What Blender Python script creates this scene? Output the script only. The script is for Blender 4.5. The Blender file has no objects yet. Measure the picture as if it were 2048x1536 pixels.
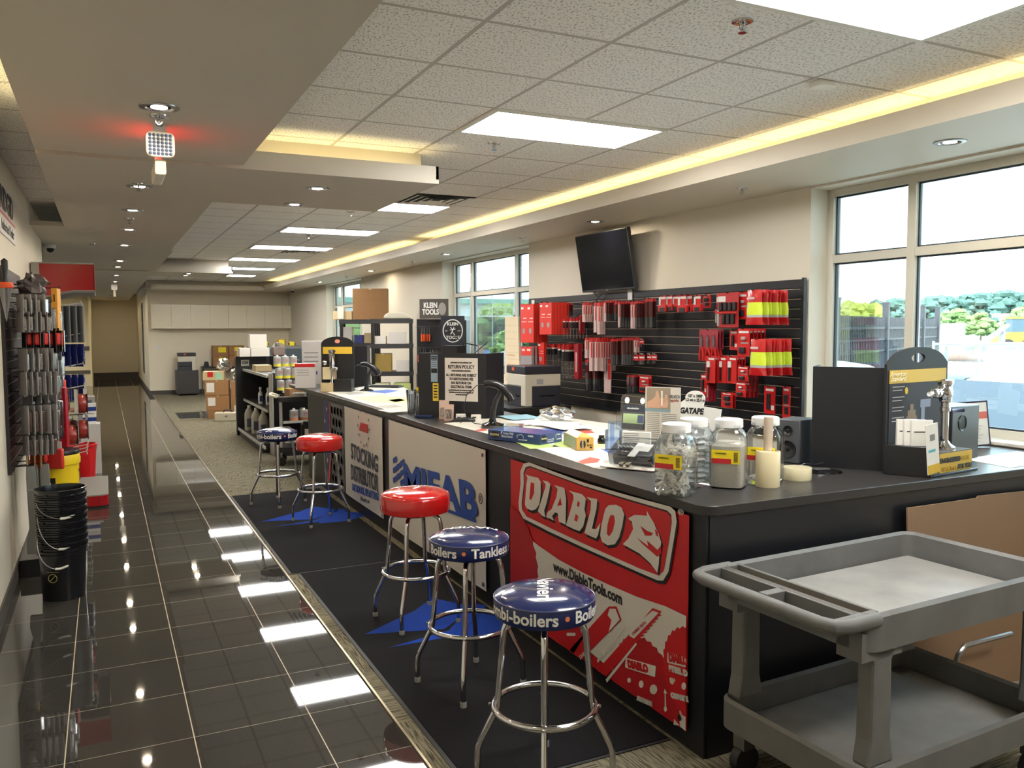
import bpy, math, random
from mathutils import Vector, Matrix
random.seed(7)
R = math.radians; PI = math.pi
scn = bpy.context.scene
col = scn.collection
# ---------------- camera (2048x1536 frame) ----------------
FPX, YAW, PIT, ROL, CAMH = 1666.3, .4545, .0672, -.0038, 1.788
CAM = Vector((0, 0, CAMH))
_cy, _sy, _cp, _sp = math.cos(YAW), math.sin(YAW), math.cos(PIT), math.sin(PIT)
FW = Vector((_sy*_cp, _cy*_cp, -_sp)); _r0 = Vector((_cy, -_sy, 0)); _u0 = _r0.cross(FW)
RT = _r0*math.cos(ROL)+_u0*math.sin(ROL); UP = _u0*math.cos(ROL)-_r0*math.sin(ROL)
cd = bpy.data.cameras.new('camera'); cam = bpy.data.objects.new('camera', cd); col.objects.link(cam)
cd.sensor_width = 36; cd.lens = 36*FPX/2048; cd.clip_start = .05; cd.clip_end = 600
M = Matrix((RT, UP, -FW)).transposed().to_4x4(); M.translation = CAM; cam.matrix_world = M
scn.camera = cam
# ---------------- world, sun, exposure ----------------
w = bpy.data.worlds.new('world'); scn.world = w; w.use_nodes = True
nt = w.node_tree; bg = nt.nodes['Background']
sky = nt.nodes.new('ShaderNodeTexSky'); sky.sky_type = 'NISHITA'; sky.sun_disc = False
sky.sun_elevation = R(48); sky.sun_rotation = R(250); sky.air_density = 1.6; sky.dust_density = 4; sky.ozone_density = 1.5
hz = nt.nodes.new('ShaderNodeMix'); hz.data_type = 'RGBA'; hz.inputs[0].default_value = .55
nt.links.new(sky.outputs[0], hz.inputs[6]); hz.inputs[7].default_value = (4.6, 5.2, 5.6, 1)
nt.links.new(hz.outputs[2], bg.inputs[0]); bg.inputs[1].default_value = .72
sd = bpy.data.lights.new('sun', 'SUN'); sd.energy = 3.6; sd.angle = R(2); sd.color = (1, .95, .86)
so = bpy.data.objects.new('sun', sd); col.objects.link(so); so.rotation_euler = (R(32), 0, R(-70))
scn.view_settings.view_transform = 'Standard'; scn.view_settings.look = 'None'
scn.view_settings.gamma = 1; scn.view_settings.use_curve_mapping = False
scn.view_settings.exposure = 1.3
PANEL_E, COVE_E, DOWN_E = 14, 1.0, 260.0

# ---------------- helpers ----------------
def onpl(px, py, ax, v):                       # pixel -> point on a plane of the room
    d = FW+RT*((px-1024)/FPX)+UP*((768-py)/FPX); return CAM+d*((v-CAM[ax])/d[ax])
def lin(c): c /= 255; return c/12.92 if c <= .04045 else ((c+.055)/1.055)**2.4
def rgb(t): return (lin(t[0]), lin(t[1]), lin(t[2]), 1)
MATS = {}
def mat(name, c, rough=.5, metal=0, var=0, scale=30, bump=0, spec=.5, coat=0, emit=0, trans=0):
    if name in MATS: return MATS[name]
    m = bpy.data.materials.new(name); m.use_nodes = True; MATS[name] = m
    n = m.node_tree; b = n.nodes['Principled BSDF']
    b.inputs['Base Color'].default_value = rgb(c); b.inputs['Roughness'].default_value = rough
    b.inputs['Metallic'].default_value = metal; b.inputs['Specular IOR Level'].default_value = spec
    b.inputs['Coat Weight'].default_value = coat; b.inputs['Coat Roughness'].default_value = .05
    if emit:
        b.inputs['Emission Color'].default_value = rgb(c); b.inputs['Emission Strength'].default_value = emit
    if var or bump:
        tc = n.nodes.new('ShaderNodeTexCoord'); nz = n.nodes.new('ShaderNodeTexNoise')
        nz.inputs['Scale'].default_value = scale; nz.inputs['Detail'].default_value = 4
        n.links.new(tc.outputs['Object'], nz.inputs['Vector'])
        if var:
            mx = n.nodes.new('ShaderNodeMix'); mx.data_type = 'RGBA'
            k = [x*(1-var) for x in rgb(c)[:3]]+[1]; q = [min(1, x*(1+var)) for x in rgb(c)[:3]]+[1]
            mx.inputs[6].default_value = k; mx.inputs[7].default_value = q
            n.links.new(nz.outputs[0], mx.inputs[0]); n.links.new(mx.outputs[2], b.inputs['Base Color'])
        if bump:
            bp = n.nodes.new('ShaderNodeBump'); bp.inputs['Strength'].default_value = bump; bp.inputs['Distance'].default_value = .01
            n.links.new(nz.outputs[0], bp.inputs['Height']); n.links.new(bp.outputs[0], b.inputs['Normal'])
    return m
def glass(name, c=(255, 255, 255), refl=.12, rough=.02):
    if name in MATS: return MATS[name]
    m = bpy.data.materials.new(name); m.use_nodes = True; MATS[name] = m; n = m.node_tree
    n.nodes.remove(n.nodes['Principled BSDF']); o = n.nodes['Material Output']
    t = n.nodes.new('ShaderNodeBsdfTransparent'); t.inputs[0].default_value = rgb(c)
    g = n.nodes.new('ShaderNodeBsdfGlossy'); g.inputs['Roughness'].default_value = rough
    lw = n.nodes.new('ShaderNodeLayerWeight'); lw.inputs[0].default_value = .35
    mu = n.nodes.new('ShaderNodeMath'); mu.operation = 'MULTIPLY_ADD'; mu.inputs[1].default_value = .75; mu.inputs[2].default_value = refl*.4
    n.links.new(lw.outputs['Fresnel'], mu.inputs[0])
    x = n.nodes.new('ShaderNodeMixShader'); n.links.new(mu.outputs[0], x.inputs[0]); n.links.new(t.outputs[0], x.inputs[1])
    n.links.new(g.outputs[0], x.inputs[2]); n.links.new(x.outputs[0], o.inputs[0])
    return m
def emis(name, c, s):
    if name in MATS: return MATS[name]
    return mat(name, c, 1, emit=s)

class MB:
    def __init__(s): s.v = []; s.f = []; s.mi = []; s.m = 0; s.T = None
    def _p(s, p): p = Vector(p); return tuple(s.T @ p) if s.T else tuple(p)
    def add(s, vs, fs, m=None):
        k = len(s.v); s.v += [s._p(p) for p in vs]; s.f += [[i+k for i in f] for f in fs]; s.mi += [s.m if m is None else m]*len(fs); return s
    def box(s, x0, x1, y0, y1, z0, z1, m=None):
        return s.add([(x0,y0,z0),(x1,y0,z0),(x1,y1,z0),(x0,y1,z0),(x0,y0,z1),(x1,y0,z1),(x1,y1,z1),(x0,y1,z1)],
                     [(0,3,2,1),(4,5,6,7),(0,1,5,4),(1,2,6,5),(2,3,7,6),(3,0,4,7)], m)
    def cb(s, c, d, m=None): return s.box(c[0]-d[0]/2, c[0]+d[0]/2, c[1]-d[1]/2, c[1]+d[1]/2, c[2]-d[2]/2, c[2]+d[2]/2, m)
    def poly(s, pts, m=None): return s.add(pts, [tuple(range(len(pts)))], m)
    def prism(s, pts, o, ax, ay, d, m=None):      # outline pts (u,v) on axes ax, ay from o, pushed by vector d
        o = Vector(o); ax = Vector(ax); ay = Vector(ay); d = Vector(d)
        if ax.cross(ay).dot(d) > 0: pts = pts[::-1]
        a = [o+ax*u+ay*v for u, v in pts]; n = len(a)
        return s.add([tuple(p) for p in a]+[tuple(p+d) for p in a], [tuple(range(n)), tuple(range(2*n-1, n-1, -1))]+[(i, i+n, (i+1) % n+n, (i+1) % n) for i in range(n)], m)
    def lathe(s, prof, c=(0,0,0), n=24, m=None, ax='z', sx=1, sy=1, sq=0):
        vs = []; fs = []
        for r, z in prof:
            for i in range(n):
                a = 2*PI*i/n; q = 1
                if sq: ca, sa = abs(math.cos(a)), abs(math.sin(a)); q = (ca**sq+sa**sq)**(-1/sq)
                x, y = r*q*sx*math.cos(a), r*q*sy*math.sin(a)
                p = (x, y, z) if ax == 'z' else ((z, x, y) if ax == 'x' else (y, z, x))
                vs.append((c[0]+p[0], c[1]+p[1], c[2]+p[2]))
        for j in range(len(prof)-1):
            for i in range(n):
                i2 = (i+1) % n; fs.append((j*n+i, j*n+i2, (j+1)*n+i2, (j+1)*n+i))
        if prof[0][0] > 1e-5: fs.append(tuple(range(n-1, -1, -1)))
        if prof[-1][0] > 1e-5: fs.append(tuple((len(prof)-1)*n+i for i in range(n)))
        return s.add(vs, fs, m)
    def tube(s, pts, r, n=8, closed=False, m=None, r2=None):
        pts = [Vector(p) for p in pts]; N = len(pts); vs = []; fs = []; up = None
        for i, p in enumerate(pts):
            if closed: t = (pts[(i+1) % N]-pts[i-1]).normalized()
            else: t = (pts[min(i+1, N-1)]-pts[max(i-1, 0)]).normalized()
            if up is None: up = Vector((0,0,1)) if abs(t.z) < .9 else Vector((1,0,0))
            a = (up-t*up.dot(t)).normalized(); b = t.cross(a); up = a
            rr = r if r2 is None else r+(r2-r)*i/(N-1)
            for k in range(n):
                an = 2*PI*k/n; vs.append(tuple(p+a*(rr*math.cos(an))+b*(rr*math.sin(an))))
        for j in range(N if closed else N-1):
            for k in range(n):
                k2 = (k+1) % n; j2 = (j+1) % N; fs.append((j*n+k, j*n+k2, j2*n+k2, j2*n+k))
        if not closed: fs.append(tuple(range(n-1, -1, -1))); fs.append(tuple((N-1)*n+k for k in range(n)))
        return s.add(vs, fs, m)
    def build(s, name, ms, parent=None, smooth=True, bev=0, seg=2, loc=None, rz=0, sub=0):
        me = bpy.data.meshes.new(name); me.from_pydata(s.v, [], s.f); me.validate()
        if not isinstance(ms, (list, tuple)): ms = [ms]
        for m in ms: me.materials.append(m)
        if len(ms) > 1 and len(me.polygons) == len(s.mi): me.polygons.foreach_set('material_index', s.mi)
        if smooth:
            me.polygons.foreach_set('use_smooth', [True]*len(me.polygons)); me.set_sharp_from_angle(angle=R(38))
        o = bpy.data.objects.new(name, me); col.objects.link(o); o.parent = parent
        if loc is not None: o.location = loc
        o.rotation_euler[2] = rz
        if bev:
            b = o.modifiers.new('bevel', 'BEVEL'); b.width = bev; b.segments = seg; b.limit_method = 'ANGLE'; b.angle_limit = R(35)
        if sub: d = o.modifiers.new('sub', 'SUBSURF'); d.levels = d.render_levels = sub
        return o
def arc(cx, cy, r, a0, a1, n=8): return [(cx+r*math.cos(R(a0+(a1-a0)*i/n)), cy+r*math.sin(R(a0+(a1-a0)*i/n))) for i in range(n+1)]
def rrect(w, h, r, x=0, y=0, n=4):
    r = min(r, w/2-1e-4, h/2-1e-4)
    return arc(x+w-r, y+r, r, -90, 0, n)+arc(x+w-r, y+h-r, r, 0, 90, n)+arc(x+r, y+h-r, r, 90, 180, n)+arc(x+r, y+r, r, 180, 270, n)
def ell(cx, cy, a, b, n=20): return [(cx+a*math.cos(2*PI*i/n), cy+b*math.sin(2*PI*i/n)) for i in range(n)]
def tag(o, label=None, cat=None, group=None, kind=None):
    if label: o['label'] = label
    if cat: o['category'] = cat
    if group: o['group'] = group
    if kind: o['kind'] = kind
    return o
def thing(name, label, cat, loc=(0,0,0), rz=0, group=None):
    o = bpy.data.objects.new(name, None); col.objects.link(o); o.empty_display_size = .05
    o.location = loc; o.rotation_euler[2] = rz; return tag(o, label, cat, group)
def copy_tree(o, parent=None):
    c = o.copy(); col.objects.link(c); c.parent = parent
    for ch in list(o.children): copy_tree(ch, c)
    return c
def dup(o, loc, rz=None, label=None, group=None):
    c = copy_tree(o); c.location = loc
    if rz is not None: c.rotation_euler[2] = rz
    if label: c['label'] = label
    if group: c['group'] = group
    return c
def text(body, size, m, parent, loc, ax, ay, name='lettering', sx=1, off=0, shear=0, ext=.0008, align='CENTER', sp=1, line=1):
    cu = bpy.data.curves.new('txt', 'FONT'); cu.body = body; cu.size = size; cu.offset = off; cu.shear = shear; cu.extrude = ext
    cu.align_x = align; cu.align_y = 'CENTER'; cu.space_character = sp; cu.space_line = line; cu.resolution_u = 3
    t = bpy.data.objects.new('txt', cu); col.objects.link(t)
    dg = bpy.context.evaluated_depsgraph_get(); me = bpy.data.meshes.new_from_object(t.evaluated_get(dg))
    bpy.data.objects.remove(t); bpy.data.curves.remove(cu)
    ax = Vector(ax).normalized(); ay = Vector(ay).normalized(); az = ax.cross(ay)
    T = Matrix((ax*sx, ay, az)).transposed().to_4x4(); T.translation = Vector(loc); me.transform(T)
    me.materials.clear(); me.materials.append(m); me.name = name
    o = bpy.data.objects.new(name, me); col.objects.link(o); o.parent = parent
    return o
def struct(name, mb, ms, bev=0, **k):
    return tag(mb.build(name, ms, bev=bev, smooth=k.pop('smooth', False), **k), kind='structure')
def one(name, mb, ms, label, cat, group=None, **k): return tag(mb.build(name, ms, **k), label, cat, group)

# ---------------- basic materials ----------------
black = mat('black_laminate', (25,26,31), .38, var=.12, scale=60)
dkplastic = mat('black_plastic', (26,26,28), .35)
gloss_black = mat('gloss_black', (10,10,12), .12)
chrome = mat('chrome', (205,205,208), .09, 1)
steel = mat('steel', (150,150,152), .28, 1)
white = mat('white_paint', (225,223,215), .45)
paper = mat('paper', (224,222,214), .75, var=.05, scale=20)
redp = mat('red_card', (196,30,34), .32)
red_dk = mat('dark_red', (130,20,26), .4)
ink = mat('ink', (22,22,26), .5)
card = mat('cardboard', (152,112,72), .8, var=.12, scale=14)
clear = glass('clear_plastic', (246,248,250), .12)
cream = mat('cream_wall', (210,200,180), .6, var=.03, scale=3)
blue = mat('blue_ink', (36,66,150), .5)
yellow = mat('yellow', (232,206,40), .4)
orange = mat('orange', (224,84,30), .5)
greyp = mat('grey_plastic', (120,120,120), .5)
whitep = mat('white_plastic', (232,232,230), .3)
bluep = mat('blue_plastic', (28,52,130), .3)
silver = mat('silver_foil', (190,190,188), .3, .6)
tan = mat('tan_card', (190,168,128), .7)
green = mat('green_ink', (120,160,70), .6)
brass = mat('nickel', (190,184,170), .18, 1)

# ================= STRUCTURE =================
def nodes_of(name):
    m = bpy.data.materials.new(name); m.use_nodes = True; return m, m.node_tree, m.node_tree.nodes['Principled BSDF']
def N(n, t, **k):
    x = n.nodes.new(t)
    for a, b in k.items(): setattr(x, a, b)
    return x
def math_(n, op, a, b=None, c=None):
    x = n.nodes.new('ShaderNodeMath'); x.operation = op
    for i, q in enumerate((a, b, c)):
        if q is None: continue
        if isinstance(q, (int, float)): x.inputs[i].default_value = q
        else: n.links.new(q, x.inputs[i])
    return x.outputs[0]
def mixc(n, f, a, b):
    x = n.nodes.new('ShaderNodeMix'); x.data_type = 'RGBA'
    for i, q in ((0, f), (6, a), (7, b)):
        if isinstance(q, (int, float)): x.inputs[i].default_value = q
        elif isinstance(q, tuple): x.inputs[i].default_value = q
        else: n.links.new(q, x.inputs[i])
    return x.outputs[2]
def gridmask(n, coord, org, step, wd):
    a = math_(n, 'SUBTRACT', coord, org-wd/2); a = math_(n, 'DIVIDE', a, step); a = math_(n, 'FRACT', a)
    return math_(n, 'LESS_THAN', a, wd/step)
# polished tile floor
fm, n, b = nodes_of('polished_tile')
g = N(n, 'ShaderNodeNewGeometry'); sp = N(n, 'ShaderNodeSeparateXYZ'); n.links.new(g.outputs['Position'], sp.inputs[0])
gx = gridmask(n, sp.outputs[0], -.2043, .5025, .0045); gy = gridmask(n, sp.outputs[1], 4.301, .4983, .0028)
nz = N(n, 'ShaderNodeTexNoise'); nz.inputs['Scale'].default_value = 9; nz.inputs['Detail'].default_value = 6; n.links.new(g.outputs['Position'], nz.inputs['Vector'])
nz2 = N(n, 'ShaderNodeTexNoise'); nz2.inputs['Scale'].default_value = 260; n.links.new(g.outputs['Position'], nz2.inputs['Vector'])
fx = math_(n, 'FLOOR', math_(n, 'DIVIDE', math_(n, 'ADD', sp.outputs[0], .2043), .5025)); fy = math_(n, 'FLOOR', math_(n, 'DIVIDE', math_(n, 'SUBTRACT', sp.outputs[1], 4.301), .4983))
cb = N(n, 'ShaderNodeCombineXYZ'); n.links.new(fx, cb.inputs[0]); n.links.new(fy, cb.inputs[1])
wn = N(n, 'ShaderNodeTexWhiteNoise'); n.links.new(cb.outputs[0], wn.inputs[0])
c1 = mixc(n, nz.outputs[0], rgb((34,33,31)), rgb((62,60,57))); c1 = mixc(n, math_(n, 'MULTIPLY', wn.outputs[0], .4), c1, rgb((30,30,31)))
c1 = mixc(n, math_(n, 'MULTIPLY', nz2.outputs[0], .25), c1, rgb((84,82,78)))
c1 = mixc(n, gy, c1, rgb((150,140,122))); c1 = mixc(n, gx, c1, rgb((178,165,140)))
n.links.new(c1, b.inputs['Base Color'])
gr = math_(n, 'MAXIMUM', gx, gy); n.links.new(math_(n, 'MULTIPLY_ADD', gr, .5, .026), b.inputs['Roughness']); b.inputs['IOR'].default_value = 1.7
# striped carpet tiles
cm, n, b = nodes_of('striped_carpet')
g = N(n, 'ShaderNodeNewGeometry'); sp = N(n, 'ShaderNodeSeparateXYZ'); n.links.new(g.outputs['Position'], sp.inputs[0])
par = math_(n, 'ADD', math_(n, 'FLOOR', math_(n, 'DIVIDE', math_(n, 'SUBTRACT', sp.outputs[0], 1.14), .61)), math_(n, 'FLOOR', math_(n, 'DIVIDE', math_(n, 'ADD', sp.outputs[1], .15), .61)))
par = math_(n, 'LESS_THAN', math_(n, 'FRACT', math_(n, 'MULTIPLY', par, .5)), .25)
def streak(sx, sy):
    mp = N(n, 'ShaderNodeMapping'); mp.inputs['Scale'].default_value = (sx, sy, 1); n.links.new(g.outputs['Position'], mp.inputs[0])
    q = N(n, 'ShaderNodeTexNoise'); q.inputs['Scale'].default_value = 1; q.inputs['Detail'].default_value = 3; n.links.new(mp.outputs[0], q.inputs['Vector']); return q.outputs[0]
s1 = mixc(n, par, streak(130, 9), streak(9, 130))
rp = N(n, 'ShaderNodeValToRGB'); rp.color_ramp.elements[0].position = .38; rp.color_ramp.elements[0].color = rgb((66,62,50)); rp.color_ramp.elements[1].position = .55; rp.color_ramp.elements[1].color = rgb((134,127,107))
n.links.new(s1, rp.inputs[0]); fz = N(n, 'ShaderNodeTexNoise'); fz.inputs['Scale'].default_value = 500; n.links.new(g.outputs['Position'], fz.inputs['Vector'])
n.links.new(mixc(n, math_(n, 'MULTIPLY', fz.outputs[0], .3), rp.outputs[0], rgb((96,92,80))), b.inputs['Base Color']); b.inputs['Roughness'].default_value = .95; b.inputs['Specular IOR Level'].default_value = .1
bp = N(n, 'ShaderNodeBump'); bp.inputs['Strength'].default_value = .6; bp.inputs['Distance'].default_value = .004; n.links.new(fz.outputs[0], bp.inputs['Height']); n.links.new(bp.outputs[0], b.inputs['Normal'])
struct('floor', MB().box(-7, 5.2, -3, 34, -.1, 0), fm)
mb = MB(); mb.box(1.14, 5.0, -3, 17.75, 0, .008).box(1.14, 1.3, 17.75, 19.1, 0, .008); mb.box(1.14, 5.0, 19.1, 24.6, 0, .008); struct('floor_carpet', mb, cm)
struct('trim_1', MB().box(1.130, 1.1405, -3, 24.6, 0, .009), mat('brass_strip', (150,138,110), .3, .8))
# ceiling tile
tm, n, b = nodes_of('ceiling_tile')
g = N(n, 'ShaderNodeNewGeometry'); sp = N(n, 'ShaderNodeSeparateXYZ'); n.links.new(g.outputs['Position'], sp.inputs[0])
gx = gridmask(n, sp.outputs[0], 1.4553+.61*.0, .61, .024); gy = gridmask(n, sp.outputs[1], 3.2116, .61, .024)
mp = N(n, 'ShaderNodeMapping'); mp.inputs['Scale'].default_value = (110, 55, 1); mp.inputs['Rotation'].default_value = (0, 0, .5); n.links.new(g.outputs['Position'], mp.inputs[0])
q = N(n, 'ShaderNodeTexNoise'); q.inputs['Scale'].default_value = 1; q.inputs['Detail'].default_value = 3; n.links.new(mp.outputs[0], q.inputs['Vector'])
rp = N(n, 'ShaderNodeValToRGB'); rp.color_ramp.elements[0].position = .36; rp.color_ramp.elements[0].color = rgb((176,172,166)); rp.color_ramp.elements[1].position = .46; rp.color_ramp.elements[1].color = rgb((242,240,236))
n.links.new(q.outputs[0], rp.inputs[0]); gr = math_(n, 'MAXIMUM', gx, gy)
n.links.new(mixc(n, gr, rp.outputs[0], rgb((186,182,176))), b.inputs['Base Color']); b.inputs['Roughness'].default_value = .85
hgt = math_(n, 'MULTIPLY_ADD', gr, -1.0, math_(n, 'MULTIPLY', q.outputs[0], .3))
bp = N(n, 'ShaderNodeBump'); bp.inputs['Strength'].default_value = .8; bp.inputs['Distance'].default_value = .006; n.links.new(math_(n, 'MULTIPLY', gr, -1.0), bp.inputs['Height']); n.links.new(bp.outputs[0], b.inputs['Normal'])
struct('ceiling', MB().box(-7.2, 5.2, -3.2, 34, 3.05, 3.15), tm)
gyp = mat('gypsum', (192,185,172), .7, var=.02, scale=2)
# soffit over the aisle, cross beams, perimeter beam with cove
mb = MB(); mb.box(-.32, .82, -3, 5.52, 2.815, 2.86); struct('ceiling_soffit', mb, gyp)
for k, (ya, yb) in enumerate([(5.56, 7.1), (16.0, 17.3)]):
    mb = MB().box(-.32, 2.15, ya, yb, 2.80, 2.83); mb.box(-.30, 2.15, ya, ya+.02, 2.83, 2.92).box(2.13, 2.15, ya, yb, 2.83, 2.92)
    mb.box(-.2, 2.11, ya+.25, yb, 2.83, 3.05); struct('ceiling_beam_%d' % (k+1), mb, gyp)
mb = MB(); mb.box(-.32, .82, 7.1, 9.5, 2.81, 2.86).box(-.62, .82, 9.5, 12.05, 2.815, 2.86).box(-7, .86, 12.05, 16.0, 2.82, 2.86).box(-7, -.32, 16.0, 17.3, 2.82, 2.86).box(-7, .83, 17.3, 34, 2.815, 2.86); struct('ceiling_panel', mb, gyp)
mb = MB(); mb.box(3.93, 5.2, -3, 24.6, 2.84, 2.87).box(3.93, 3.95, -3, 23.4, 2.87, 2.96).box(4.15, 5.2, -3, 24.6, 2.87, 3.05)
mb.box(1.12, 3.95, 23.3, 24.6, 2.82, 2.86).box(1.12, 3.95, 23.3, 23.32, 2.86, 2.94).box(1.0, 4.2, 23.5, 24.6, 2.86, 3.05)
struct('ceiling_perimeter', mb, mat('gypsum_light', (214,205,188), .5, var=.02, scale=2))
cove = emis('cove_tube', (255,236,176), COVE_E*4)
for nm, bx in (('a', (3.97, 4.0, -2.5, 11.0)), ('b', (4.0, 4.03, 11.6, 22.6))):
    one('cove_light', MB().box(bx[0]+.03, bx[0]+.06, bx[2], bx[3], 2.872, 2.90), cove, 'long warm cove tube above the window beam, '+('nearer half' if nm == 'a' else 'farther half'), 'light')
one('cove_light', MB().box(.9, 2.08, 5.66, 5.69, 2.832, 2.86), cove, 'warm cove tube on top of the nearer cross beam', 'light')
one('cove_light', MB().box(-.31, -.28, -2.5, 5.3, 2.862, 2.89), cove, 'warm cove tube beside the aisle soffit near left wall', 'light')
# window wall
wl = mat('window_wall', (218,210,194), .6, var=.02, scale=2)
OP = [(1.70, 4.72), (9.37, 12.35), (16.95, 20.0)]; SILL = 1.08
mb = MB(); y = -3
for a, b_ in OP:
    mb.box(4.82, 5.12, y, a, 0, 2.84).box(4.82, 5.12, a, b_, 0, SILL); mb.box(4.82, 5.12, a, b_, 2.825, 2.84); y = b_
mb.box(4.82, 5.12, y, 24.8, 0, 2.84); struct('wall_right', mb, wl)
struct('wall_back', MB().box(1.08, 5.12, 24.6, 24.8, 0, 3.05), mat('back_wall', (234,224,202), .6))
lw = mat('left_wall', (212,205,190), .6, var=.02, scale=2)
struct('wall_left', MB().box(-.8, -.62, -3, 11.3, 0, 3.05), lw)
struct('wall_front', MB().box(-.8, 5.2, -3.1, -3, 0, 3.05), wl)
mb = MB().box(-.37, 1.1, 33, 33.2, 0, 3.05); mb.box(1.08, 1.25, 24.8, 27.6, 0, 3.05).box(1.08, 1.25, 28.5, 33.2, 0, 3.05).box(1.08, 1.25, 27.6, 28.5, 0, .45).box(1.08, 1.25, 27.6, 28.5, 2.6, 3.05); struct('wall_end', mb, mat('grey_wall', (222,214,192), .6))
mb = MB(); mb.box(-7, -.37, 29.6, 29.8, 0, 3.05).box(-.42, -.37, 29.8, 33, 0, 2.82).box(-.42, -.37, 29.4, 29.8, 0, 2.82); struct('wall_lobby', mb, mat('lobby_wall', (236,220,176), .6))
mb = MB().box(-7, -.42, 29.56, 29.6, 1.13, 1.26); mb.box(-7, -.42, 29.56, 29.6, .40, .50); struct('trim_2', mb, mat('dark_trim', (92,84,72), .5))
struct('wall_lobby_side', MB().box(-7.1, -7, 11.3, 29.8, 0, 3.05).box(-7, -.62, 11.2, 11.3, 0, 3.05), wl)
bb = mat('baseboard', (74,70,66), .5)
struct('baseboard_left', MB().box(-.62, -.608, -3, 11.3, 0, .11), bb)
struct('baseboard_back', MB().box(1.08, 4.82, 24.585, 24.6, 0, .12).box(1.068, 1.08, 24.585, 33, 0, .12), bb)
struct('baseboard_end', MB().box(-.37, 1.08, 32.98, 33, 0, .25), bb)
struct('baseboard_right', MB().box(4.808, 4.82, -3, 24.6, 0, .12), bb)
wf = mat('window_frame', (205,202,190), .4); pane = glass('window_glass', (236,246,246), .06, .0)
gask = mat('gasket', (40,52,66), .4)
for i, (a, b_) in enumerate(OP):
    mb = MB(); m1, m2 = a+.735, b_-.735
    for yy in (a+.02, m1, m2, b_-.02): mb.box(5.0, 5.075, yy-.032, yy+.032, SILL, 2.825)
    for zz in (SILL+.03, 2.30, 2.80): mb.box(5.004, 5.070, a, b_, zz-.03, min(zz+.03, 2.824))
    fr = struct('window_%d' % (i+1), mb, wf)
    gb = MB()
    for ya, yb in ((a+.052, m1-.032), (m1+.032, m2-.032), (m2+.032, b_-.052)):
        for za, zb in ((SILL+.06, 2.27), (2.33, 2.77)):
            gb.box(5.030, 5.048, ya, ya+.012, za, zb).box(5.030, 5.048, yb-.012, yb, za, zb).box(5.030, 5.048, ya, yb, zb-.012, zb).box(5.030, 5.048, ya, yb, za, za+.012)
            MB().box(5.036, 5.040, ya, yb, za, zb).build('window_pane', pane, fr)
    gb.build('window_gasket', gask, fr); MB().box(4.80, 5.0, a, b_, SILL-.005, SILL+.012).build('window_sill', wf, fr)
# side window in the end corridor
mb = MB(); mb.box(1.07, 1.15, 27.6, 28.5, .45, .5).box(1.07, 1.15, 27.6, 28.5, 2.55, 2.6).box(1.07, 1.15, 27.6, 27.66, .45, 2.6).box(1.07, 1.15, 28.44, 28.5, .45, 2.6).box(1.07, 1.15, 27.6, 28.5, 1.95, 2.0)
fr = struct('window_4', mb, mat('dark_frame', (70,66,60), .4)); MB().box(1.13, 1.14, 27.66, 28.44, .5, 2.55).build('window_pane', pane, fr)

# ================= CEILING FITTINGS =================
diff = emis('light_diffuser', (252,250,246), PANEL_E)
lt = None
LN = ['largest ceiling light panel, in the top right corner above the cart', 'ceiling light panel above the near counter, before the cross beam', 'ceiling light panel beside the square air vent', 'first ceiling light panel past the air vent', 'second ceiling light panel past the air vent', 'third ceiling light panel past the air vent', 'ceiling light panel beside the farther cross beam', 'farthest ceiling light panel near the back wall', 'added ceiling light panel, unseen behind the viewer']  # last panel is an unseen extra, added to light the near area
LN += ['added out-of-view lobby light panel, %s' % q for q in ('nearest','second','third','farthest')]  # lobby panels are added out of view to brighten the lobby wall
for k, y in enumerate([1.99, 4.43, 8.09, 10.53, 12.97, 15.41, 17.85, 20.29, -.45, 15, 19, 23, 26.5]):
    if lt is None:
        lt = thing('ceiling_light', LN[0], 'light', (2.065, y, 3.05), group='recessed ceiling light panels')
        MB().box(0, 1.22, 0, .03, -.012, 0).box(0, 1.22, .58, .61, -.012, 0).box(0, .03, .03, .58, -.012, 0).box(1.19, 1.22, .03, .58, -.012, 0).build('frame', white, lt, smooth=False)
        MB().box(.03, 1.19, .03, .58, -.009, -.002).build('diffuser', diff, lt, smooth=False)
    else: dup(lt, (2.065 if k < 9 else -2.9, y, 3.05 if k < 9 else (2.82 if y < 17 else 2.815)), label=LN[k])
bulb = emis('downlight_bulb', (255,236,205), DOWN_E)
def downlight(label, loc, grp, src=[None]):
    if src[0] is None:
        t = thing('downlight', label, 'downlight', loc, group=grp); src[0] = t
        MB().lathe([(.088,0),(.086,-.006),(.062,-.008),(.055,0),(.05,.0)], n=32).build('trim_ring', steel, t)
        MB().lathe([(.001,-.004),(.036,-.004),(.036,-.001)], n=20).build('lamp', bulb, t)
    else: dup(src[0], loc, label=label, group=grp)
for i, (x, y) in enumerate([(.264,4.25),(.262,6.54),(.256,7.93),(.267,9.47),(.262,11.29),(.253,13.87),(.244,15.2),(.25,17.6),(.25,19.9),(.25,2.0),(.25,22.6),(.25,25.4),(.25,28.2),(.25,31.0)]):  # the deepest downlights are added to brighten the dim end corridor
    z = 2.815 if y < 5.5 else (2.80 if y < 7.1 else (2.81 if y < 9.5 else 2.80 if 16 < y < 17.3 else 2.815))
    downlight('%s downlight in the aisle soffit row' % ['first','second','third','fourth','fifth','sixth','seventh','eighth','ninth','nearest, out of view','added eleventh','added twelfth','added thirteenth','farthest'][i], (x, y, z), 'aisle soffit downlights')
for i, (x, y) in enumerate([(1.42,6.1),(1.43,6.95),(1.42,16.3),(1.42,16.9)]):
    downlight(['nearer downlight on the wide part of the near cross beam','farther downlight on the wide part of the near cross beam','nearer downlight on the far cross beam','farther downlight on the far cross beam'][i], (x, y, 2.80), 'cross beam downlights')
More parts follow.
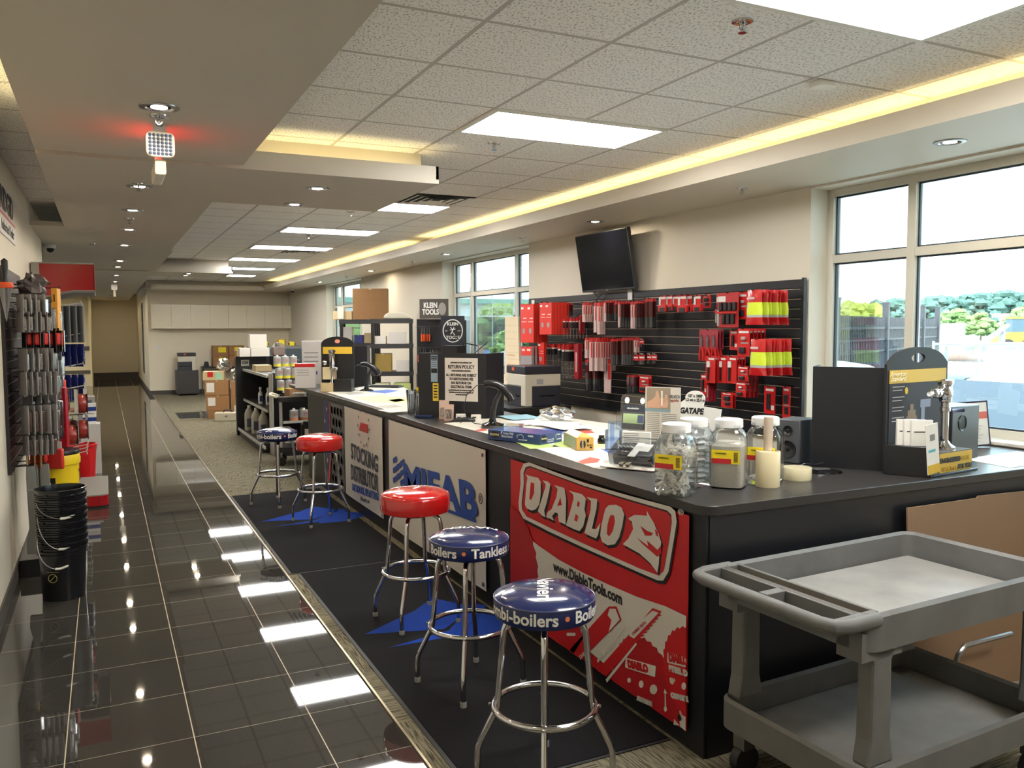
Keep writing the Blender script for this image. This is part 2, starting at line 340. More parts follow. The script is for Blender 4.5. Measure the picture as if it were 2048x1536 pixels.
for i, (x, y) in enumerate([(4.38,3.25),(4.42,7.15),(4.42,11.15),(4.42,14.9),(4.42,18.9)]):
    downlight(['downlight in the window soffit above the large right window','downlight in the window soffit left of the television','downlight in the window soffit before the middle window','downlight in the window soffit between middle and far windows','downlight in the window soffit by the far window'][i], (x, y, 2.84), 'window soffit downlights')
spk = None
for i, (x, y, z) in enumerate([(2.413,2.756,3.05),(2.439,5.257,3.05),(2.442,8.945,3.05),(2.525,11.4,3.05),(4.393,4.996,2.84),(4.44,8.79,2.84),(4.42,12.6,2.84),(4.443,16.7,2.84),(.272,4.42,2.815),(.244,8.53,2.81),(-.097,11.26,2.815),(.25,6.42,2.80)]):
    lb = ['sprinkler head beside the largest ceiling light','sprinkler head just past the second ceiling light','sprinkler head on tiles before the long row of lights','sprinkler head among the far ceiling tiles','sprinkler head in the window soffit above the black partition','sprinkler head in the window soffit left of the television','sprinkler head in the window soffit near the middle window','sprinkler head in the window soffit near the far window','sprinkler head just above the exit fixture','sprinkler head in the second aisle panel','sprinkler head left of the aisle downlight row','sprinkler head by the second aisle downlight'][i]
    if spk is None:
        spk = thing('sprinkler_head', lb, 'sprinkler', (x, y, z), group='ceiling sprinkler heads')
        MB().lathe([(.045,0),(.044,-.006),(.030,-.009),(.018,-.004)], n=24).build('escutcheon', chrome, spk)
        mb = MB().lathe([(.009,0),(.009,-.02),(.005,-.022),(.005,-.035)], n=10); mb.tube([(-.012,0,-.018),(-.016,0,-.03),(0,0,-.046)], .0025, 6).tube([(.012,0,-.018),(.016,0,-.03),(0,0,-.046)], .0025, 6)
        mb.lathe([(.018,-.046),(.018,-.049)], n=12).build('spray_head', chrome, spk)
    else: dup(spk, (x, y, z), label=lb)
# square air vents
def vent(x, y, label):
    t = thing('air_vent', label, 'vent', (x, y, 3.05))
    MB().box(0, .61, 0, .61, -.004, -.001).build('backing', mat('vent_dark', (30,28,26), .6), t)
    for k in range(4):
        a = .02+k*.07; b_ = .61-a; m = MB()
        for q in (0, 1):
            m.poly([(a,a,-.012),(b_,a,-.012),(b_-.03,a+.03,-.005),(a+.03,a+.03,-.005)]) if q == 0 else None
        m.poly([(b_,b_,-.012),(a,b_,-.012),(a+.03,b_-.03,-.005),(b_-.03,b_-.03,-.005)]).poly([(b_,a,-.012),(b_,b_,-.012),(b_-.03,b_-.03,-.005),(b_-.03,a+.03,-.005)]).poly([(a,b_,-.012),(a,a,-.012),(a+.03,a+.03,-.005),(a+.03,b_-.03,-.005)])
        m.build('louver', white, t, smooth=False)
vent(2.675, 7.48, 'square louvered air vent just above the third light panel')
vent(2.675, 13.6, 'square louvered air vent among the far light panels')
# smoke / motion sensor
one('ceiling_sensor', MB().prism(rrect(.12,.09,.02,-.06,-.045), (3.38,3.25,3.05), (1,0,0), (0,1,0), (0,0,-.03)), whitep, 'small white box sensor on the ceiling tile', 'sensor', bev=.006)
# exit / emergency light under the soffit
t = thing('emergency_light', 'clear square emergency lamp on a bracket below the aisle soffit', 'light', (.285, 4.62, 2.815))
MB().prism(rrect(.052,.075,.01,-.026,-.245), (0,.0,0), (1,0,0), (0,0,1), (0,.34,0)).build('sign_edge', mat('sign_edge', (214,206,190), .3), t)
MB().prism(rrect(.06,.05,.008,-.03,-.05), (0,-.0,0), (1,0,0), (0,0,1), (0,.03,0)).build('canopy', whitep, t)
MB().prism(rrect(.135,.125,.028,-.067,-.165), (0,-.035,0), (1,0,0), (0,0,1), (0,.03,0)).build('lamp_housing', mat('lamp_rim', (205,200,190), .35), t, bev=.004)
mb = MB()
for i in range(6):
    for j in range(6): mb.lathe([(.0095,0),(.006,.006),(.0005,.009)], (-.0475+i*.019, -.036, -.1485+j*.018), 6)
for k in range(len(mb.v)):
    v_ = mb.v[k]; i36 = k//18; cx = -.0475+(i36//6)*.019; cz = -.1485+(i36 % 6)*.018
    mb.v[k] = (v_[0], -.036-(v_[2]-cz), cz+(v_[1]+.036))
mb.build('lens', mat('lens', (150,165,200), .1, .7), t)
MB().box(-.006, .006, .02, .32, -.215, -.03).build('exit_panel', glass('exit_acrylic', (255,236,230), .2), t)
for sx_ in (-1, 1): text('EXIT', .13, emis('exit_red', (255,50,40), 4), t, (sx_*.008, .17, -.12), (0,sx_,0), (0,0,1), name='exit_lettering', off=.004)
t = thing('emergency_light', 'small far emergency lamp and exit sign near the end wall', 'light', (.24, 20.6, 2.815))
MB().prism(rrect(.12,.12,.02,-.06,-.15), (0,0,0), (1,0,0), (0,0,1), (0,.03,0)).build('lamp_housing', whitep, t); MB().prism(rrect(.05,.18,.01,-.02,-.30), (0,.04,0), (1,0,0), (0,0,1), (0,.02,0)).build('sign_edge', mat('sign_edge', (214,206,190), .3), t)
def domecam(loc, label):
    t = thing('security_camera', label, 'camera', loc)
    MB().lathe([(.06,0),(.06,-.035),(.05,-.045)], n=24).build('housing', whitep, t); MB().lathe([(.045,-.045),(.038,-.075),(.02,-.09),(.001,-.095)], n=20).build('dome', gloss_black, t)
domecam((4.55, 22.6, 2.84), 'white dome camera in the far window soffit'); domecam((-.55, 11.3+.3, 2.815), 'white dome camera at the left wall corner')

# ================= COUNTER =================
ct = thing('service_counter', 'long black laminate service counter with a return to the window wall', 'counter', (2.165, 2.62, 0))
T0 = Matrix.Translation((-2.165, -2.62, 0))
ctm = mat('counter_top', (46,44,44), .33, var=.18, scale=90)
out = [(3.1,11.0),(2.145,11.0),(2.145,10.6)]+[(2.145+.03*math.sin(PI*(y-5.5)/5.0) if y > 5.5 else 2.145, y) for y in (10,9.5,9,8.5,8,7.5,7,6.5,6,5.5)]+[(2.145,2.72)]+arc(2.215,2.69,.07,180,270)+[(4.81,2.62),(4.81,3.45),(3.1,3.45)]
mb = MB(); mb.T = T0; mb.prism(out, (0,0,1.025), (1,0,0), (0,1,0), (0,0,.042)).build('worktop', ctm, ct, bev=.003)
mb = MB(); mb.T = T0; mb.box(2.142, 2.1455, 3.953, 3.957, 1.026, 1.066).build('seam', steel, ct)
mb = MB(); mb.T = T0; mb.box(2.165, 3.0, 2.645, 10.0, 0, 1.026).build('front_body', black, ct, smooth=False)
mb = MB(); mb.T = T0; mb.box(2.18, 4.80, 2.64, 3.3, 0, 1.026).build('return_body', black, ct, smooth=False)
# cardboard sheet leaning below the return
mb = MB().prism([(0,0),(1.50,0),(1.50,.93),(.50,.955),(.49,.945),(0,.945)], (3.29,2.56,.01), (1,0,0), (0,.05,1), (0,-.008,0)); one('cardboard_sheet', mb, mat('cardboard_dull', (134,106,80), .85, var=.06, scale=4), 'large brown cardboard sheet leaning below the counter return', 'cardboard')
one('tubular_frame', MB().tube([(3.40,2.42,.02),(3.40,2.42,.22),(3.42,2.42,.30),(3.47,2.42,.34),(3.8,2.42,.34)], .012, 8), steel, 'bent grey metal tube standing beside the cardboard at right edge', 'tube')

# ================= BANNERS =================
BX = 2.146
def BP(px, py, L=0): p = onpl(px, py, 0, BX); return (BX-.0011*L, p.y, p.z)
def cloth(y0, y1, z0, z1, amp, seed, clipx=None):
    mb = MB(); nu, nv = 36, 18; rr = random.Random(seed); ph = [rr.uniform(0, 6) for _ in range(4)]
    for j in range(nv+1):
        for i in range(nu+1):
            y = y0+(y1-y0)*i/nu; z = z0+(z1-z0)*j/nv
            mb.v.append((BX+.003+.001*math.sin(y*9+ph[0])+amp*math.sin(y*5.5+z*3+ph[1])*math.sin(z*4+ph[2]), y, z))
    k = (nu+1)*(nv+1); mb.v += [(a+.0015, b, c) for a, b, c in mb.v]
    for j in range(nv):
        for i in range(nu):
            a = j*(nu+1)+i; f = (a, a+nu+1, a+nu+2, a+1); mb.f += [f, tuple(q+k for q in f[::-1])]
    mb.mi = [0]*len(mb.f); return mb
def grommets(t, pts):
    for y, z in pts: MB().lathe([(.006,0),(.013,.0),(.013,.003),(.006,.003)], (0,0,0), 14, ax='x').build('grommet', steel, t, loc=(BX-.006, y, z))
bw = mat('banner_white', (205,202,196), .45); br = mat('banner_red', (190,28,34), .42); bk = mat('banner_black', (24,22,26), .45)
def s2(pts, ox, oy, s, L, dx=0, dy=0): return [BP(ox+(x+dx)*s, oy+(y+dy)*s, L) for x, y in pts]
t = thing('vinyl_banner', 'red and white DIABLO saw blade banner on the counter front', 'banner', (0,0,0))
cloth(2.735, 4.42, .09, 1.01, .0, 1).build('cloth', br, t)
Z2 = (1000, 850, .24414); Z7 = (1000, 900, .39063)
def clampB(pts): return [(p[0], min(4.418, max(2.737, p[1])), max(.092, p[2])) for p in pts]
mb = MB(); mb.poly(clampB(s2([(65,410),(110,425),(150,450),(200,490),(300,560),(430,630),(560,690),(700,750),(850,800),(955,850),(970,1470),(955,1455),(60,700)], *Z7, 1.6))); mb.build('white_field', bw, t, smooth=False)
def disc(mb, cx, cy, ex, ey, L, teeth=30, n=None):
    c = BP(cx, cy, L); e = BP(ex, ey, L); r = math.hypot(c[1]-e[1], c[2]-e[2]); P = []
    for i in range(teeth):
        a = 2*PI*i/teeth; P.append((c[0], c[1]+r*math.cos(a), c[2]+r*math.sin(a))); a += PI/teeth*.6; P.append((c[0], c[1]+r*.955*math.cos(a), c[2]+r*.955*math.sin(a)))
    mb.poly(clampB(P))
mb = MB(); disc(mb, 1022, 1128, 1073, 1105, 2.4); mb.build('saw_disc', mat('disc_red', (165,24,32), .42), t, smooth=False)
mb = MB(); disc(mb, 1290, 1390, 1285, 1272, 2.4, 36); mb.build('saw_disc', mat('disc_red2', (172,26,34), .42), t, smooth=False)
mb = MB(); disc(mb, 1385, 1352, 1362, 1252, 3, 30); mb.build('saw_disc', br, t, smooth=False)
mb = MB()
for pts in ([(355,1090),(560,800),(600,800),(625,870),(420,1075)], [(500,1150),(785,808),(830,825),(800,870),(545,1160)], [(270,920),(395,860),(430,960),(380,1040),(290,1000)]): mb.poly(clampB(s2(pts, *Z7, 3.4)))
for i in range(18):
    a, b_ = (830-14.5*i, 840+17.5*i), (822-14.5*i, 850+17.5*i); mb.poly(s2([(a[0]-14,a[1]-2),(a[0]+2,a[1]+6),(b_[0]-12,b_[1]+2)], *Z7, 3.6))
mb.build('saw_blade', br, t, smooth=False)
mb = MB()
for pts in ([(565,812),(595,812),(618,868),(560,930),(575,870),(555,845)], [(785,822),(818,832),(690,965),(665,950),(675,915)]): mb.poly(s2(pts, *Z7, 4.2))
for pts in ([(500,1075),(640,900),(645,910),(505,1090)], [(545,1175),(700,985),(705,995),(552,1190)]): mb.poly(s2(pts, *Z7, 4.2))
mb.poly(s2(rrect(45,16,3,345,935), *Z7, 4.2)); mb.build('blade_print', bw, t, smooth=False)
mb = MB(); mb.poly(s2([(648,1062),(800,1105),(802,1112),(798,1160),(792,1160),(650,1115),(645,1110)], *Z7, 4.2)); mb.poly(clampB(s2([(862,1035),(958,1062),(970,1120),(868,1090),(860,1085)], *Z7, 4.2)))
mb.poly(s2([(895,1375),(925,1410),(893,1405)], *Z7, 4.2)); mb.poly(s2([(848,1220),(860,1245),(853,1245),(855,1310),(860,1330),(850,1342),(842,1325),(848,1310),(847,1245),(842,1242)], *Z7, 4.2))
for cx, cy in ((727,1198),(945,1208)): mb.poly(s2(ell(cx, cy, 12, 19), *Z7, 4.2))
for cx, cy, a in ((790,1225,20),(665,1178,10)): mb.poly(s2(ell(cx, cy, a, a*1.3, 9), *Z7, 4.2))
mb.build('small_print', bw, t, smooth=False)
def btext(s, px, py, px2, py2, hpx, m, L, **k):
    a = onpl(px, py, 0, BX); b_ = onpl(px2, py2, 0, BX); h = onpl((px+px2)/2, (py+py2)/2-hpx/2, 0, BX).z-onpl((px+px2)/2, (py+py2)/2+hpx/2, 0, BX).z
    c = (a+b_)/2; d = b_-a; o = text(s, h*1.35, m, t, (BX-.0011*L, c.y, c.z), (0, d.y, d.z), (0, -d.z*(-1 if d.y > 0 else 1)*-1, abs(d.y)), **k)
    return o, d.length
def fit(s, px, py, px2, py2, hpx, m, L, **k):
    o, wd = btext(s, px, py, px2, py2, hpx, m, L, **k)
    ys = [v.co.y for v in o.data.vertices]; cur = max(ys)-min(ys)
    if cur > 1e-4:
        c = (max(ys)+min(ys))/2; f = abs(onpl(px, py, 0, BX).y-onpl(px2, py2, 0, BX).y)/cur; c2 = (onpl(px, py, 0, BX).y+onpl(px2, py2, 0, BX).y)/2
        for v in o.data.vertices: v.co.y = c2+(v.co.y-c)*f
    return o
fit('www.DiabloTools.com', 1107, 1132, 1245, 1200, 22, bk, 2.6, off=.003, ext=.0003)
fit('DIABLO', 1256, 1327, 1298, 1338, 14, br, 5, off=.004); fit('DIABLO', 1339, 1312, 1377, 1324, 17, br, 5, off=.004)
fit('STEEL D', 1339, 1336, 1377, 1347, 11, bw, 4.4, off=.003); fit('ALUMINUM', 1275, 1395, 1306, 1409, 8, bw, 4.4, off=.003); fit('CERMET II', 1343, 1390, 1379, 1399, 9, bw, 4.4, off=.003)
fit('8"', 1341, 1361, 1352, 1364, 10, bw, 4.4, off=.003); fit('CARBIDE TEETH', 1266, 1270, 1294, 1243, 6, br, 5); fit('9 WOOD', 1205, 1312, 1232, 1284, 9, bw, 5); fit('DIABLO', 1160, 1318, 1178, 1298, 8, bw, 5)
FO = [(195,318),(240,305),(700,475),(1050,575),(1400,668),(1440,705),(1452,790),(1425,960),(1385,1200),(1340,1275),(1290,1270),(1150,1210),(700,1010),(400,870),(195,765),(160,700),(155,640),(172,480),(170,380)]
FI = [(215,345),(250,335),(700,500),(1050,605),(1375,700),(1408,735),(1412,800),(1385,980),(1350,1180),(1310,1220),(1270,1205),(1150,1160),(700,965),(420,835),(215,735),(185,690),(182,640),(200,480),(198,390)]
LT = [[(217,402),(245,415),(320,432),(342,465),(342,560),(330,650),(300,690),(265,700),(225,680),(212,650),(225,480),(233,430)],
 [(357,452),(400,462),(420,482),(412,540),(390,640),(370,700),(380,755),(350,740),(318,705),(345,620),(380,510),(382,485)],
 [(452,490),(535,515),(550,600),(548,700),(545,815),(515,800),(490,790),(482,722),(458,715),(435,745),(450,782),(415,765),(385,752),(400,710),(430,690),(470,590),(480,525)],
 [(570,535),(610,548),(680,565),(712,600),(700,690),(712,740),(690,830),(660,868),(610,850),(548,820),(580,720),(612,600),(605,565)],
 [(718,588),(770,600),(805,605),(800,680),(762,848),(795,852),(832,800),(812,900),(795,930),(740,905),(700,885),(730,780),(752,690),(755,625)],
 [(900,655),(960,652),(1005,675),(1027,730),(1010,830),(985,920),(950,975),(890,985),(845,955),(830,900),(840,820),(858,740),(872,685)],
 [(1058,765),(1110,735),(1215,742),(1210,700),(1245,760),(1270,800),(1290,850),(1310,890),(1330,960),(1315,1050),(1310,1140),(1298,1210),(1240,1130),(1150,1050),(1015,975),(1060,930),(1100,850),(1090,790)]]
HL = [[(262,468),(290,478),(288,560),(264,615),(250,602),(256,520)], [(505,592),(516,655),(478,663)], [(648,618),(664,640),(655,672),(640,662)], [(630,728),(650,745),(640,792),(618,780)], [(918,735),(945,740),(952,790),(932,870),(905,910),(885,892),(890,820),(905,760)],
 [(1160,825),(1215,865),(1265,885),(1250,905),(1200,905)], [(1130,920),(1180,958),(1225,990),(1215,945),(1262,985),(1300,1022),(1330,985),(1332,1050),(1300,1080),(1245,1030),(1180,975)], [(1278,850),(1300,870),(1310,915),(1290,905)]]
mb = MB(); mb.poly(s2(FO, *Z2, 1.9, 10, 28)); mb.poly(s2(FI, *Z2, 3.5))
for l in LT: mb.poly(s2(l, *Z2, 5, 14, 26))
mb.build('logo_shadow', bk, t, smooth=False)
mb = MB(); mb.poly(s2(FO, *Z2, 2.7)); mb.poly(s2([(p[0], p[1]) for p in FI], *Z2, 2.8)); mb.build('logo_border', bw, t, smooth=False)
mb = MB(); mb.poly(s2([(x+(8 if x < 800 else -2), y+13) for x, y in FI], *Z2, 4.2)); mb.build('logo_field', br, t, smooth=False)
mb = MB(); [mb.poly(s2(l, *Z2, 5.8)) for l in LT]; mb.build('logo_lettering', bw, t, smooth=False)
mb = MB(); [mb.poly(s2(l, *Z2, 6.6)) for l in HL]; mb.build('logo_counters', br, t, smooth=False)
fit('®', 1357, 1024, 1368, 1026, 12, bw, 2.6); grommets(t, [(2.775, .135)])
# white fire-side banner
Z1 = (560, 740, .24414)
t = thing('vinyl_banner', 'white MIFAB banner with blue lettering on the counter front', 'banner', (0,0,0))
cloth(4.79, 6.80, .10, 1.015, .0025, 5).build('cloth', bw, t)
mbu = mat('banner_blue', (34,72,158), .45)
fit('MIFAB', 808, 965, 957, 1000, 64, mbu, 6, off=.012, shear=.0, ext=.0004)
mb = MB(); P = [(930,790),(960,700),(1000,735),(1030,940),(1000,1010),(935,870)]
for i in range(3):
    for j in range(5):
        if (i+j) % 2 == 0:
            x0 = 930+30*i; y0 = 740+40*j-(2-i)*8+i*4; mb.poly(s2([(x0,y0),(x0+32,y0-22),(x0+34,y0+20),(x0+3,y0+42)], *Z1, 6))
mb.build('checker_flag', mbu, t, smooth=False)
mb = MB(); mb.poly(s2([(1050,1010),(1610,1225),(1610,1250),(1050,1040)], *Z1, 5)); mb.build('underline', mbu, t, smooth=False)
fit('®', 959, 998, 967, 1000, 22, bk, 6); grommets(t, [(4.82,.14),(6.77,.14),(6.77,.98),(4.82,.98)])
t = thing('vinyl_banner', 'white STOCKING DISTRIBUTOR banner with a ring of stars', 'banner', (0,0,0))
cloth(6.98, 8.25, .12, 1.01, .002, 8).build('cloth', bw, t)
navy = mat('navy_ink', (34,40,66), .5)
fit('STOCKING', 703, 903, 756, 930, 33, navy, 5, off=.004, sp=1.1); fit('DISTRIBUTOR', 703, 944, 757, 970, 33, navy, 5, off=.004)
fit('CAST IRON SOIL, PIPE & FITTINGS', 705, 972, 758, 997, 14, mbu, 5, off=.004); fit('ABI-foundry.com', 722, 996, 740, 1004, 9, navy, 5); fit('ABI', 719, 853, 736, 858, 14, redp, 5, off=.01)
def star(mb, c, r, nrm='x'):
    P = []
    for k in range(10):
        q = r if k % 2 == 0 else r*.42; a = PI/2+PI*k/5; P.append((c[0], c[1]-q*math.cos(a), c[2]+q*math.sin(a)))
    mb.poly(P)
mb = MB(); c = BP(728, 855, 5)
for k in range(12): star(mb, (c[0], c[1]+.19*math.cos(k*PI/6), c[2]+.17*math.sin(k*PI/6)), .022)
mb.build('star_ring', navy, t, smooth=False); grommets(t, [(7.0,.15)])
t = thing('vinyl_banner', 'dark banner of stacked pipe ends with a flag stripe', 'banner', (0,0,0))
cloth(8.27, 9.12, .12, 1.01, .002, 9).build('cloth', mat('pipe_grey', (92,92,90), .6, var=.3, scale=12), t)
mb = MB(); mb.poly([(BX-.004, 9.115, .13),(BX-.004, 8.95, .13),(BX-.004, 8.83, .45),(BX-.004, 8.86, 1.0),(BX-.004, 9.115, 1.0)]); mb.build('flag_blue', mat('flag_blue', (44,52,104), .5), t, smooth=False)
mb = MB(); mb.poly([(BX-.005, 8.95, .13),(BX-.005, 8.86, .13),(BX-.005, 8.80, .45),(BX-.005, 8.82, 1.0),(BX-.005, 8.85, 1.0),(BX-.005, 8.84, .45)]); mb.build('flag_red', redp, t, smooth=False)
mb = MB()
for k in range(6): star(mb, (BX-.006, 9.05-.09*(k % 2), .22+.14*k), .035)
mb.build('flag_stars', bw, t, smooth=False)
for j in range(7):
    for i in range(4):
        c = (BX-.004, 8.74-.125*i+(.06 if j % 2 else 0), .2+.122*j)
        if c[1] < 8.78: MB().lathe([(.045,0),(.056,-.002),(.056,0)], (0,0,0), 18, ax='x').build('pipe_end', mat('pipe_rim', (120,122,118), .5), t, loc=c)

# ================= FLOOR MATS =================
matm = mat('mat_black', (22,22,25), .9, var=.35, scale=300, bump=.5, spec=.15)
def fmat(x0, x1, y0, y1, label):
    t = thing('floor_mat', label, 'mat', (x0, y0, .008))
    MB().box(0, x1-x0, 0, y1-y0, 0, .007).build('mat_pile', matm, t, bev=.003); MB().box(-.02, 0, 0, y1-y0, 0, .004).box(0, x1-x0, -.015, 0, 0, .004).build('rubber_edge', mat('rubber', (20,20,22), .6), t)
    lm = mat('mat_blue', (28,58,140), .9, bump=.4, scale=300, spec=.1)
    cx, cy = .50, 1.62-.0; mb = MB()
    for P in ([(-.42,.16),(.02,.03),(.34,.30),(.16,.60),(-.02,.42)], [(-.36,-.10),(.08,-.10),(.42,.30),(.36,.38),(.04,.0)], [(.02,-.16),(.30,-.18),(.52,-.02),(.50,.10),(.36,.24),(.14,-.02)]):
        mb.poly([(cx+a, cy+b_, .0078) for a, b_ in P])
    mb.build('blue_logo', lm, t, smooth=False)
fmat(1.17, 2.10, 6.05, 9.2, 'black floor mat with blue logo under the two far stools'); fmat(1.225, 2.14, 2.85, 6.02, 'black floor mat with blue logo under the three near stools')

# ================= BAR STOOLS =================
nav = mat('navy_vinyl', (22,34,84), .16, coat=.6); navside = mat('navy_side', (20,32,82), .3); redv = mat('red_vinyl', (182,22,22), .16, coat=.6)
scr = mat('screen_white', (222,220,214), .4); pip = mat('piping_grey', (70,74,100), .25); footm = mat('rubber_foot', (120,120,116), .6)
def lerp(x, P):
    for (a, b_), (c, d) in zip(P, P[1:]):
        if x <= c: return b_+(d-b_)*(x-a)/(c-a)
    return P[-1][1]
def stool(label, x, y, z, rot, kind, grp, txt=None, ta=0, oy=0, word='NAVIEN'):
    t = thing('bar_stool', label, 'stool', (x, y, .015), R(rot), grp); z -= .015; h = z-(.125 if kind == 'navy' else .155)
    r = .197 if kind == 'navy' else .21
    top = nav if kind == 'navy' else redv
    if kind == 'navy':
        MB().lathe([(.001,z),(.06,z-.001),(.12,z-.006),(.165,z-.017),(.188,z-.030),(.193,z-.034)], n=48).build('seat', top, t)
        MB().lathe([(.193,z-.034),(r,z-.040),(r,z-.095),(.19,z-.108),(.10,z-.110),(.001,z-.110)], n=48).build('seat_band', navside, t)
        MB().tube([(.196*math.cos(a*PI/24), .196*math.sin(a*PI/24), z-.036) for a in range(48)], .0035, 6, True).build('piping', pip, t)
        a0 = R(ta)
        for wd_ in ('Combi-boilers', '•', 'Boilers', '•', 'Tankless', '•'):
            o = text(wd_, .064, scr if wd_ != '•' else mat('dot_orange', (214,120,70), .4), t, (0,0,0), (1,0,0), (0,1,0), name='seat_lettering', align='LEFT', ext=0, off=.0016)
            xs = [v.co.x for v in o.data.vertices]; x0, x1 = min(xs), max(xs)
            for v in o.data.vertices: a = a0+(v.co.x-x0)/r; v.co = Vector(((r+.0012)*math.cos(a), (r+.0012)*math.sin(a), z-.069+v.co.y))
            a0 += (x1-x0)/r+(.13 if wd_ != 'Water' else .08)
        o2 = text(word, .090 if oy == 0 else .072, scr, t, (0,0,0), (1,0,0), (0,1,0), name='top_lettering', ext=0, off=.002, sx=1.1)
        for v in o2.data.vertices:
            p = Vector((v.co.x, v.co.y+oy)); q = Matrix.Rotation(R(txt), 2) @ p; rr = q.length; v.co = Vector((q.x, q.y, z+.0012-lerp(rr, [(0,0),(.06,.001),(.12,.006),(.165,.017),(.188,.030),(.3,.08)])))
    else:
        MB().lathe([(.001,z),(.08,z-.002),(.14,z-.010),(.185,z-.022),(.204,z-.036),(r,z-.05),(r+.001,z-.115),(.207,z-.135),(.18,z-.145),(.001,z-.145)], n=48).build('seat', top, t)
        MB().tube([(.2*math.cos(a*PI/24), .2*math.sin(a*PI/24), z-.034) for a in range(48)], .0025, 6, True).build('piping', mat('red_piping', (150,16,18), .3), t)
        o2 = text('Milwaukee', .07, scr, t, (0,0,0), (1,0,0), (0,1,0), name='top_lettering', ext=0, off=.001, shear=.3)
        for v in o2.data.vertices:
            p = Vector((v.co.x, v.co.y+.07)); q = Matrix.Rotation(R(txt), 2) @ p; rr = q.length; v.co = Vector((q.x, q.y, z+.0015-lerp(rr, [(0,0),(.08,.002),(.14,.010),(.185,.022),(.204,.036),(.3,.08)])))
        m = MB(); m.poly([Matrix.Rotation(R(txt), 4, 'Z') @ Vector((a, b_, z+.0016-lerp(math.hypot(a, b_), [(0,0),(.08,.002),(.14,.010),(.185,.022),(.204,.036)]))) for a, b_ in [(-.15,-.01),(.05,.06),(.02,.02),(.16,.02),(-.02,-.03),(.0,.0)]]); m.build('top_bolt', scr, t, smooth=False)
    MB().lathe([(.12,h-.005),(.12,h+.012),(.02,h+.02)], n=32).build('swivel_plate', dkplastic, t)
    for k in range(4):
        a = k*PI/2; c, s_ = math.cos(a), math.sin(a); T = Matrix.Rotation(a, 4, 'Z')
        pr = [(.03,h-.006),(.10,h-.006),(.128,h-.010),(.148,h-.024),(.158,h-.05),(.163,h-.10),(.184,.32),(.186,.295),(.196,.27),(.252,.155),(.262,.13),(.265,.10),(.266,.022)]
        m = MB(); m.T = T; m.tube([(p[0], 0, p[1]) for p in pr], .0125, 10); lg = m.build('leg', chrome, t)
        m = MB(); m.T = T; m.lathe([(.016,0),(.016,.026),(.0135,.03)], (.266,0,-.004), 14).build('rubber_foot', footm, lg)
    MB().tube([(.198*math.cos(i*PI/24), .198*math.sin(i*PI/24), .302) for i in range(48)], .0125, 10, True).build('foot_ring', chrome, t)
    m = MB()
    for k in range(4): m.lathe([(.008,-.004),(.008,.004),(.004,.008)], (.213*math.cos(k*PI/2), .213*math.sin(k*PI/2), .302), 8)
    m.build('ring_bolt', chrome, t)
    return t
stool('nearest bar stool with navy seat and text running toward the viewer', 1.50, 2.79, .79, 61, 'navy', 'chrome bar stools', txt=-179, ta=88, word='Navien')
stool('middle navy bar stool, between the nearest stool and the red one', 1.59, 3.745, .79, 60, 'navy', 'chrome bar stools', txt=92, ta=-10, oy=-.072)
stool('nearer red bar stool in front of the MIFAB banner', 1.66, 4.74, .825, 52, 'red', 'chrome bar stools', txt=-66)
stool('farther red bar stool in front of the STOCKING DISTRIBUTOR banner', 1.745, 7.60, .825, 58, 'red', 'chrome bar stools', txt=-72)
stool('farthest navy bar stool standing at the end of the mats', 1.546, 8.605, .785, -8, 'navy', 'chrome bar stools', txt=60, ta=172)

# ================= OUTSIDE =================
def dep(px, w, z=None, py=650):
    d = FW+RT*((px-1024)/FPX)+UP*((768-py)/FPX); p = CAM+d*w
    if z is not None: p.z = z
    return p
GZ = -.12
asph = mat('asphalt', (146,142,136), .9, var=.1, scale=2); grass = mat('grass', (96,120,60), .95, var=.35, scale=8)
struct('ground', MB().box(5.13, 260, -120, 260, GZ-.2, GZ), asph)
one('lawn', MB().box(21, 27, 15, 80, GZ, GZ+.03), grass, 'green lawn strip beyond the middle window', 'lawn', kind=None) if False else tag(MB().box(10.5, 20, 27, 56, GZ, GZ+.03).build('lawn', grass, smooth=False), 'green lawn strip beyond the middle and far windows', 'lawn', kind='stuff')
tag(MB().box(30, 60, 2, 14, GZ, GZ+.03).build('lawn', grass, smooth=False), 'grass verge beyond the iron fence of the yard', 'lawn', kind='stuff')
def tree(x, y, h, r, kind, label, grp=None):
    t = thing('tree', label, 'tree', (x, y, GZ+(.031 if 10.5 < x < 20 and 27 < y < 56 else 0)), group=grp); rr = random.Random(int(x*7+y*13))
    trunk = mat('bark', (112,96,80), .9)
    MB().tube([(0,0,0),(.05*h*.2,0,h*.4),(0,.03*h,h*.8)], .035*h*.5, 6, r2=.01*h).build('trunk', trunk, t)
    lm = {'pine': mat('pine_leaf', (70,98,92), .9, var=.35, scale=1.2), 'leaf': mat('tree_leaf', (104,130,80), .9, var=.3, scale=2), 'yel': mat('tree_leaf_yellow', (140,146,70), .9, var=.3, scale=2)}[kind]
    mb = MB(); nb = 75 if kind == 'pine' else 65
    for i in range(nb):
        f = rr.random(); zc = h*(.45+.5*f) if kind == 'pine' else h*(.4+.45*f); s = r*rr.uniform(.12,.24); a = rr.uniform(0, 6.3); d = r*(1.0-.7*f)*math.sqrt(rr.random())
        c = Vector((d*math.cos(a), d*math.sin(a), zc)); n1, n2 = 6, 9; vs = []
        for j in range(n1+1):
            for k in range(n2):
                th = PI*j/n1; ph = 2*PI*k/n2; q = s*(.6+.8*rr.random()); vs.append((c.x+q*math.sin(th)*math.cos(ph), c.y+q*math.sin(th)*math.sin(ph), c.z+q*.7*math.cos(th)))
        fs = [(j*n2+k, j*n2+(k+1) % n2, (j+1)*n2+(k+1) % n2, (j+1)*n2+k) for j in range(n1) for k in range(n2)]
        mb.add(vs, fs)
    mb.build('crown', lm, t); return t
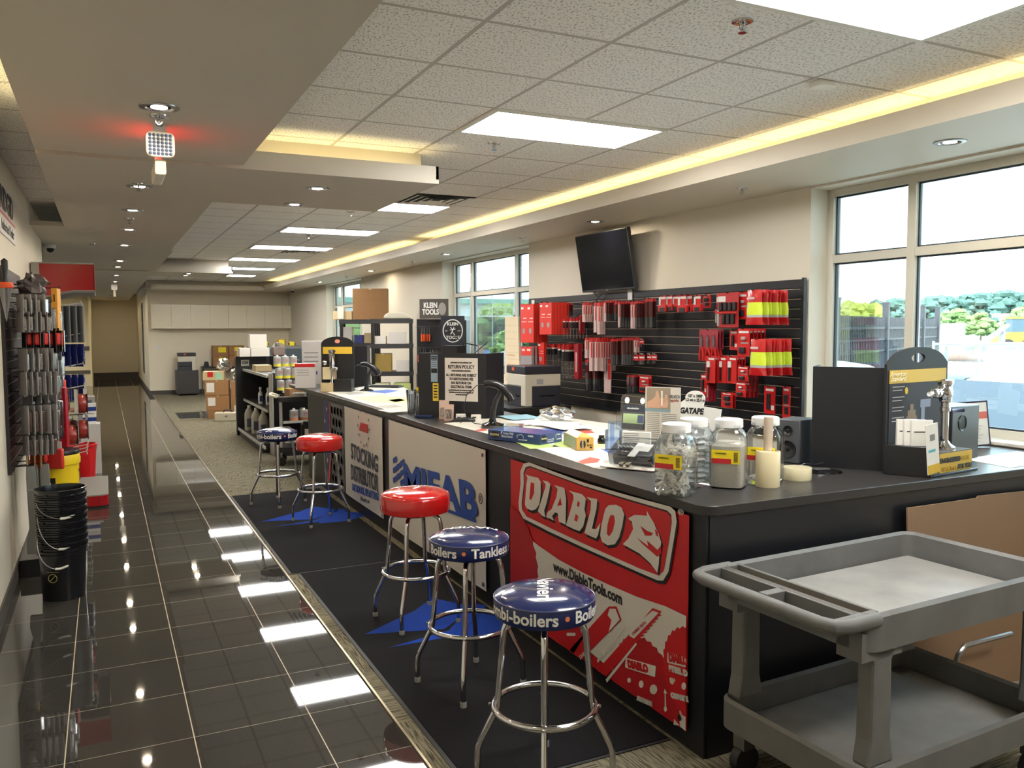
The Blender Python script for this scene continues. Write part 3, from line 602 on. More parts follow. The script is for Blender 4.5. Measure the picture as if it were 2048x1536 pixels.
for px, w, top, r, k, lb in [(1690,44,599,2.0,'yel','yellow-green tree behind the iron fence, left of its mates'),(1722,50,601,2.2,'yel','yellow-green tree behind the iron fence, just left of the window mullion'),(1765,84,606,2.8,'pine','blue-green tree behind the iron fence in the left pane'),(1795,122,602,3.2,'pine','blue-green tree just left of the window mullion'),
    (1846,99,600,3.2,'pine','blue-green tree just right of the window mullion'),(1884,108,596,3.0,'pine','tall pine above the pale container'),(1910,70,614,2.0,'leaf','pale green tree between the pines'),(1940,84,592,2.8,'pine','lone tall pine with open crown in the right pane'),(1962,62,620,1.4,'leaf','small pale tree right of the lone pine'),
    (1985,116,592,4.0,'pine','tall pine above the low tan building'),(2022,102,588,4.0,'pine','dense dark pine near the right edge of the photo'),(2046,64,612,2.0,'leaf','bushy green tree at the very right edge'),
    (1010,33,598,2.2,'leaf','light green shrub tree in the middle window'),(1045,41,600,2.2,'leaf','light green shrub tree behind the white board'),(1028,22,642,.9,'leaf','low green bush in the middle window'),
    (705,45,622,3.0,'leaf','green tree low in the far window'),(685,52,628,2.2,'leaf','green tree at left of the far window')]:
    p = dep(px, w, GZ); top_z = CAMH+(656-top)/FPX*w; tree(p.x, p.y, (top_z-GZ)*1.0, r, k, lb)
# iron fence
a0 = dep(1660, 15.5, GZ); a1 = dep(1875, 24, GZ); d = a1-a0; L = d.length; u = d/L; ang = math.atan2(u.y, u.x)
iron = mat('iron', (40,44,56), .5)
t = thing('iron_fence', 'black iron picket fence outside the left half of the large window', 'fence', a0, ang)
mb = MB()
for i in range(int(L/.13)): mb.box(i*.13, i*.13+.034, -.011, .011, .05, 2.12)
mb.build('pickets', iron, t, smooth=False)
MB().box(0, L, -.02, .02, 1.85, 1.90).box(0, L, -.02, .02, 1.60, 1.64).box(0, L, -.02, .02, .2, .25).box(0, L, -.02, .02, 1.35, 1.39).build('rail', iron, t, smooth=False)
for q in (.3, 4.3, 8.4, L-.1): MB().box(q, q+.13, -.065, .065, 0, 2.42).box(q-.01, q+.14, -.075, .075, 2.42, 2.46).build('post', iron, t, smooth=False)
# chain link fence of the yard
a0 = dep(1868, 23, GZ); a1 = dep(2070, 23.6, GZ); d = a1-a0; L = d.length
galv = mat('galvanised', (170,176,178), .4, .4); meshm = glass('chain_mesh', (225,228,230), .1, .4)
t = thing('chain_link_fence', 'galvanised chain link fence across the right pane of the large window', 'fence', a0, math.atan2(d.y, d.x))
MB().tube([(0,0,1.42),(L,0,1.42)], .03, 6).build('top_rail', galv, t); MB().box(0, L, -.003, .003, 0, 1.42).build('mesh_panel', meshm, t, smooth=False)
for q in (0, L*.45, L*.97): MB().tube([(q,0,0),(q,0,1.5)], .035, 6).build('post', galv, t)
# pipe yard
rust = mat('rusty_pipe', (150,104,84), .8, var=.25); palep = mat('pale_pipe', (176,190,184), .6); gp = mat('green_post', (168,200,180), .6)
for i, (x0, w0, x1, w1, z, r, m, lb) in enumerate([(1865,32,2070,30,.60,.14,rust,'long thin rusty pipe, highest in the yard rack'),(1880,27.5,2010,27,GZ+.34,.34,palep,'fat pale pipe lying in the yard'),(1865,34,1990,29,GZ+.10,.10,rust,'slanting brown pipe low in the yard'),(1690,34,1860,36,GZ+.12,.12,rust,'rusty pipe behind the iron fence'),(1700,31,1865,28,GZ+.12,.12,rust,'lower rusty pipe behind the iron fence'),(2016,24.6,2080,24.4,GZ+.38,.38,mat('dark_pipe',(92,88,80),.8),'dark fat pipe at the right edge of the yard')]):
    p, q = dep(x0, w0, z), dep(x1, w1, z); one('steel_pipe', MB().tube([p, q], r, 12), m, lb, 'pipe')
for i, (px, w) in enumerate([(1882,25.5),(1988,22.5),(2020,25.5)]):
    p = dep(px, w, GZ); t = thing('rack_post', ['pale green rack post nearest the iron fence','pale green rack post in the middle of the pipes','pale green rack post at right of the pipes'][i], 'post', p, .3)
    MB().prism([(-.35,0),(.35,0),(.22,.5),(.25,1.15),(-.2,1.15),(-.2,.5)], (0,-.15,0), (1,0,0), (0,0,1), (0,.3,0)).build('upright', gp, t, smooth=False); MB().box(-.3, .3, -.2, .2, 0, .06).build('foot_plate', gp, t, smooth=False)
a0 = dep(1870, 38, GZ); d = dep(2080, 40, GZ)-a0
t = thing('work_table', 'long white work table across the yard', 'table', a0, math.atan2(d.y, d.x)); MB().box(0, 5.5, -.5, .5, 1.0, 1.08).build('tabletop', white, t, smooth=False)
for q in (.3, 1.9, 3.5, 5.2): MB().box(q, q+.08, -.4, -.32, 0, 1.0).build('leg', mat('tan_leg', (170,150,110), .7), t, smooth=False)
def cont(px, w, wd, dp, h, c, name, label, rz=-.45, rib=True):
    p = dep(px, w, GZ); t = thing('container', label, 'container', p, rz); m = mat(name, c, .6)
    mb = MB(); mb.box(0, wd, 0, dp, 0, h); mb.build('body', m, t, smooth=False); mb = MB()
    n_ = int(wd/.4)
    for i in range(n_): mb.box(i*wd/n_, i*wd/n_+.12, -.06, 0, .05, h-.05)
    mb.build('ribs', m, t, smooth=False)
cont(1880, 52, 1.3, 1.5, 2.0, (188,200,214), 'container_blue', 'pale blue ribbed container in the yard'); cont(1906, 55, .8, 1.5, 2.1, (178,180,178), 'container_grey', 'grey ribbed container beside the pale blue one')
cont(1924, 66, 2.6, 2, 2.1, (150,176,158), 'container_green', 'long pale green container in the yard'); cont(1868, 75, 4, 2, 2.4, (196,160,126), 'container_tan', 'long tan shed roof beyond the yard'); cont(1982, 92, 2.6, 2, 3.3, (176,140,124), 'shed_brown', 'low tan building under the tall pine')
cont(1700, 60, 8, 3, 1.6, (176,176,182), 'shed_white', 'long pale shed behind the iron fence')
def loader(px, w, label):
    p = dep(px, w, GZ); t = thing('wheel_loader', label, 'loader', p, -.45); ym = mat('machine_yellow', (206,150,50), .5)
    MB().prism([(0,.6),(2.4,.6),(2.6,1.1),(2.3,1.5),(1.0,1.5),(.2,1.3)], (0,0,0), (1,0,0), (0,0,1), (0,1.1,0)).build('body', ym, t, smooth=False)
    MB().box(1.0, 1.9, .15, .95, 1.5, 2.4).build('cab_glass', mat('cab_glass', (70,90,104), .2), t, smooth=False); MB().box(.95, 1.95, .1, 1.0, 2.4, 2.5).build('cab_roof', ym, t, smooth=False)
    for x in (.55, 2.0):
        MB().lathe([(.5,-.2),(.55,-.1),(.55,.1),(.5,.2)], (0,0,0), 20, ax='y').build('wheel', mat('tyre', (52,50,48), .8), t, loc=(x, -.05, .5))
    MB().prism([(-1.0,.15),(-.5,.15),(-.4,.8),(-.7,.9)], (0,-.1,0), (1,0,0), (0,0,1), (0,1.3,0)).build('bucket', mat('bucket_steel', (150,140,120), .6), t, smooth=False)
loader(1998, 56, 'yellow wheel loader standing in the yard'); loader(2044, 60, 'second yellow loader cut by the right edge of the photo')
p = dep(1962, 54, GZ); t = thing('conveyor', 'slanting blue conveyor in front of the yellow loader', 'conveyor', p, -.45)
MB().prism([(0,.5),(1.9,1.9),(1.9,2.05),(0,.75)], (0,0,0), (1,0,0), (0,0,1), (0,.5,0)).build('belt_frame', mat('conveyor_blue', (120,150,196), .5), t, smooth=False); MB().box(.4, .5, 0, .5, 0, .8).box(1.5, 1.6, 0, .5, 0, 1.6).build('leg', galv, t, smooth=False)
p = dep(1955, 44, GZ); rr = random.Random(3); mb = MB()
for i in range(40): mb.tube([(p.x+rr.uniform(-.2,2.2), p.y+rr.uniform(-.8,.8), GZ+rr.uniform(.02,.5)), (p.x+rr.uniform(-.2,2.2), p.y+rr.uniform(-.8,.8), GZ+rr.uniform(.02,.55))], .04, 5)
tag(mb.build('scrap_heap', mat('scrap_red', (190,90,90), .7)), 'heap of red pipe offcuts in the yard', 'scrap', kind='stuff')
# cars: body profile lofted across the width
def car(name, label, x, y, rz, L, W, H, paint, suv=False):
    t = thing(name, label, 'car', (x, y, GZ), rz); pm = mat(*paint)
    if suv: low = [(-.5,.28),(-.49,.95),(-.46,1.05),(.18,1.08),(.46,.98),(.5,.7),(.5,.28)]; roof = [(-.47,1.03),(-.43,H-.04),(-.38,H),(.05,H),(.10,H-.03),(.24,1.06)]
    else: low = [(-.5,.3),(-.5,.80),(-.46,.93),(-.28,.97),(.2,.95),(.42,.84),(.49,.68),(.5,.3)]; roof = [(-.38,.95),(-.24,H-.08),(-.12,H),(.0,H),(.1,H-.06),(.27,.94)]
    def loft(prof, w0, tk, name, m, inset=1.0):
        n_ = len(prof); mb = MB(); ks = [(-1,.90),(-.97,.97),(-.8,1),(.8,1),(.97,.97),(1,.90)]
        for s_, q in ks: mb.v += [(a*L*(1 if q > .95 else .985), s_*w0/2*(1-tk*max(0, b_-.6)), .28+(b_-.28)*q if q < 1 else b_) for a, b_ in prof]
        for j in range(len(ks)-1):
            for i in range(n_): i2 = (i+1) % n_; mb.f.append((j*n_+i, j*n_+i2, (j+1)*n_+i2, (j+1)*n_+i))
        mb.f.append(tuple(range(n_))); mb.f.append(tuple(len(ks)*n_-1-i for i in range(n_))); mb.mi = [0]*len(mb.f)
        return mb.build(name, m, t, bev=.03)
    loft(low, W, .0, 'body', pm); loft(roof, W*.90, .16, 'cabin', pm)
    gm = mat('car_glass', (52,62,72), .08)
    hb = .94 if not suv else 1.06; a0, a1 = roof[1][0]*L, roof[4][0]*L; w2 = W*.45
    for s_ in (-1, 1):
        for k, (u0, u1) in enumerate(((.04,.47),(.52,.97))):
            xb0 = (roof[0][0]+.02)*L+(roof[5][0]-roof[0][0]-.06)*L*u0; xb1 = (roof[0][0]+.02)*L+(roof[5][0]-roof[0][0]-.06)*L*u1; xt0 = a0+(a1-a0)*u0; xt1 = a0+(a1-a0)*u1
            yb = s_*(w2*(1-.16*(hb-.6))+.008); yt = s_*(w2*(1-.16*(H-.1-.6))+.012)
            MB().poly([(xb0,yb,hb+.05),(xb1,yb,hb+.05),(xt1,yt,H-.10),(xt0,yt,H-.10)] if s_ < 0 else [(xb1,yb,hb+.05),(xb0,yb,hb+.05),(xt0,yt,H-.10),(xt1,yt,H-.10)]).build('side_window', gm, t, smooth=False)
    for (i0, i1) in ((4, 5), (0, 1)):
        xa, za = roof[i0][0]*L, roof[i0][1]; xb, zb = roof[i1][0]*L, roof[i1][1]; n3 = Vector((-(zb-za), 0, xb-xa)).normalized()*(.02 if i0 == 4 else .02); n3 = n3 if n3.z > 0 else -n3
        P = [(xa+(xb-xa)*.1+n3.x, -w2*.86, za+(zb-za)*.1+n3.z),(xa+(xb-xa)*.1+n3.x, w2*.86, za+(zb-za)*.1+n3.z),(xa+(xb-xa)*.9+n3.x, w2*.9, za+(zb-za)*.9+n3.z),(xa+(xb-xa)*.9+n3.x, -w2*.9, za+(zb-za)*.9+n3.z)]
        MB().poly(P).build('windscreen' if i0 == 4 else 'rear_window', gm, t, smooth=False)
    for a in (-.31, .31):
        for s_ in (-1, 1):
            MB().lathe([(.2,-.11),(.31,-.11),(.33,-.08),(.33,.08),(.31,.11),(.2,.11)], (0,0,0), 24, ax='y').build('tyre', mat('tyre', (52,50,48), .8), t, loc=(a*L, s_*(W/2-.09), .33))
            MB().lathe([(.001,-.05),(.2,-.11),(.2,.11),(.001,.05)], (0,0,0), 20, ax='y').build('wheel_rim', steel, t, loc=(a*L, s_*(W/2-.09), .33))
    for s_ in (-1, 1):
        MB().cb((-.495*L, s_*W*.38, .78), (.06, .3, .13)).build('tail_lamp', mat('tail_red', (190,20,30), .2), t, bev=.01); MB().cb((.485*L, s_*W*.37, .68), (.06, .32, .12)).build('headlamp', mat('lamp_clear', (215,220,225), .1), t, bev=.01)
        MB().cb((.17*L, s_*(W/2+.08), 1.0), (.12, .16, .12)).build('wing_mirror', pm, t, bev=.02)
wp = ('car_white', (236,238,240), .2); 
car('sedan', 'white sedan parked closest to the large window', 8.7, 4.7, R(2), 4.7, 1.85, 1.50, wp)
car('sedan', 'white sedan parked behind the closest white car', 8.45, 8.25, R(0), 4.6, 1.82, 1.47, wp)
car('suv', 'dark grey sport utility car seen in the left pane of the large window', 9.75, 11.35, R(0), 4.6, 1.9, 1.86, ('car_dark', (62,72,84), .2), True)
car('sedan', 'blue-grey sedan outside the middle window', 8.4, 16.2, R(178), 4.6, 1.82, 1.45, ('car_blue', (96,122,146), .2))
# behind the middle and far windows
bldg = mat('pale_building', (196,206,208), .8); t = thing('warehouse', 'long pale warehouse beyond the middle window', 'building', (6, 66, GZ), 0)
MB().box(0, 34, 0, 8, 0, 4.0).build('wall', bldg, t, smooth=False); MB().box(-.4, 34.4, -.5, 8.5, 4.0, 4.4).build('roof', mat('roof_teal', (120,160,150), .7), t, smooth=False)
for i in range(6): MB().box(2+i*4.5, 3.8+i*4.5, -.05, 0, .8, 2.2).build('door_panel', mat('door_tan', (206,190,150), .7), t, smooth=False)
t = thing('brick_wall', 'low red brick wall beyond the lawn', 'wall', (10, 57, GZ), R(0)); MB().box(0, 24, 0, .3, 0, 1.35).build('wall_face', mat('brick', (150,100,92), .85, var=.2, scale=12), t, smooth=False); MB().box(-.05, 24.05, -.03, .33, 1.35, 1.43).build('coping', white, t, smooth=False)
one('tarp', MB().prism([(0,0),(4,0),(2.9,1.3),(1.7,1.9),(.7,1.2)], dep(958, 50, GZ+.02), (.9,-.44,0), (0,0,1), (.3,.5,0)), mat('tarp_blue', (60,120,196), .6), 'blue tarpaulin heap before the brick wall', 'tarp')
t = thing('ornamental_fence', 'wire fence with a row of rings outside the middle window', 'fence', dep(895, 26, GZ), math.atan2(-.44, .9)+.2)
for i in range(9): MB().tube([(.15+i*.26+.125*math.cos(k*PI/9), 0, 2.42+.125*math.sin(k*PI/9)) for k in range(18)], .008, 5, True).build('ring', galv, t)
MB().tube([(0,0,2.27),(2.9,0,2.27)], .02, 6).tube([(0,0,2.56),(2.9,0,2.56)], .010, 5).build('rail', galv, t)
for i in range(5): MB().tube([(.02+i*.7,0,0),(.02+i*.7,0,3.2)], .016, 6).build('post', galv, t)
MB().box(0, 2.9, -.002, .002, 0, 2.27).build('mesh_panel', meshm, t, smooth=False)

# ================= THINGS ON THE COUNTER =================
CZ = 1.0672
def cz(px, py, z=CZ): return onpl(px, py, 2, z)
def ang(a, b): return math.atan2(b.y-a.y, b.x-a.x)
def vtop(p, py):                                     # height above p of image row py
    lo, hi = -1, 4
    for _ in range(40):
        m = (lo+hi)/2; d = Vector((p.x, p.y, m))-CAM; y = 768-FPX*d.dot(UP)/d.dot(FW)
        if y > py: lo = m
        else: hi = m
    return lo
def wpt(px, py, x): p = onpl(px, py, 0, x); return p.y, p.z
# four wide jars
jarL = ['square clear jar full of white fittings, nearest the display box', 'clear jar of rolled white cloth behind the jar of fittings', 'clear jar of cream granules with yellow label, in the middle', 'nearly empty clear jar behind the stretch wrap roll']
for i, (px, py) in enumerate([(1353,846),(1388,836),(1458,837),(1531,833)]):
    p = cz(px, py, 1.376); t = thing('storage_jar', jarL[i], 'jar', (p.x, p.y, CZ), R((28, 10, 40, 35)[i]), 'wide mouth jars on the counter corner')
    MB().lathe([(.001,.002),(.070,.002),(.078,.010),(.080,.03),(.078,.12),(.080,.20),(.078,.225),(.066,.250),(.056,.262),(.055,.285)], n=40, sq=5).build('jar_body', clear, t)
    MB().lathe([(.001,.309),(.056,.309),(.062,.305),(.063,.272),(.060,.270)], n=40).build('lid', whitep, t)
    rr = random.Random(i)
    if i == 0:
        mb = MB(); fitm = mat('fitting_white', (240,237,228), .5)
        for k in range(230):
            a = rr.uniform(0, 6.28); T = Matrix.Translation((rr.uniform(-.056,.056), rr.uniform(-.056,.056), rr.uniform(.014,.20))) @ Matrix.Rotation(a, 4, (rr.random(), rr.random(), rr.random()+.1)); mb.T = T
            mb.box(-.024, .024, -.007, .007, -.005, .005) if k % 3 else mb.box(-.017, .017, -.015, .015, -.003, .003)
        tag(mb.build('white_fittings', fitm, t, smooth=False), kind='stuff')
    elif i == 1:
        mb = MB()
        for k in range(9): mb.lathe([(.001,0),(.045,.005),(.062,.015),(.045,.025),(.001,.03)], (rr.uniform(-.008,.008), rr.uniform(-.008,.008), .01+k*.025), 14)
        mb.build('rolled_cloth', mat('cloth_white', (222,224,222), .8, bump=.5, scale=60), t)
    elif i == 2:
        MB().lathe([(.001,.006),(.072,.006),(.0745,.02),(.074,.19),(.05,.205),(.001,.20)], n=32, sq=5).build('granules', mat('granule', (238,232,218), .8, var=.1, scale=120, bump=.3), t)
    else:
        mb = MB()
        for k in range(16): mb.lathe([(.001,-.01),(.016,0),(.001,.01)], (rr.uniform(-.05,.05), rr.uniform(-.05,.05), .016+.03*rr.random()), 8)
        tag(mb.build('white_caps', whitep, t), kind='stuff')
    if i != 1:
        lz = .12 if i else .125; a0 = math.atan2(-p.y, -p.x)-R((28,10,40,35)[i]); k4 = round(a0/(PI/2)-(.0 if i else .5))*PI/2
        m = MB(); m.T = Matrix.Rotation(k4, 4, 'Z'); m.box(.0805, .0815, -.062, .062, lz-.005, lz+.055); lab = m.build('jar_label', mat('label_yellow', (238,214,30), .5), t, smooth=False)
        m = MB(); m.T = Matrix.Rotation(k4, 4, 'Z'); m.box(.0813, .0822, -.061, .025, lz-.005, lz+.017).build('label_band', mat('label_red', (188,34,40), .5), lab, smooth=False)
        m = MB(); m.T = Matrix.Rotation(k4, 4, 'Z')
        for k in range(8): m.box(.0813, .0822, .036, .054, lz+.004+k*.0055, lz+.007+k*.0055)
        m.build('barcode', ink, lab, smooth=False)
        tt = text('WARNING', .010, ink, lab, (.0823, 0, .0), (0,1,0), (0,0,1)); M4 = Matrix.Rotation(k4, 4, 'Z') @ Matrix.Translation((0, -.02, lz+.040)); tt.data.transform(M4)
# stretch wrap, tape
p = cz(1535, 972); t = thing('stretch_wrap', 'roll of cloudy stretch wrap standing on its cardboard core', 'roll', (p.x, p.y+.0, CZ))
MB().lathe([(.02,0),(.054,0),(.055,.004),(.055,.158),(.053,.162),(.02,.162)], n=36).build('film_roll', mat('film', (222,208,168), .25, coat=.5), t); MB().lathe([(.016,.0),(.0205,.0),(.0205,.315),(.016,.315)], n=24).build('core_tube', mat('core', (196,178,158), .8), t)
p = cz(1594, 958); t = thing('packing_tape', 'flat roll of clear packing tape beside the stretch wrap', 'tape', (p.x, p.y, CZ))
MB().lathe([(.042,0),(.066,0),(.067,.003),(.067,.054),(.066,.057),(.042,.057)], n=40).build('tape_coil', mat('tape_clear', (224,214,176), .12, coat=.6), t); MB().lathe([(.0395,.001),(.042,.001),(.042,.0565),(.0395,.0565)], n=40).build('core', mat('core', (196,178,158), .8), t)
# small loudspeaker
p = cz(1600, 926); t = thing('desktop_speaker', 'small grey desktop loudspeaker beside the black partition', 'speaker', (p.x+.03, p.y+.06, CZ), R(108))
MB().box(-.065, .065, -.085, .085, 0, .232).build('cabinet', mat('speaker_grey', (62,64,68), .5), t, bev=.006)
fb = MB().box(-.064, .064, .085, .093, .002, .230).build('baffle', mat('baffle', (74,77,82), .45), t, bev=.004)
for zc, r_ in ((.075,.048),(.175,.026)):
    MB().lathe([(r_,.0),(r_*.96,.006),(r_*.86,.004),(r_*.3,-.006),(r_*.28,.002),(.001,.005)], (0,.093,zc), 28, ax='y').build('driver', mat('driver_black', (20,20,22), .4), t)
for v in []: pass
# black oval base with pad and cables
p = cz(1650, 945); t = thing('signature_pad', 'black oval pad lying in front of the desktop speaker', 'pad', (p.x, p.y, CZ), -.35)
MB().lathe([(.001,.016),(.05,.015),(.075,.008),(.08,0)], n=36, sx=1.1, sy=.75).build('base', gloss_black, t); MB().box(-.06, .02, -.025, .025, .014, .022).build('pad_face', mat('pad_grey', (60,60,58), .5), t, bev=.003)
MB().tube([(-.12,.04,.02),(-.09,.03,.04),(-.03,.05,.03),(.02,.06,.035)], .006, 8).build('pen', dkplastic, t)
# black partition
a, b_ = cz(1622, 933), cz(1768, 943); d = (b_-a); an = ang(a, b_); ht = vtop(a, 733)-CZ
t = thing('privacy_partition', 'plain black partition panel left of the flush valve display', 'partition', (a.x, a.y, CZ), an); Lp = d.length*1.0
MB().box(0, Lp, 0, .018, 0, ht).build('panel', black, t, smooth=False); MB().box(0, .018, .018, .20, 0, ht).build('side_panel', black, t, smooth=False)
# flush valve counter display
O = Vector((3.53, 2.675, CZ)); rz = R(6.7); U_ = Vector((math.cos(rz), math.sin(rz), 0)); V_ = Vector((-math.sin(rz), math.cos(rz), 0))
t = thing('flush_valve_display', 'tall black counter display with yellow header and chrome flush valve', 'display', O, rz)
MB().box(0, .40, -.02, .20, 0, .012).build('base', dkplastic, t, bev=.003)
BX0, BX1 = -.075, .455; BC = (BX0+BX1)/2; BW = (BX1-BX0)/2
mb = MB(); mb.prism([(BX0,0),(BX1,0),(BX1,.50),(BX0,.50)], (0,.185,0), (1,0,0), (0,0,1), (0,.014,0))
ar = [(BX0,.50),(BX0,.535)]+[(BC+BW*.93*math.cos(R(q)), .535+.082*math.sin(R(q))) for q in range(165, 14, -10)]+[(BX1,.535),(BX1,.50)]
ar += [(BX1-(BX1-BX0)*k/8, .50) for k in range(1, 8)]
ar.sort(key=lambda p: math.atan2(p[1]-.562, p[0]-BC)); n_ = len(ar); hp = []
for x_, z_ in ar:
    aa = math.atan2((z_-.562)/.024, (x_-BC)/.06); hp.append((BC+.06*math.cos(aa), .562+.024*math.sin(aa)))
k0 = len(mb.v)
for y_ in (.185, .199): mb.v += [(x_, y_, z_) for x_, z_ in ar]+[(x_, y_, z_) for x_, z_ in hp]
for i in range(n_):
    j = (i+1) % n_; mb.f += [(k0+i, k0+n_+i, k0+n_+j, k0+j), (k0+2*n_+i, k0+2*n_+j, k0+3*n_+j, k0+3*n_+i), (k0+i, k0+j, k0+2*n_+j, k0+2*n_+i), (k0+n_+i, k0+3*n_+i, k0+3*n_+j, k0+n_+j)]
mb.mi = [0]*len(mb.f); mb.build('back_board', mat('display_black', (18,17,20), .6), t, smooth=False)
MB().box(-.055, .435, .182, .185, .13, .44).build('info_panel', mat('aubergine', (34,26,34), .6), t, smooth=False)
hd = MB().box(-.055, .435, .180, .185, .44, .505).build('header', mat('header_yellow', (208,170,50), .5), t, smooth=False)
text('American\nStandard', .036, mat('pale_print', (238,226,180), .5), hd, (.01, .1785, .473), (1,0,0), (0,0,1), shear=.35, line=.65)
ip = MB()
for i in range(12):
    if i % 3 != 2: ip.box(-.03, -.03+(.10 if i % 3 == 0 else .08), .1808, .182, .42-i*.017, .424-i*.017)
ip.build('info_print', mat('print_grey', (170,165,165), .5), t, smooth=False)
MB().prism(ell(.085, .40, .013, .018, 14), (0,.182,0), (1,0,0), (0,0,1), (0,-.002,0)).build('seal', mat('seal_yellow', (206,176,40), .5), t)
mb = MB().box(.10, .17, .1808, .182, .16, .30).box(.12, .15, .1806, .182, .30, .33).box(.09, .18, .1806, .182, .255, .27); mb.build('cutaway_print', mat('bronze_print', (120,92,60), .4), t, smooth=False)
mb = MB().box(.21, .30, .1808, .182, .31, .35).box(.22, .25, .1808, .182, .16, .31).box(.20, .30, .1808, .182, .22, .235); mb.build('pipe_print', mat('blue_grey_print', (120,126,150), .4), t, smooth=False)
pw = [(-.105,.17),(-.02,-.02),(.06,-.01),(.06,.17)]
MB().prism(pw, (0,0,0), (1,0,0), (0,1,0), (0,0,.145)).build('brochure_pocket', dkplastic, t, bev=.003)
mb = MB().box(.07, .355, -.01, .12, .0, .105); yb = mb.build('yellow_block', mat('header_yellow', (208,170,50), .5), t, smooth=False)
MB().box(.072, .353, -.008, .118, .105, .11).build('block_top', mat('block_grey', (86,86,84), .4), t, smooth=False)
text('ENGINEERED', .033, ink, yb, (.157, -.0125, .070), (1,0,0), (0,0,1), off=.0012, sx=.92); text('BY US', .033, mat('block_print', (178,146,44), .5), yb, (.292, -.0125, .070), (1,0,0), (0,0,1), sx=.85)
text('TO BE SIMPLE', .033, mat('block_print', (178,146,44), .5), yb, (.155, -.0125, .028), (1,0,0), (0,0,1), sx=.72); text('FOR YOU', .033, ink, yb, (.287, -.0125, .030), (1,0,0), (0,0,1), off=.0012, sx=.88)
vx, vy = .215, .055
v = MB().lathe([(.052,.11),(.052,.125),(.03,.140),(.024,.15),(.019,.155),(.019,.30),(.026,.302),(.026,.318),(.021,.32),(.021,.345),(.031,.35),(.031,.43),(.036,.435),(.036,.455),(.0,.46)], (vx,vy,0), 28).build('flush_pipe', chrome, t)
MB().lathe([(.012,0),(.012,.03),(.017,.032),(.022,.045),(.022,.06),(.015,.062),(.024,.07),(.026,.10),(.018,.115),(.014,.12),(.034,.13),(.040,.145),(.040,.165),(.034,.178),(.001,.182)][::-1], (0,0,0), 24, ax='x').build('stop_valve', chrome, t, loc=(vx-.175, vy-.02, .395), rz=.1)
mb = MB().lathe([(.012,0),(.016,.01),(.010,.02),(.008,.09),(.010,.095)], (0,0,0), 14, ax='x'); mb.build('flush_handle', mat('handle_dark', (70,66,96), .3, .6), t, loc=(vx+.03, vy, .30), rz=-.25)
# brochures in the pocket
for i in range(3):
    o = one('brochure', MB().box(0, .10, -.004, .012, 0, .21).box(.012, .09, -.0048, -.004, .05, .055, 1).box(.012, .09, -.0048, -.004, .15, .155, 1), [paper, ink], ['white brochure at the back of the display pocket','white brochure in the middle of the display pocket','white brochure at the front of the display pocket'][i], 'brochure', 'brochures in the display pocket', loc=O+U_*(-.060+.012*i)+V_*(.135-.03*i)+Vector((0,0,.06)), rz=rz-.62, smooth=False)
mb = MB().box(0, .085, -.004, 0, 0, .24).box(0, .085, -.0048, -.004, 0, .045, 1).box(.01, .06, -.0048, -.004, .105, .118, 2).box(.025, .06, -.0048, -.004, .16, .19, 3); o = one('brochure', mb, [paper, mat('header_yellow', (208,170,50), .5), mat('teal_print', (90,170,180), .5), steel], 'tall leaflet with yellow foot leaning on the display pocket', 'brochure', loc=O+U_*(-.055)+V_*(-.024)+Vector((0,0,.018)), rz=rz-.1, smooth=False); o.rotation_euler[1] = -.12
# subwoofer and framed sheet
p = cz(1940, 921); t = thing('subwoofer', 'black subwoofer box standing behind the flush valve display', 'speaker', (4.13, 3.03, CZ), R(10))
MB().box(-.15, .15, -.10, .18, 0, .295).build('cabinet', mat('sub_black', (28,29,34), .35), t, bev=.006); MB().lathe([(.045,0),(.042,-.004),(.036,0),(.03,.03),(.001,.04)], (-.04,-.10,.205), 28, ax='y').build('port', mat('port_black', (6,6,8), .3), t)
p = Vector((4.60, 3.22, CZ+.02)); t = thing('framed_notice', 'small framed notice with red stripe leaning by the window sill', 'frame', (4.62, 3.22, CZ+.004), R(-24))
T = Matrix.Rotation(-.10, 4, 'X') @ Matrix.Rotation(-.06, 4, 'Y')
m = MB(); m.T = T; m.box(-.115, .115, 0, .010, 0, .27).build('frame', mat('frame_dark', (52,44,66), .4), t, smooth=False); m = MB(); m.T = T; m.box(-.105, .105, -.003, 0, .01, .26).build('sheet', paper, t, smooth=False)
m = MB(); m.T = T; m.box(-.104, .104, -.0045, -.003, .165, .205).build('red_stripe', mat('stripe_red', (206,110,96), .6), t, smooth=False); m = MB(); m.T = T
for i in range(7): m.box(-.08, .05+.01*(i % 3), -.0045, -.003, .03+i*.018, .033+i*.018)
m.build('print', mat('print_grey', (170,165,165), .5), t, smooth=False)
one('paper_sheet', MB().prism([(0,0),(.60,.04),(.58,.34),(.05,.30)], (4.12, 2.66, CZ), (1,0,0), (0,1,0), (0,0,.0015)), paper, 'large white sheet lying on the counter by the window', 'paper', smooth=False)
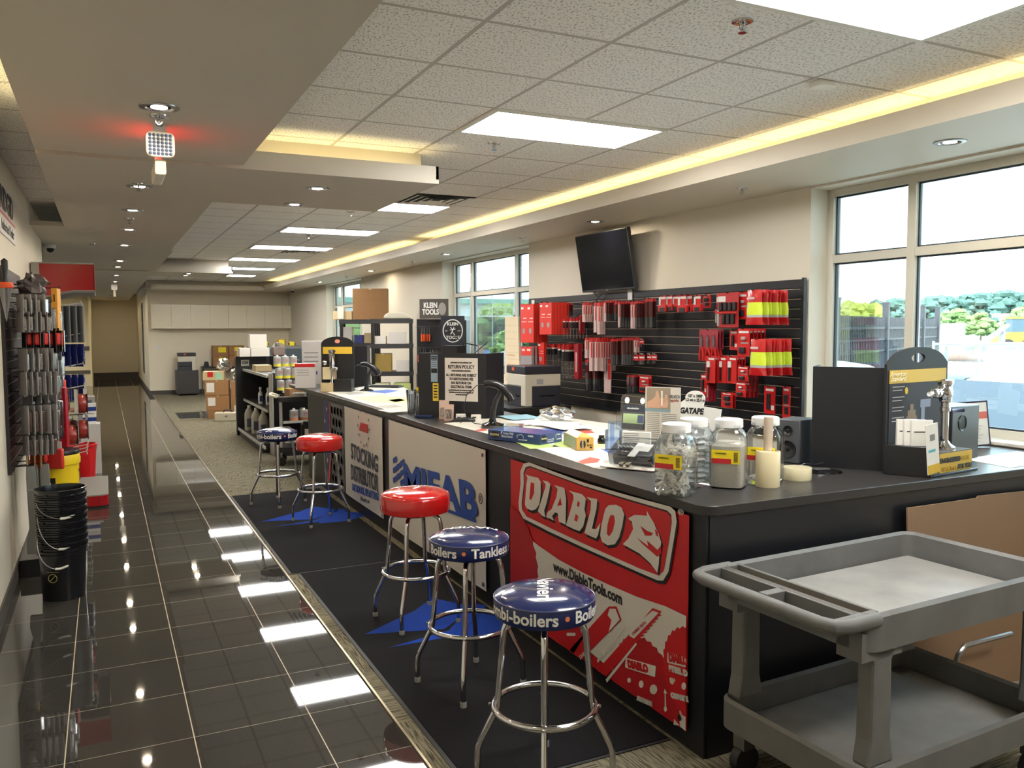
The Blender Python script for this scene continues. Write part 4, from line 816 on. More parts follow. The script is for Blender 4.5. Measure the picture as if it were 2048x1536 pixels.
# valve display box with clear cover
p = cz(1272, 935); t = thing('valve_display_box', 'clear covered box of black valves on a white card base', 'display', (p.x+.02, p.y+.03, CZ), R(-58))
MB().prism(rrect(.30,.21,.02,-.15,-.13), (0,0,.004), (1,0,0), (0,1,.0), (0,0,.006)).build('card_base', mat('offwhite', (214,208,196), .5), t, bev=.001)
m = MB(); m.T = Matrix.Translation((0,.02,.01)) @ Matrix.Rotation(.35, 4, 'X'); m.box(-.11, .11, -.06, .09, .02, .075).build('valve_block', mat('valve_black', (22,22,24), .2), t, bev=.01)
m = MB(); m.T = Matrix.Translation((0,.02,.01)) @ Matrix.Rotation(.35, 4, 'X'); m.box(-.02, .02, -.062, .09, .0755, .078).box(.02, .07, .0, .08, .0755, .077).build('instruction_card', paper, t, smooth=False)
m = MB(); m.T = Matrix.Translation((0,.02,.008)) @ Matrix.Rotation(.35, 4, 'X'); m.box(-.125, .125, -.08, .10, .0, .11).build('clear_cover', clear, t, bev=.012)
for i in range(4): MB().tube([(-.09+i*.022, .02, .09),(-.09+i*.022, -.02, .105)], .006, 8).build('bolt', silver, t)
for i in (0, 1): MB().lathe([(.010,0),(.010,.03),(.013,.032),(.013,.042),(.008,.044)], (0,0,0), 16, ax='y').build('valve_outlet', brass, t, loc=(-.02+i*.035, -.10, .03), rz=PI)
text('QUICK CONNECT', .014, mat('print_grey2', (120,116,110), .5), t, (-.02, -.112, .0105), (1,0,0), (0,1,0)); MB().prism([(0,0),(.03,0),(.03,.012),(0,.012)], (.08,-.118,.0101), (1,0,0), (0,1,0), (0,0,.0006)).build('brand_mark', mat('mark_maroon', (130,40,30), .5), t)
# standing brochure with the hand photograph
a, b_ = cz(1291, 890), cz(1361, 893); a = cz(1290, 880); b_ = cz(1360, 885); t = thing('brochure_stand', 'tall grey brochure showing a hand, standing among the papers', 'brochure', (a.x, a.y, CZ), ang(a, b_)); W_ = (b_-a).length; Hh = vtop(a, 773)-CZ
MB().box(0, W_, 0, .05, 0, .01).box(0, W_, 0, .006, 0, Hh).build('board', mat('cream_board', (206,200,186), .6), t, smooth=False)
MB().box(.01, W_*.72, -.001, 0, Hh*.60, Hh*.985).build('photo_area', mat('photo_tan', (150,134,116), .6), t, smooth=False)
skin = mat('print_skin', (206,160,132), .6)
mb = MB()
for P in ([(.015,.61),(.10,.61),(.115,.68),(.10,.80),(.085,.93),(.072,.92),(.07,.83),(.045,.76),(.015,.72)], [(.105,.62),(.15,.62),(.155,.68),(.148,.86),(.134,.86),(.13,.74),(.11,.72)], [(.085,.70),(.13,.72),(.145,.80),(.10,.79)]): mb.poly([(x*W_/.235, -.0018, z*Hh) for x, z in P[::1]])
mb.build('hand_print', skin, t, smooth=False)
MB().poly([(.108*W_/.235,-.0022,.66*Hh),(.118*W_/.235,-.0022,.66*Hh),(.118*W_/.235,-.0022,.93*Hh),(.108*W_/.235,-.0022,.93*Hh)]).build('cord_print', paper, t, smooth=False)
MB().box(.0, W_*.72, -.0016, 0, Hh*.54, Hh*.60).build('blue_band', mat('print_teal', (128,150,156), .6), t, smooth=False); text('INSULATION', .030, mat('print_dark', (84,84,90), .5), t, (W_*.83, -.001, Hh*.83), (1,0,0), (0,0,1), sx=.42); text('Simply the Best', .022, mat('print_red', (170,60,50), .5), t, (W_*.83, -.001, Hh*.76), (1,0,0), (0,0,1), sx=.42)
mb = MB()
for i in range(13): mb.box(.012, W_*.42, -.001, 0, Hh*(.50-.035*i), Hh*(.508-.035*i)).box(W_*.48, W_*.90, -.001, 0, Hh*(.50-.035*i), Hh*(.508-.035*i))
mb.build('text_print', mat('print_dark', (84,84,90), .5), t, smooth=False)
# clear document holder
a, b_ = cz(1238, 858), cz(1292, 862); t = thing('document_holder', 'clear acrylic document holder with black card behind the papers', 'holder', (a.x, a.y, CZ), ang(a, b_)); W_ = (b_-a).length; Hh = vtop(a, 787)-CZ
T = Matrix.Rotation(-.14, 4, 'X'); m = MB(); m.T = T; m.prism(rrect(W_, Hh, .04), (0,0,0), (1,0,0), (0,0,1), (0,.004,0)).box(0, W_, -.05, -.046, 0, Hh*.5).box(0, W_, -.05, .004, 0, .004).build('acrylic', clear, t, smooth=False)
m = MB(); m.T = T; m.box(.02, W_-.01, -.006, -.002, .005, Hh*.70).build('black_card', mat('holder_card', (50,56,66), .5), t, smooth=False); m = MB(); m.T = T; m.box(.03, W_-.02, -.008, -.006, Hh*.18, Hh*.45).build('green_label', mat('label_green', (190,214,150), .5), t, smooth=False)
m = MB(); m.T = T; m.box(W_*.68, W_*.9, -.009, -.008, Hh*.20, Hh*.42).build('product_print', mat('label_navy', (60,80,120), .5), t, smooth=False); m = MB(); m.T = T; m.prism(ell(.05, Hh*.82, .018, .022), (0,-.004,0), (1,0,0), (0,0,1), (0,.003,0)).prism(ell(W_-.04, Hh*.82, .018, .022), (0,-.004,0), (1,0,0), (0,0,1), (0,.003,0)).build('clip', whitep, t)
tt = text('docuholder', .02, whitep, t, (W_*.5, -.012, Hh*.6), (1,0,0), (0,0,1)); tt.data.transform(T)
# tape product sign
a = cz(1352, 873); b_ = cz(1442, 880); t = thing('tape_sign', 'white MEGATAPE product sign with a rounded tab behind the jars', 'sign', (a.x, a.y, CZ), ang(a, b_)); W_ = (b_-a).length; Hh = vtop(a, 810)-CZ
MB().prism([(0,0),(W_*.9,0),(W_,Hh*.93),(W_*.6,Hh)]+[(W_*.42+W_*.22*math.cos(R(q)), Hh+.05+.05*math.sin(R(q))) for q in range(-10, 191, 20)]+[(0,Hh)], (0,0,0), (1,0,0), (0,0,1), (0,.01,0)).build('sign_board', paper, t, smooth=False)
text('MEGATAPE', .052, ink, t, (W_*.25, -.001, Hh-.035), (1,0,0), (0,0,1), sx=.85, off=.0025, shear=.2); text('1/2" x 1000\'\n1,2 cm x 25,4 m', .026, ink, t, (W_*.42, -.001, Hh+.052), (1,0,0), (0,0,1), sx=.8, off=.0008)
# loose sheet, small holder, dark jar, tape card
a = cz(1244, 902); b_ = cz(1300, 905); t = thing('notice_card', 'white text card standing between acrylic holder and brochure', 'card', (a.x, a.y, CZ), ang(a, b_)); W_ = (b_-a).length; Hh = vtop(a, 863)-CZ
MB().box(0, W_, 0, .03, 0, Hh).build('card_body', paper, t, smooth=False); mb = MB()
for i in range(9): mb.box(.01, W_*.6, -.001, 0, Hh*.9-i*.011, Hh*.9-i*.011+.003)
mb.build('card_print', mat('print_dark', (84,84,90), .5), t, smooth=False)
p = cz(1228, 900); t = thing('leaflet_holder', 'small empty clear leaflet holder beside the yellow box', 'holder', (p.x, p.y, CZ), -.9); m = MB().box(-.045, .045, .02, .023, 0, .17).box(-.045, .045, -.03, -.027, 0, .08).box(-.045, -.042, -.03, .02, 0, .12).box(.042, .045, -.03, .02, 0, .12).box(-.045, .045, -.03, .023, 0, .003); m.build('acrylic', glass('acrylic_blue', (225,236,250), .2), t, smooth=False); MB().box(-.03, -.005, .018, .0198, .0, .16).build('divider', glass('acrylic_blue', (225,236,250), .2), t, smooth=False)
p = cz(1203, 888); t = thing('small_jar', 'small dark jar beside the clear leaflet holder', 'jar', (p.x, p.y, CZ)); MB().lathe([(.001,0),(.022,0),(.026,.01),(.024,.03),(.016,.042)], n=20).build('jar_body', gloss_black, t); MB().lathe([(.018,.042),(.018,.054),(.001,.055)], n=20).build('lid', dkplastic, t)
# faucet box
a, b_ = cz(976, 879), cz(1080, 891); t = thing('faucet_box', 'long blue KROWNE faucet box at the counter edge', 'box', (a.x, a.y, CZ+.003), ang(a, b_)); W_ = (b_-a).length
bb_ = MB().box(0, W_, 0, .22, 0, .064).build('carton', mat('box_blue', (40,66,124), .3, coat=.3), t, bev=.002)
for kx, (ax, ay0, wx, sc) in enumerate([((1,0,0), 0, W_, 1.0), ((0,1,0), 0, .22, .62)]):
    def q(u, z, dd=.0012): return (u, -dd, z) if kx == 0 else (W_+dd, u, z)
    MB().prism(ell(0,0,.044*sc,.023,20), q(.055*sc+.005, .034, 0), ax, (0,0,1), (0,-.001,0) if kx == 0 else (.001,0,0)).build('oval_badge', mat('badge_black', (24,22,24), .4), t); text('KROWNE', .019*sc+.002, mat('badge_tan', (214,200,160), .5), t, q(.055*sc+.005, .034, .0016), ax, (0,0,1), off=.0005, sx=.85)
    text('8" Center Wall\nMount Faucet', .021*sc, mat('print_pale', (196,206,220), .5), t, q(.165*sc, .040 if kx == 0 else .018), ax, (0,0,1), off=.0006, sx=.8, line=.9)
    m = MB()
    for du in (0, .012): pass
    m.tube([q(.25*sc+.0, .028), q(.25*sc, .046), q(.285*sc, .052), q(.30*sc, .044), q(.30*sc, .030)], .0018, 5).tube([q(.262*sc, .018), q(.33*sc, .020)], .003, 5); m.build('faucet_print', mat('print_pale', (196,206,220), .5), t)
    text('12-806L', .014*sc+.001, mat('print_pale', (196,206,220), .5), t, q(.36*sc if kx == 0 else .19, .048), ax, (0,0,1), off=.0006, sx=.9)
# tan faucet carton
a, b_ = cz(1153, 902), cz(1183, 901); t = thing('faucet_carton', 'small yellow KROWNE carton with open end, beside the blue box', 'box', (a.x, a.y, CZ+.003), ang(a, b_)+.0); W_ = .105
MB().box(0, W_, 0, .30, 0, .075).build('carton', [mat('carton_ochre', (208,164,80), .5)], t, bev=.002); MB().box(-.001, 0, .01, .29, .005, .07).build('side_print', mat('print_green', (150,160,130), .5), t, smooth=False)
MB().prism(ell(.038,.035,.018,.027,18), (0,0,0), (1,0,0), (0,0,1), (0,-.001,0)).build('oval_badge', mat('badge_black', (24,22,24), .4), t); tt = text('KROWNE', .016, mat('badge_tan', (214,200,160), .5), t, (.038, -.0016, .035), (0,0,1), (-1,0,0), off=.0004, sx=.8)
mb = MB().box(.062, .075, -.001, 0, .045, .065).box(.08, .095, -.001, 0, .01, .02); [mb.box(.064+.009*i, .069+.009*i, -.001, 0, .022, .034) for i in range(4)]; mb.build('carton_print', ink, t, smooth=False)
MB().prism([(0,.075),(.03,.105),(.034,.104),(.006,.074)], (0,.0,0), (1,0,0), (0,0,1), (0,.25,0)).build('open_flap', mat('offwhite', (214,208,196), .5), t, smooth=False)
# scanners
def scanner(name, label, x, y, z, s_, rz):
    t = thing(name, label, 'scanner', (x, y, z), rz); k = s_
    MB().lathe([(.001,0),(.07*k,0),(.072*k,.006*k),(.05*k,.014*k),(.025*k,.022*k),(.02*k,.04*k),(.001,.045*k)], n=32).build('base', gloss_black, t)
    MB().tube([(0,0,.03*k),(.005*k,0,.09*k),(.02*k,0,.15*k),(.045*k,0,.20*k),(.06*k,0,.225*k)], .021*k, 12, r2=.013*k).build('neck', dkplastic, t)
    MB().tube([(-.05*k,0,.262*k),(-.02*k,0,.268*k),(.03*k,0,.260*k),(.075*k,0,.232*k),(.115*k,0,.192*k),(.13*k,0,.162*k)], .021*k, 14, r2=.033*k).build('scan_head', mat('scanner_shell', (24,25,28), .25), t)
    m = MB(); m.T = Matrix.Translation((.131*k,0,.163*k)) @ Matrix.Rotation(2.45, 4, 'Y'); m.lathe([(.001,0),(.02*k,0),(.02*k,.003)], n=16, sx=1.2).build('scan_window', mat('scan_red', (60,14,18), .05), t)
    MB().tube([(-.05*k,0,.262*k),(-.10*k,.005,.255*k),(-.17*k,.02,.19*k),(-.19*k,.03,.11*k),(-.17*k,.03,.04*k),(-.12*k,.02,.008),(-.05*k,-.03,.006)], .003, 6).build('cable', dkplastic, t)
p = cz(985, 850, CZ+.024); one('flat_carton', MB().prism(rrect(.30,.17,.02,-.12,-.08), (p.x+.05, p.y, CZ+.003), (.85,-.52,0), (.52,.85,0), (0,0,.020)), mat('slate_box', (70,84,84), .15, coat=.5), 'flat glossy grey box under the near scanner', 'box')
scanner('barcode_scanner', 'black handheld scanner arched on its stand, before the return policy sign', p.x, p.y, CZ+.024, 1.12, R(-32))
p = cz(733, 782); scanner('barcode_scanner', 'black handheld scanner on the far part of the counter', p.x, p.y, CZ+.003, 1.15, R(-32))
# counter mats
mw = mat('mat_white', (212,208,196), .35, var=.04, scale=10)
def cmat(label, P, deco):
    t = thing('counter_mat', label, 'mat', (0,0,0)); mb = MB()
    W3 = [cz(a, b_) for a, b_ in P]; c = sum(W3, Vector())/len(W3); n_ = len(W3)
    mb.prism([(q.x, q.y) for q in W3], (0,0,CZ), (1,0,0), (0,1,0), (0,0,.002)); mb.build('mat_sheet', mw, t, smooth=False)
    for (m, Q) in deco: MB().poly([tuple(cz(a, b_, CZ+.0024)+Vector((0,0,0))) for a, b_ in Q]).build('printed_patch', m, t, smooth=False)
lg, lb_, lr, ly, gr_ = mat('patch_green', (170,190,110), .4), mat('patch_blue', (84,116,190), .4), mat('patch_red', (190,80,70), .4), mat('patch_yellow', (222,220,150), .4), mat('patch_grey', (170,168,160), .4)
cmat('large printed white counter mat under the blue faucet box', [(888,847),(976,868),(1080,900),(1190,937),(1230,932),(1262,905),(1290,880),(1235,850),(1150,838),(1060,834),(960,838)],
    [(lr,[(1155,923),(1180,914),(1200,918),(1195,925),(1165,928)]),(gr_,[(1185,935),(1200,933),(1215,936),(1200,938)]),(lg,[(1010,874),(1060,880),(1120,893),(1060,898)]),(lg,[(1115,880),(1150,884),(1140,895),(1105,893)]),(lb_,[(1080,855),(1130,860),(1150,869),(1120,868)]),(ly,[(1180,890),(1205,886),(1215,893),(1190,896)]),(lb_,[(1200,897),(1230,903),(1240,912),(1215,905)]),(lr,[(950,860),(968,857),(975,861),(955,863)]),(gr_,[(1120,846),(1150,850),(1165,856),(1130,852)]),(lr,[(1150,861),(1180,860),(1190,866),(1165,867)]),(gr_,[(1205,925),(1222,928),(1228,921),(1210,919)])])
cmat('printed counter mat on the far part of the counter', [(654,785),(773,820),(812,823),(838,812),(842,790),(800,772),(752,768),(700,778)],
    [(ly,[(700,795),(760,790),(815,795),(812,806),(745,805)]),(lb_,[(735,783),(775,779),(800,781),(770,787)]),(gr_,[(690,786),(720,783),(730,787),(700,790)]),(gr_,[(750,812),(790,809),(805,813),(775,817)]),(lg,[(775,800),(800,797),(812,801),(790,804)])])
# papers and bagged faucet
rr = random.Random(11)
for i, (px, py, s_, lb2) in enumerate([(1060,846,.28,'white paper sheet under the bagged faucet'),(1090,842,.30,'white paper sheet by the grey printer desk'),(1115,851,.26,'white paper sheet nearest the yellow carton'),(1040,838,.26,'light blue sheet behind the near scanner'),(1135,858,.25,'white printed sheet beside the clear holders'),(790,826,.2,'small white sheet beside the clear cups')]):
    p = cz(px, py); mb = MB(); n_ = 8
    for j in range(n_+1):
        for k in range(n_+1): mb.v.append(((k/n_-.5)*s_, (j/n_-.5)*s_*1.25, .004+.003*i+.012*abs(math.sin(k*1.1+i*2))*(k/n_)*(1 if i < 3 else .2)))
    for j in range(n_):
        for k in range(n_): q_ = j*(n_+1)+k; mb.f.append((q_, q_+1, q_+n_+2, q_+n_+1))
    mb.mi = [0]*len(mb.f); one('paper_sheet', mb, paper if i != 3 else mat('paper_blue', (150,196,214), .6), lb2, 'paper', loc=(p.x, p.y, CZ+.002), rz=rr.uniform(-1, 1))
p = cz(1112, 846); t = thing('bagged_faucet', 'chrome faucet parts in a crumpled clear plastic bag', 'bag', (p.x, p.y, CZ+.03), -.5); mb = MB()
for j in range(9):
    for k in range(14):
        th = PI*j/8; ph = 2*PI*k/14; q_ = .085*(.7+.5*rr.random()); mb.v.append((1.5*q_*math.sin(th)*math.cos(ph), q_*math.sin(th)*math.sin(ph), .045+.6*q_*math.cos(th)))
mb.f = [(j*14+k, j*14+(k+1) % 14, (j+1)*14+(k+1) % 14, (j+1)*14+k) for j in range(8) for k in range(14)]; mb.mi = [0]*len(mb.f); mb.build('bag', glass('bag_clear', (236,238,238), .5, .15), t, smooth=False)
MB().tube([(-.07,0,.03),(-.02,.02,.06),(.04,0,.06),(.07,-.02,.03)], .014, 10).tube([(.02,-.03,.03),(.03,.03,.08)], .012, 8).build('faucet_body', chrome, t); MB().cb((-.05,-.02,.05), (.04,.03,.03)).build('valve_cap', bluep, t, bev=.005)
# return policy partition
def hood(label, px0, py0, px1, py1, pt, boxpx, sheet):
    a, b_ = cz(px0, py0), cz(px1, py1); t = thing('privacy_partition', label, 'partition', (a.x, a.y, CZ), ang(a, b_)); W_ = (b_-a).length; Hh = vtop(a, pt)-CZ
    MB().box(0, W_, 0, .018, 0, Hh).build('panel', black, t, smooth=False); MB().box(W_-.018, W_, .018, .34, 0, Hh).build('side_panel', black, t, smooth=False); MB().box(0, .018, .018, .34, 0, Hh).build('side_panel', black, t, smooth=False)
    MB().box(W_*boxpx[0], W_*boxpx[1], .0, .15, Hh, Hh+.06).build('top_box', black, t, smooth=False)
    return t, W_, Hh
t, W_, Hh = hood('black partition carrying the RETURN POLICY notice', 838, 832, 973, 838, 706, (.36, .58), 1)
u0, u1 = W_*.40, W_*.88; z1 = Hh*.93; z0 = Hh*.26
nt_ = MB().box(u0, u1, -.002, 0, z0, z1).build('notice_sheet', mat('sheet_grey', (196,188,178), .5), t, smooth=False); um = (u0+u1)/2
for s_, z_, sz in (('ARKANSAS WATER SERVICE, LTD', .89, .016), ('RETURN POLICY', .79, .040), ('CLEAN, IN SALEABLE CONDITION', .70, .014), ('ALL RETURNS ARE SUBJECT', .60, .028), ('TO RESTOCKING FEE', .51, .028), ('NO RETURNS ON', .42, .028), ('ELECTRICAL ITEMS', .33, .028), ('ALL RETURNS MUST BE APPROVED PRIOR TO', .25, .014), ('RETURN AND MUST BE ACCOMPANIED BY', .20, .014), ('APPROVED INVOICE', .15, .014)):
    text(s_, sz, ink, nt_, (um, -.003, z0+(z1-z0)*z_), (1,0,0), (0,0,1), sx=.8, off=.0008)
st = MB().box(W_*.19, W_*.29, -.002, 0, Hh*.55, Hh*.975).build('notice_strip', mat('strip_grey', (130,146,158), .5), t, smooth=False)
m = MB(); m.box(W_*.195, W_*.285, -.0028, -.002, Hh*.90, Hh*.96).box(W_*.195, W_*.285, -.0028, -.002, Hh*.69, Hh*.76); [m.box(W_*.20, W_*.28, -.0028, -.002, Hh*(.88-.03*i), Hh*(.888-.03*i)) for i in range(4)]; m.build('strip_print', ink, st, smooth=False); text('NOTICE', .02, mat('strip_grey', (130,146,158), .5), st, (W_*.24, -.0035, Hh*.93), (1,0,0), (0,0,1), sx=.7)
st = MB().box(W_*.215, W_*.30, -.002, 0, Hh*.25, Hh*.53).build('notice_strip', mat('strip_yellow', (206,176,50), .5), t, smooth=False); m = MB(); [m.box(W_*.23, W_*.285, -.0028, -.002, Hh*(.48-.045*i), Hh*(.50-.045*i)) for i in range(5)]; m.build('strip_print', ink, st, smooth=False)
hood('black partition near the far end of the counter', 665, 773, 735, 772.5, 692.5, (.08, .36), 0)
# cups with pens
cupm = glass('cup_clear', (236,240,244), .35)
for i, (px, lb2) in enumerate([(823,'left one of two stacked clear cups at the counter edge'), (839,'right one of two stacked clear cups holding dark pens')]):
    p = cz(px, 828+i*3); t = thing('plastic_cup', lb2, 'cup', (p.x, p.y, CZ), 0, 'clear cups by the return policy sign'); MB().lathe([(.030,.002),(.031,.004),(.045,.20),(.047,.203),(.0455,.205),(.043,.20),(.029,.006),(.001,.005)], n=28).build('cup_wall', cupm, t)
    m = MB()
    for k in range(3): m.tube([(.012*k-.012,.0,.008),(.02*k-.02,.012*k-.01,.17)], .004, 6)
    tag(m.build('pens', dkplastic, t))
p = cz(848, 836); t = thing('card_tray', 'dark blue oval tray beside the clear cups', 'tray', (p.x, p.y, CZ), -.6); MB().lathe([(.001,.006),(.05,.005),(.07,.016),(.074,.018),(.07,.004),(.001,0)], n=28, sx=1.1, sy=.7).build('tray_body', mat('tray_navy', (22,38,72), .25), t)
# blister packs, bottles and little boxes before the sign
for i, (px, py, a_, lb2) in enumerate([(888,838,.1,'upright foil blister pack beside the return policy sign'), (897,842,-.2,'front leaning blister pack with clear window beside the return policy sign')]):
    p = cz(px, py); t = thing('blister_pack', lb2, 'package', (p.x, p.y, CZ), -.6+a_); m = MB(); m.T = Matrix.Rotation(-.12, 4, 'X'); m.box(-.04, .04, 0, .004, 0, .15-i*.02).build('card', mat('foil_pink', (206,176,160), .25, .4), t, smooth=False)
    m = MB(); m.T = Matrix.Rotation(-.12, 4, 'X'); m.box(-.028, .028, -.02, 0, .02, .09).build('blister', clear, t, bev=.006); MB().tube([(-.015,-.012,.03),(0,-.014,.075),(.015,-.012,.03)], .004, 6).build('fitting', silver, t)
for i, (px, py, h, w_, lb2) in enumerate([(914,832,.09,.03,'white pill bottle left of the scanner cable'), (942,833,.10,.034,'white pill bottle right of the scanner cable')]):
    p = cz(px, py); t = thing('pill_bottle', lb2, 'bottle', (p.x, p.y, CZ), 0); MB().lathe([(.001,0),(w_*.8,0),(w_*.85,h*.7),(w_*.6,h*.76)], n=20).build('bottle_body', whitep, t); MB().lathe([(w_*.8,h*.72),(w_*.8,h),(.001,h)], n=20).build('cap', whitep, t); m = MB(); m.T = Matrix.Rotation(-2.0, 4, 'Z'); m.box(w_*.845, w_*.87, -.012, .012, h*.2, h*.6).build('label', mat('label_brown', (150,110,90), .5), t, smooth=False)
for i, (px, py, lb2) in enumerate([(922,838,'low cream box between the two pill bottles'), (952,838,'low cream box at the foot of the return policy partition'), (905,841,'flat cream pad left of the near scanner')]):
    p = cz(px, py); t = thing('small_box', lb2, 'box', (p.x, p.y, CZ), -.4); MB().box(-.04, .04, -.02, .02, 0, (.04,.035,.012)[i]).build('box_body', mat('offwhite', (214,208,196), .5), t, bev=.002); MB().box(-.03, .0, -.0212, -.02, .01 if i < 2 else .002, .02 if i < 2 else .008).build('mark', ink, t, smooth=False)
p = cz(925, 843); t = thing('card_reader', 'low black device with a curled strap before the return policy partition', 'device', (p.x, p.y, CZ), -.45); MB().prism([(-.11,0),(.10,0),(.09,.02),(.04,.032),(-.06,.02)], (0,-.05,0), (1,0,0), (0,0,1), (0,.10,0)).build('body', dkplastic, t, bev=.006); MB().tube([(-.02,-.05,.03),(-.01,-.09,.01),(-.005,-.12,.004)], .005, 6).build('strap', dkplastic, t)
# far counter end
p = cz(698, 777); t = thing('crystal_block', 'clear crystal block standing on a black pad at the far counter', 'ornament', (p.x, p.y, CZ+.012), .3); MB().prism(rrect(.12,.12,.02,-.06,0), (0,-.03,0), (1,0,0), (0,0,1), (0,.06,0)).build('crystal', mat('crystal', (190,184,176), .08, .5), t, bev=.012); MB().prism(ell(0,.06,.03,.03), (0,-.036,0), (1,0,0), (0,0,1), (0,.006,0)).build('disc', silver, t)
p = cz(692, 781); one('phone_tray', MB().lathe([(.001,.010),(.08,.009),(.095,.0)], n=28, sx=1.3), gloss_black, 'flat black oval pad under the crystal block', 'tray', loc=(p.x, p.y, CZ))
p = cz(666, 779); t = thing('card_holder', 'white card holder at the far counter edge', 'holder', (p.x, p.y, CZ), -.5); MB().prism([(0,0),(.14,0),(.17,.055),(.03,.055)], (-.06,-.03,0), (1,0,0), (0,0,1), (0,.08,0)).build('body', mat('offwhite', (214,208,196), .5), t, bev=.004); MB().box(-.05, .06, -.032, -.03, .0, .016).build('base_strip', greyp, t, smooth=False)
p = cz(772, 775); t = thing('keyboard', 'black keyboard on the far counter behind the scanner', 'keyboard', (p.x, p.y, CZ), -.75); MB().box(-.2, .2, -.08, .08, 0, .022).build('case', dkplastic, t, bev=.004); m = MB(); [m.box(-.185+.026*i, -.163+.026*i, -.065+.027*j, -.043+.027*j, .022, .028) for i in range(14) for j in range(5)]; tag(m.build('keys', mat('key_grey', (40,40,42), .5), t, smooth=False), kind='stuff')
# far flush valve display and product boxes
p = cz(640, 784); t = thing('flush_valve_display', 'farther flush valve display beside the far partition', 'display', (p.x, p.y, CZ), R(-28))
MB().prism([(-.02,0),(.36,0),(.36,.54)]+[(.17+.19*math.cos(R(q)), .54+.09*math.sin(R(q))) for q in range(10, 171, 16)]+[(-.02,.54)], (0,.16,0), (1,0,0), (0,0,1), (0,.014,0)).build('back_board', dkplastic, t, smooth=False)
MB().box(0, .34, .155, .16, .43, .51).build('header', mat('header_yellow', (208,170,50), .5), t, smooth=False); MB().prism(ell(.17,.575,.03,.022), (0,.157,0), (1,0,0), (0,0,1), (0,.003,0)).build('hand_hole', mat('hole_pink', (206,130,110), .6), t)
MB().box(.16, .36, 0, .15, 0, .145).build('pocket', dkplastic, t, bev=.003); MB().box(0, .15, .02, .12, 0, .10).build('tan_block', tan, t, bev=.003); MB().box(.02, .16, .05, .14, .14, .28).build('brochure_stack', mat('brochure_tan', (200,184,146), .6), t, smooth=False)
MB().lathe([(.03,.10),(.02,.13),(.02,.24),(.03,.25),(.03,.30),(.036,.31),(.036,.45),(.045,.46),(.045,.48),(.001,.485)], (.13,.06,0), 20).build('flush_pipe', chrome, t); MB().lathe([(.02,0),(.03,.02),(.02,.05)], (0,0,0), 16, ax='x').build('stop_valve', chrome, t, loc=(.02,.06,.33)); MB().lathe([(.022,0),(.03,.02),(.022,.05)], (0,0,0), 16, ax='x').build('stop_valve', chrome, t, loc=(.15,.04,.26))
for px, py, pt, w_, lb2, rd in ((612,776,727,.24,'white product box with red top at the far counter end',1), (625,768,682,.30,'taller white product box behind the red topped one',0)):
    p = cz(px, py); Hh = vtop(p, pt)-CZ; t = thing('product_box', lb2, 'box', (p.x-.12, p.y+.05, CZ), R(-20)); MB().box(0, w_, 0, .10, 0, Hh).build('carton', mat('box_grey', (204,198,192), .5), t, bev=.002)
    (MB().box(0, w_, -.001, 0, Hh*.85, Hh) if rd else MB().box(w_*.1, w_*.65, -.001, 0, Hh*.22, Hh*.30)).build('color_band', redp if rd else mat('band_navy', (50,56,130), .5), t, smooth=False)
    m = MB(); [m.box(w_*.1, w_*.7, -.001, 0, Hh*(.72-.1*i), Hh*(.735-.1*i)) for i in range(3)]; m.build('carton_print', mat('print_dark', (84,84,90), .5), t, smooth=False)

# ================= SLATWALL AND TELEVISION =================
t = thing('slatwall', 'long black slatwall of red tool packs behind the counter', 'slatwall', (4.80, 4.74, .93))
Ws = 4.56; top = 1.22; mb = MB(); ins = MB(); zl = [1.15-.0755*k for k in range(15)]; zp = top
for z in zl: mb.box(0, .018, 0, Ws, z+.006, zp); ins.box(.003, .017, .03, Ws, z-.006, z-.002); zp = z-.006
mb.box(0, .018, 0, Ws, 0, zp).box(.012, .02, 0, Ws, 0, top); mb.T = None
for k in range(len(mb.v)): x, y, z = mb.v[k]; mb.v[k] = (-x if x < .019 else -.001, y, z)
mb2 = MB(); zp = top
for z in zl: mb2.box(-.020, -.006, 0, Ws, z+.006, zp); zp = z-.006
mb2.box(-.020, -.006, 0, Ws, 0, zp).box(-.006, .0, 0, Ws, 0, top); mb2.build('slat_board', mat('slat_black', (23,24,30), .4), t, smooth=False)
ins = MB(); [ins.box(-.019, -.007, .03, Ws, z-.007, z-.0025) for z in zl]; ins.build('slat_inserts', mat('insert_tan', (196,180,156), .35, .3), t, smooth=False)
MB().box(-.026, 0, -.012, .012, -.02, top+.01).box(-.024, 0, .012, Ws, -.02, -.0).build('edge_trim', mat('slat_black', (23,24,30), .4), t, smooth=False)
a = wpt(1260, 588, 4.775); one('outlet_plate', MB().box(4.772, 4.779, a[0]-.04, a[0]+.04, a[1]-.06, a[1]+.06), whitep, 'small white wall plate below the television', 'outlet', bev=.002)
a = wpt(1066, 605, 4.775); one('outlet_plate', MB().box(4.772, 4.779, a[0]-.035, a[0]+.035, a[1]-.02, a[1]+.03), whitep, 'small white tag at the top left of the slatwall', 'tag', bev=.002)
t = thing('television', 'black flat television tilted above the slatwall', 'television', (4.68, 7.37, 2.47), 0)
T = Matrix.Rotation(-.16, 4, 'Y') @ Matrix.Rotation(.0, 4, 'X')
m = MB(); m.T = T; m.box(-.025, .02, -.50, .50, -.305, .305).build('housing', mat('tv_grey', (56,60,64), .35), t, bev=.008); m = MB(); m.T = T; m.box(-.0265, -.024, -.488, .488, -.28, .295).build('screen', mat('tv_screen', (10,12,22), .12), t, smooth=False)
m = MB(); m.T = T; m.box(.02, .12, -.1, .1, -.1, .1).build('wall_bracket', dkplastic, t); m = MB(); m.T = T; m.box(-.028, -.025, -.02, .02, -.298, -.29).build('brand_mark', silver, t, smooth=False)
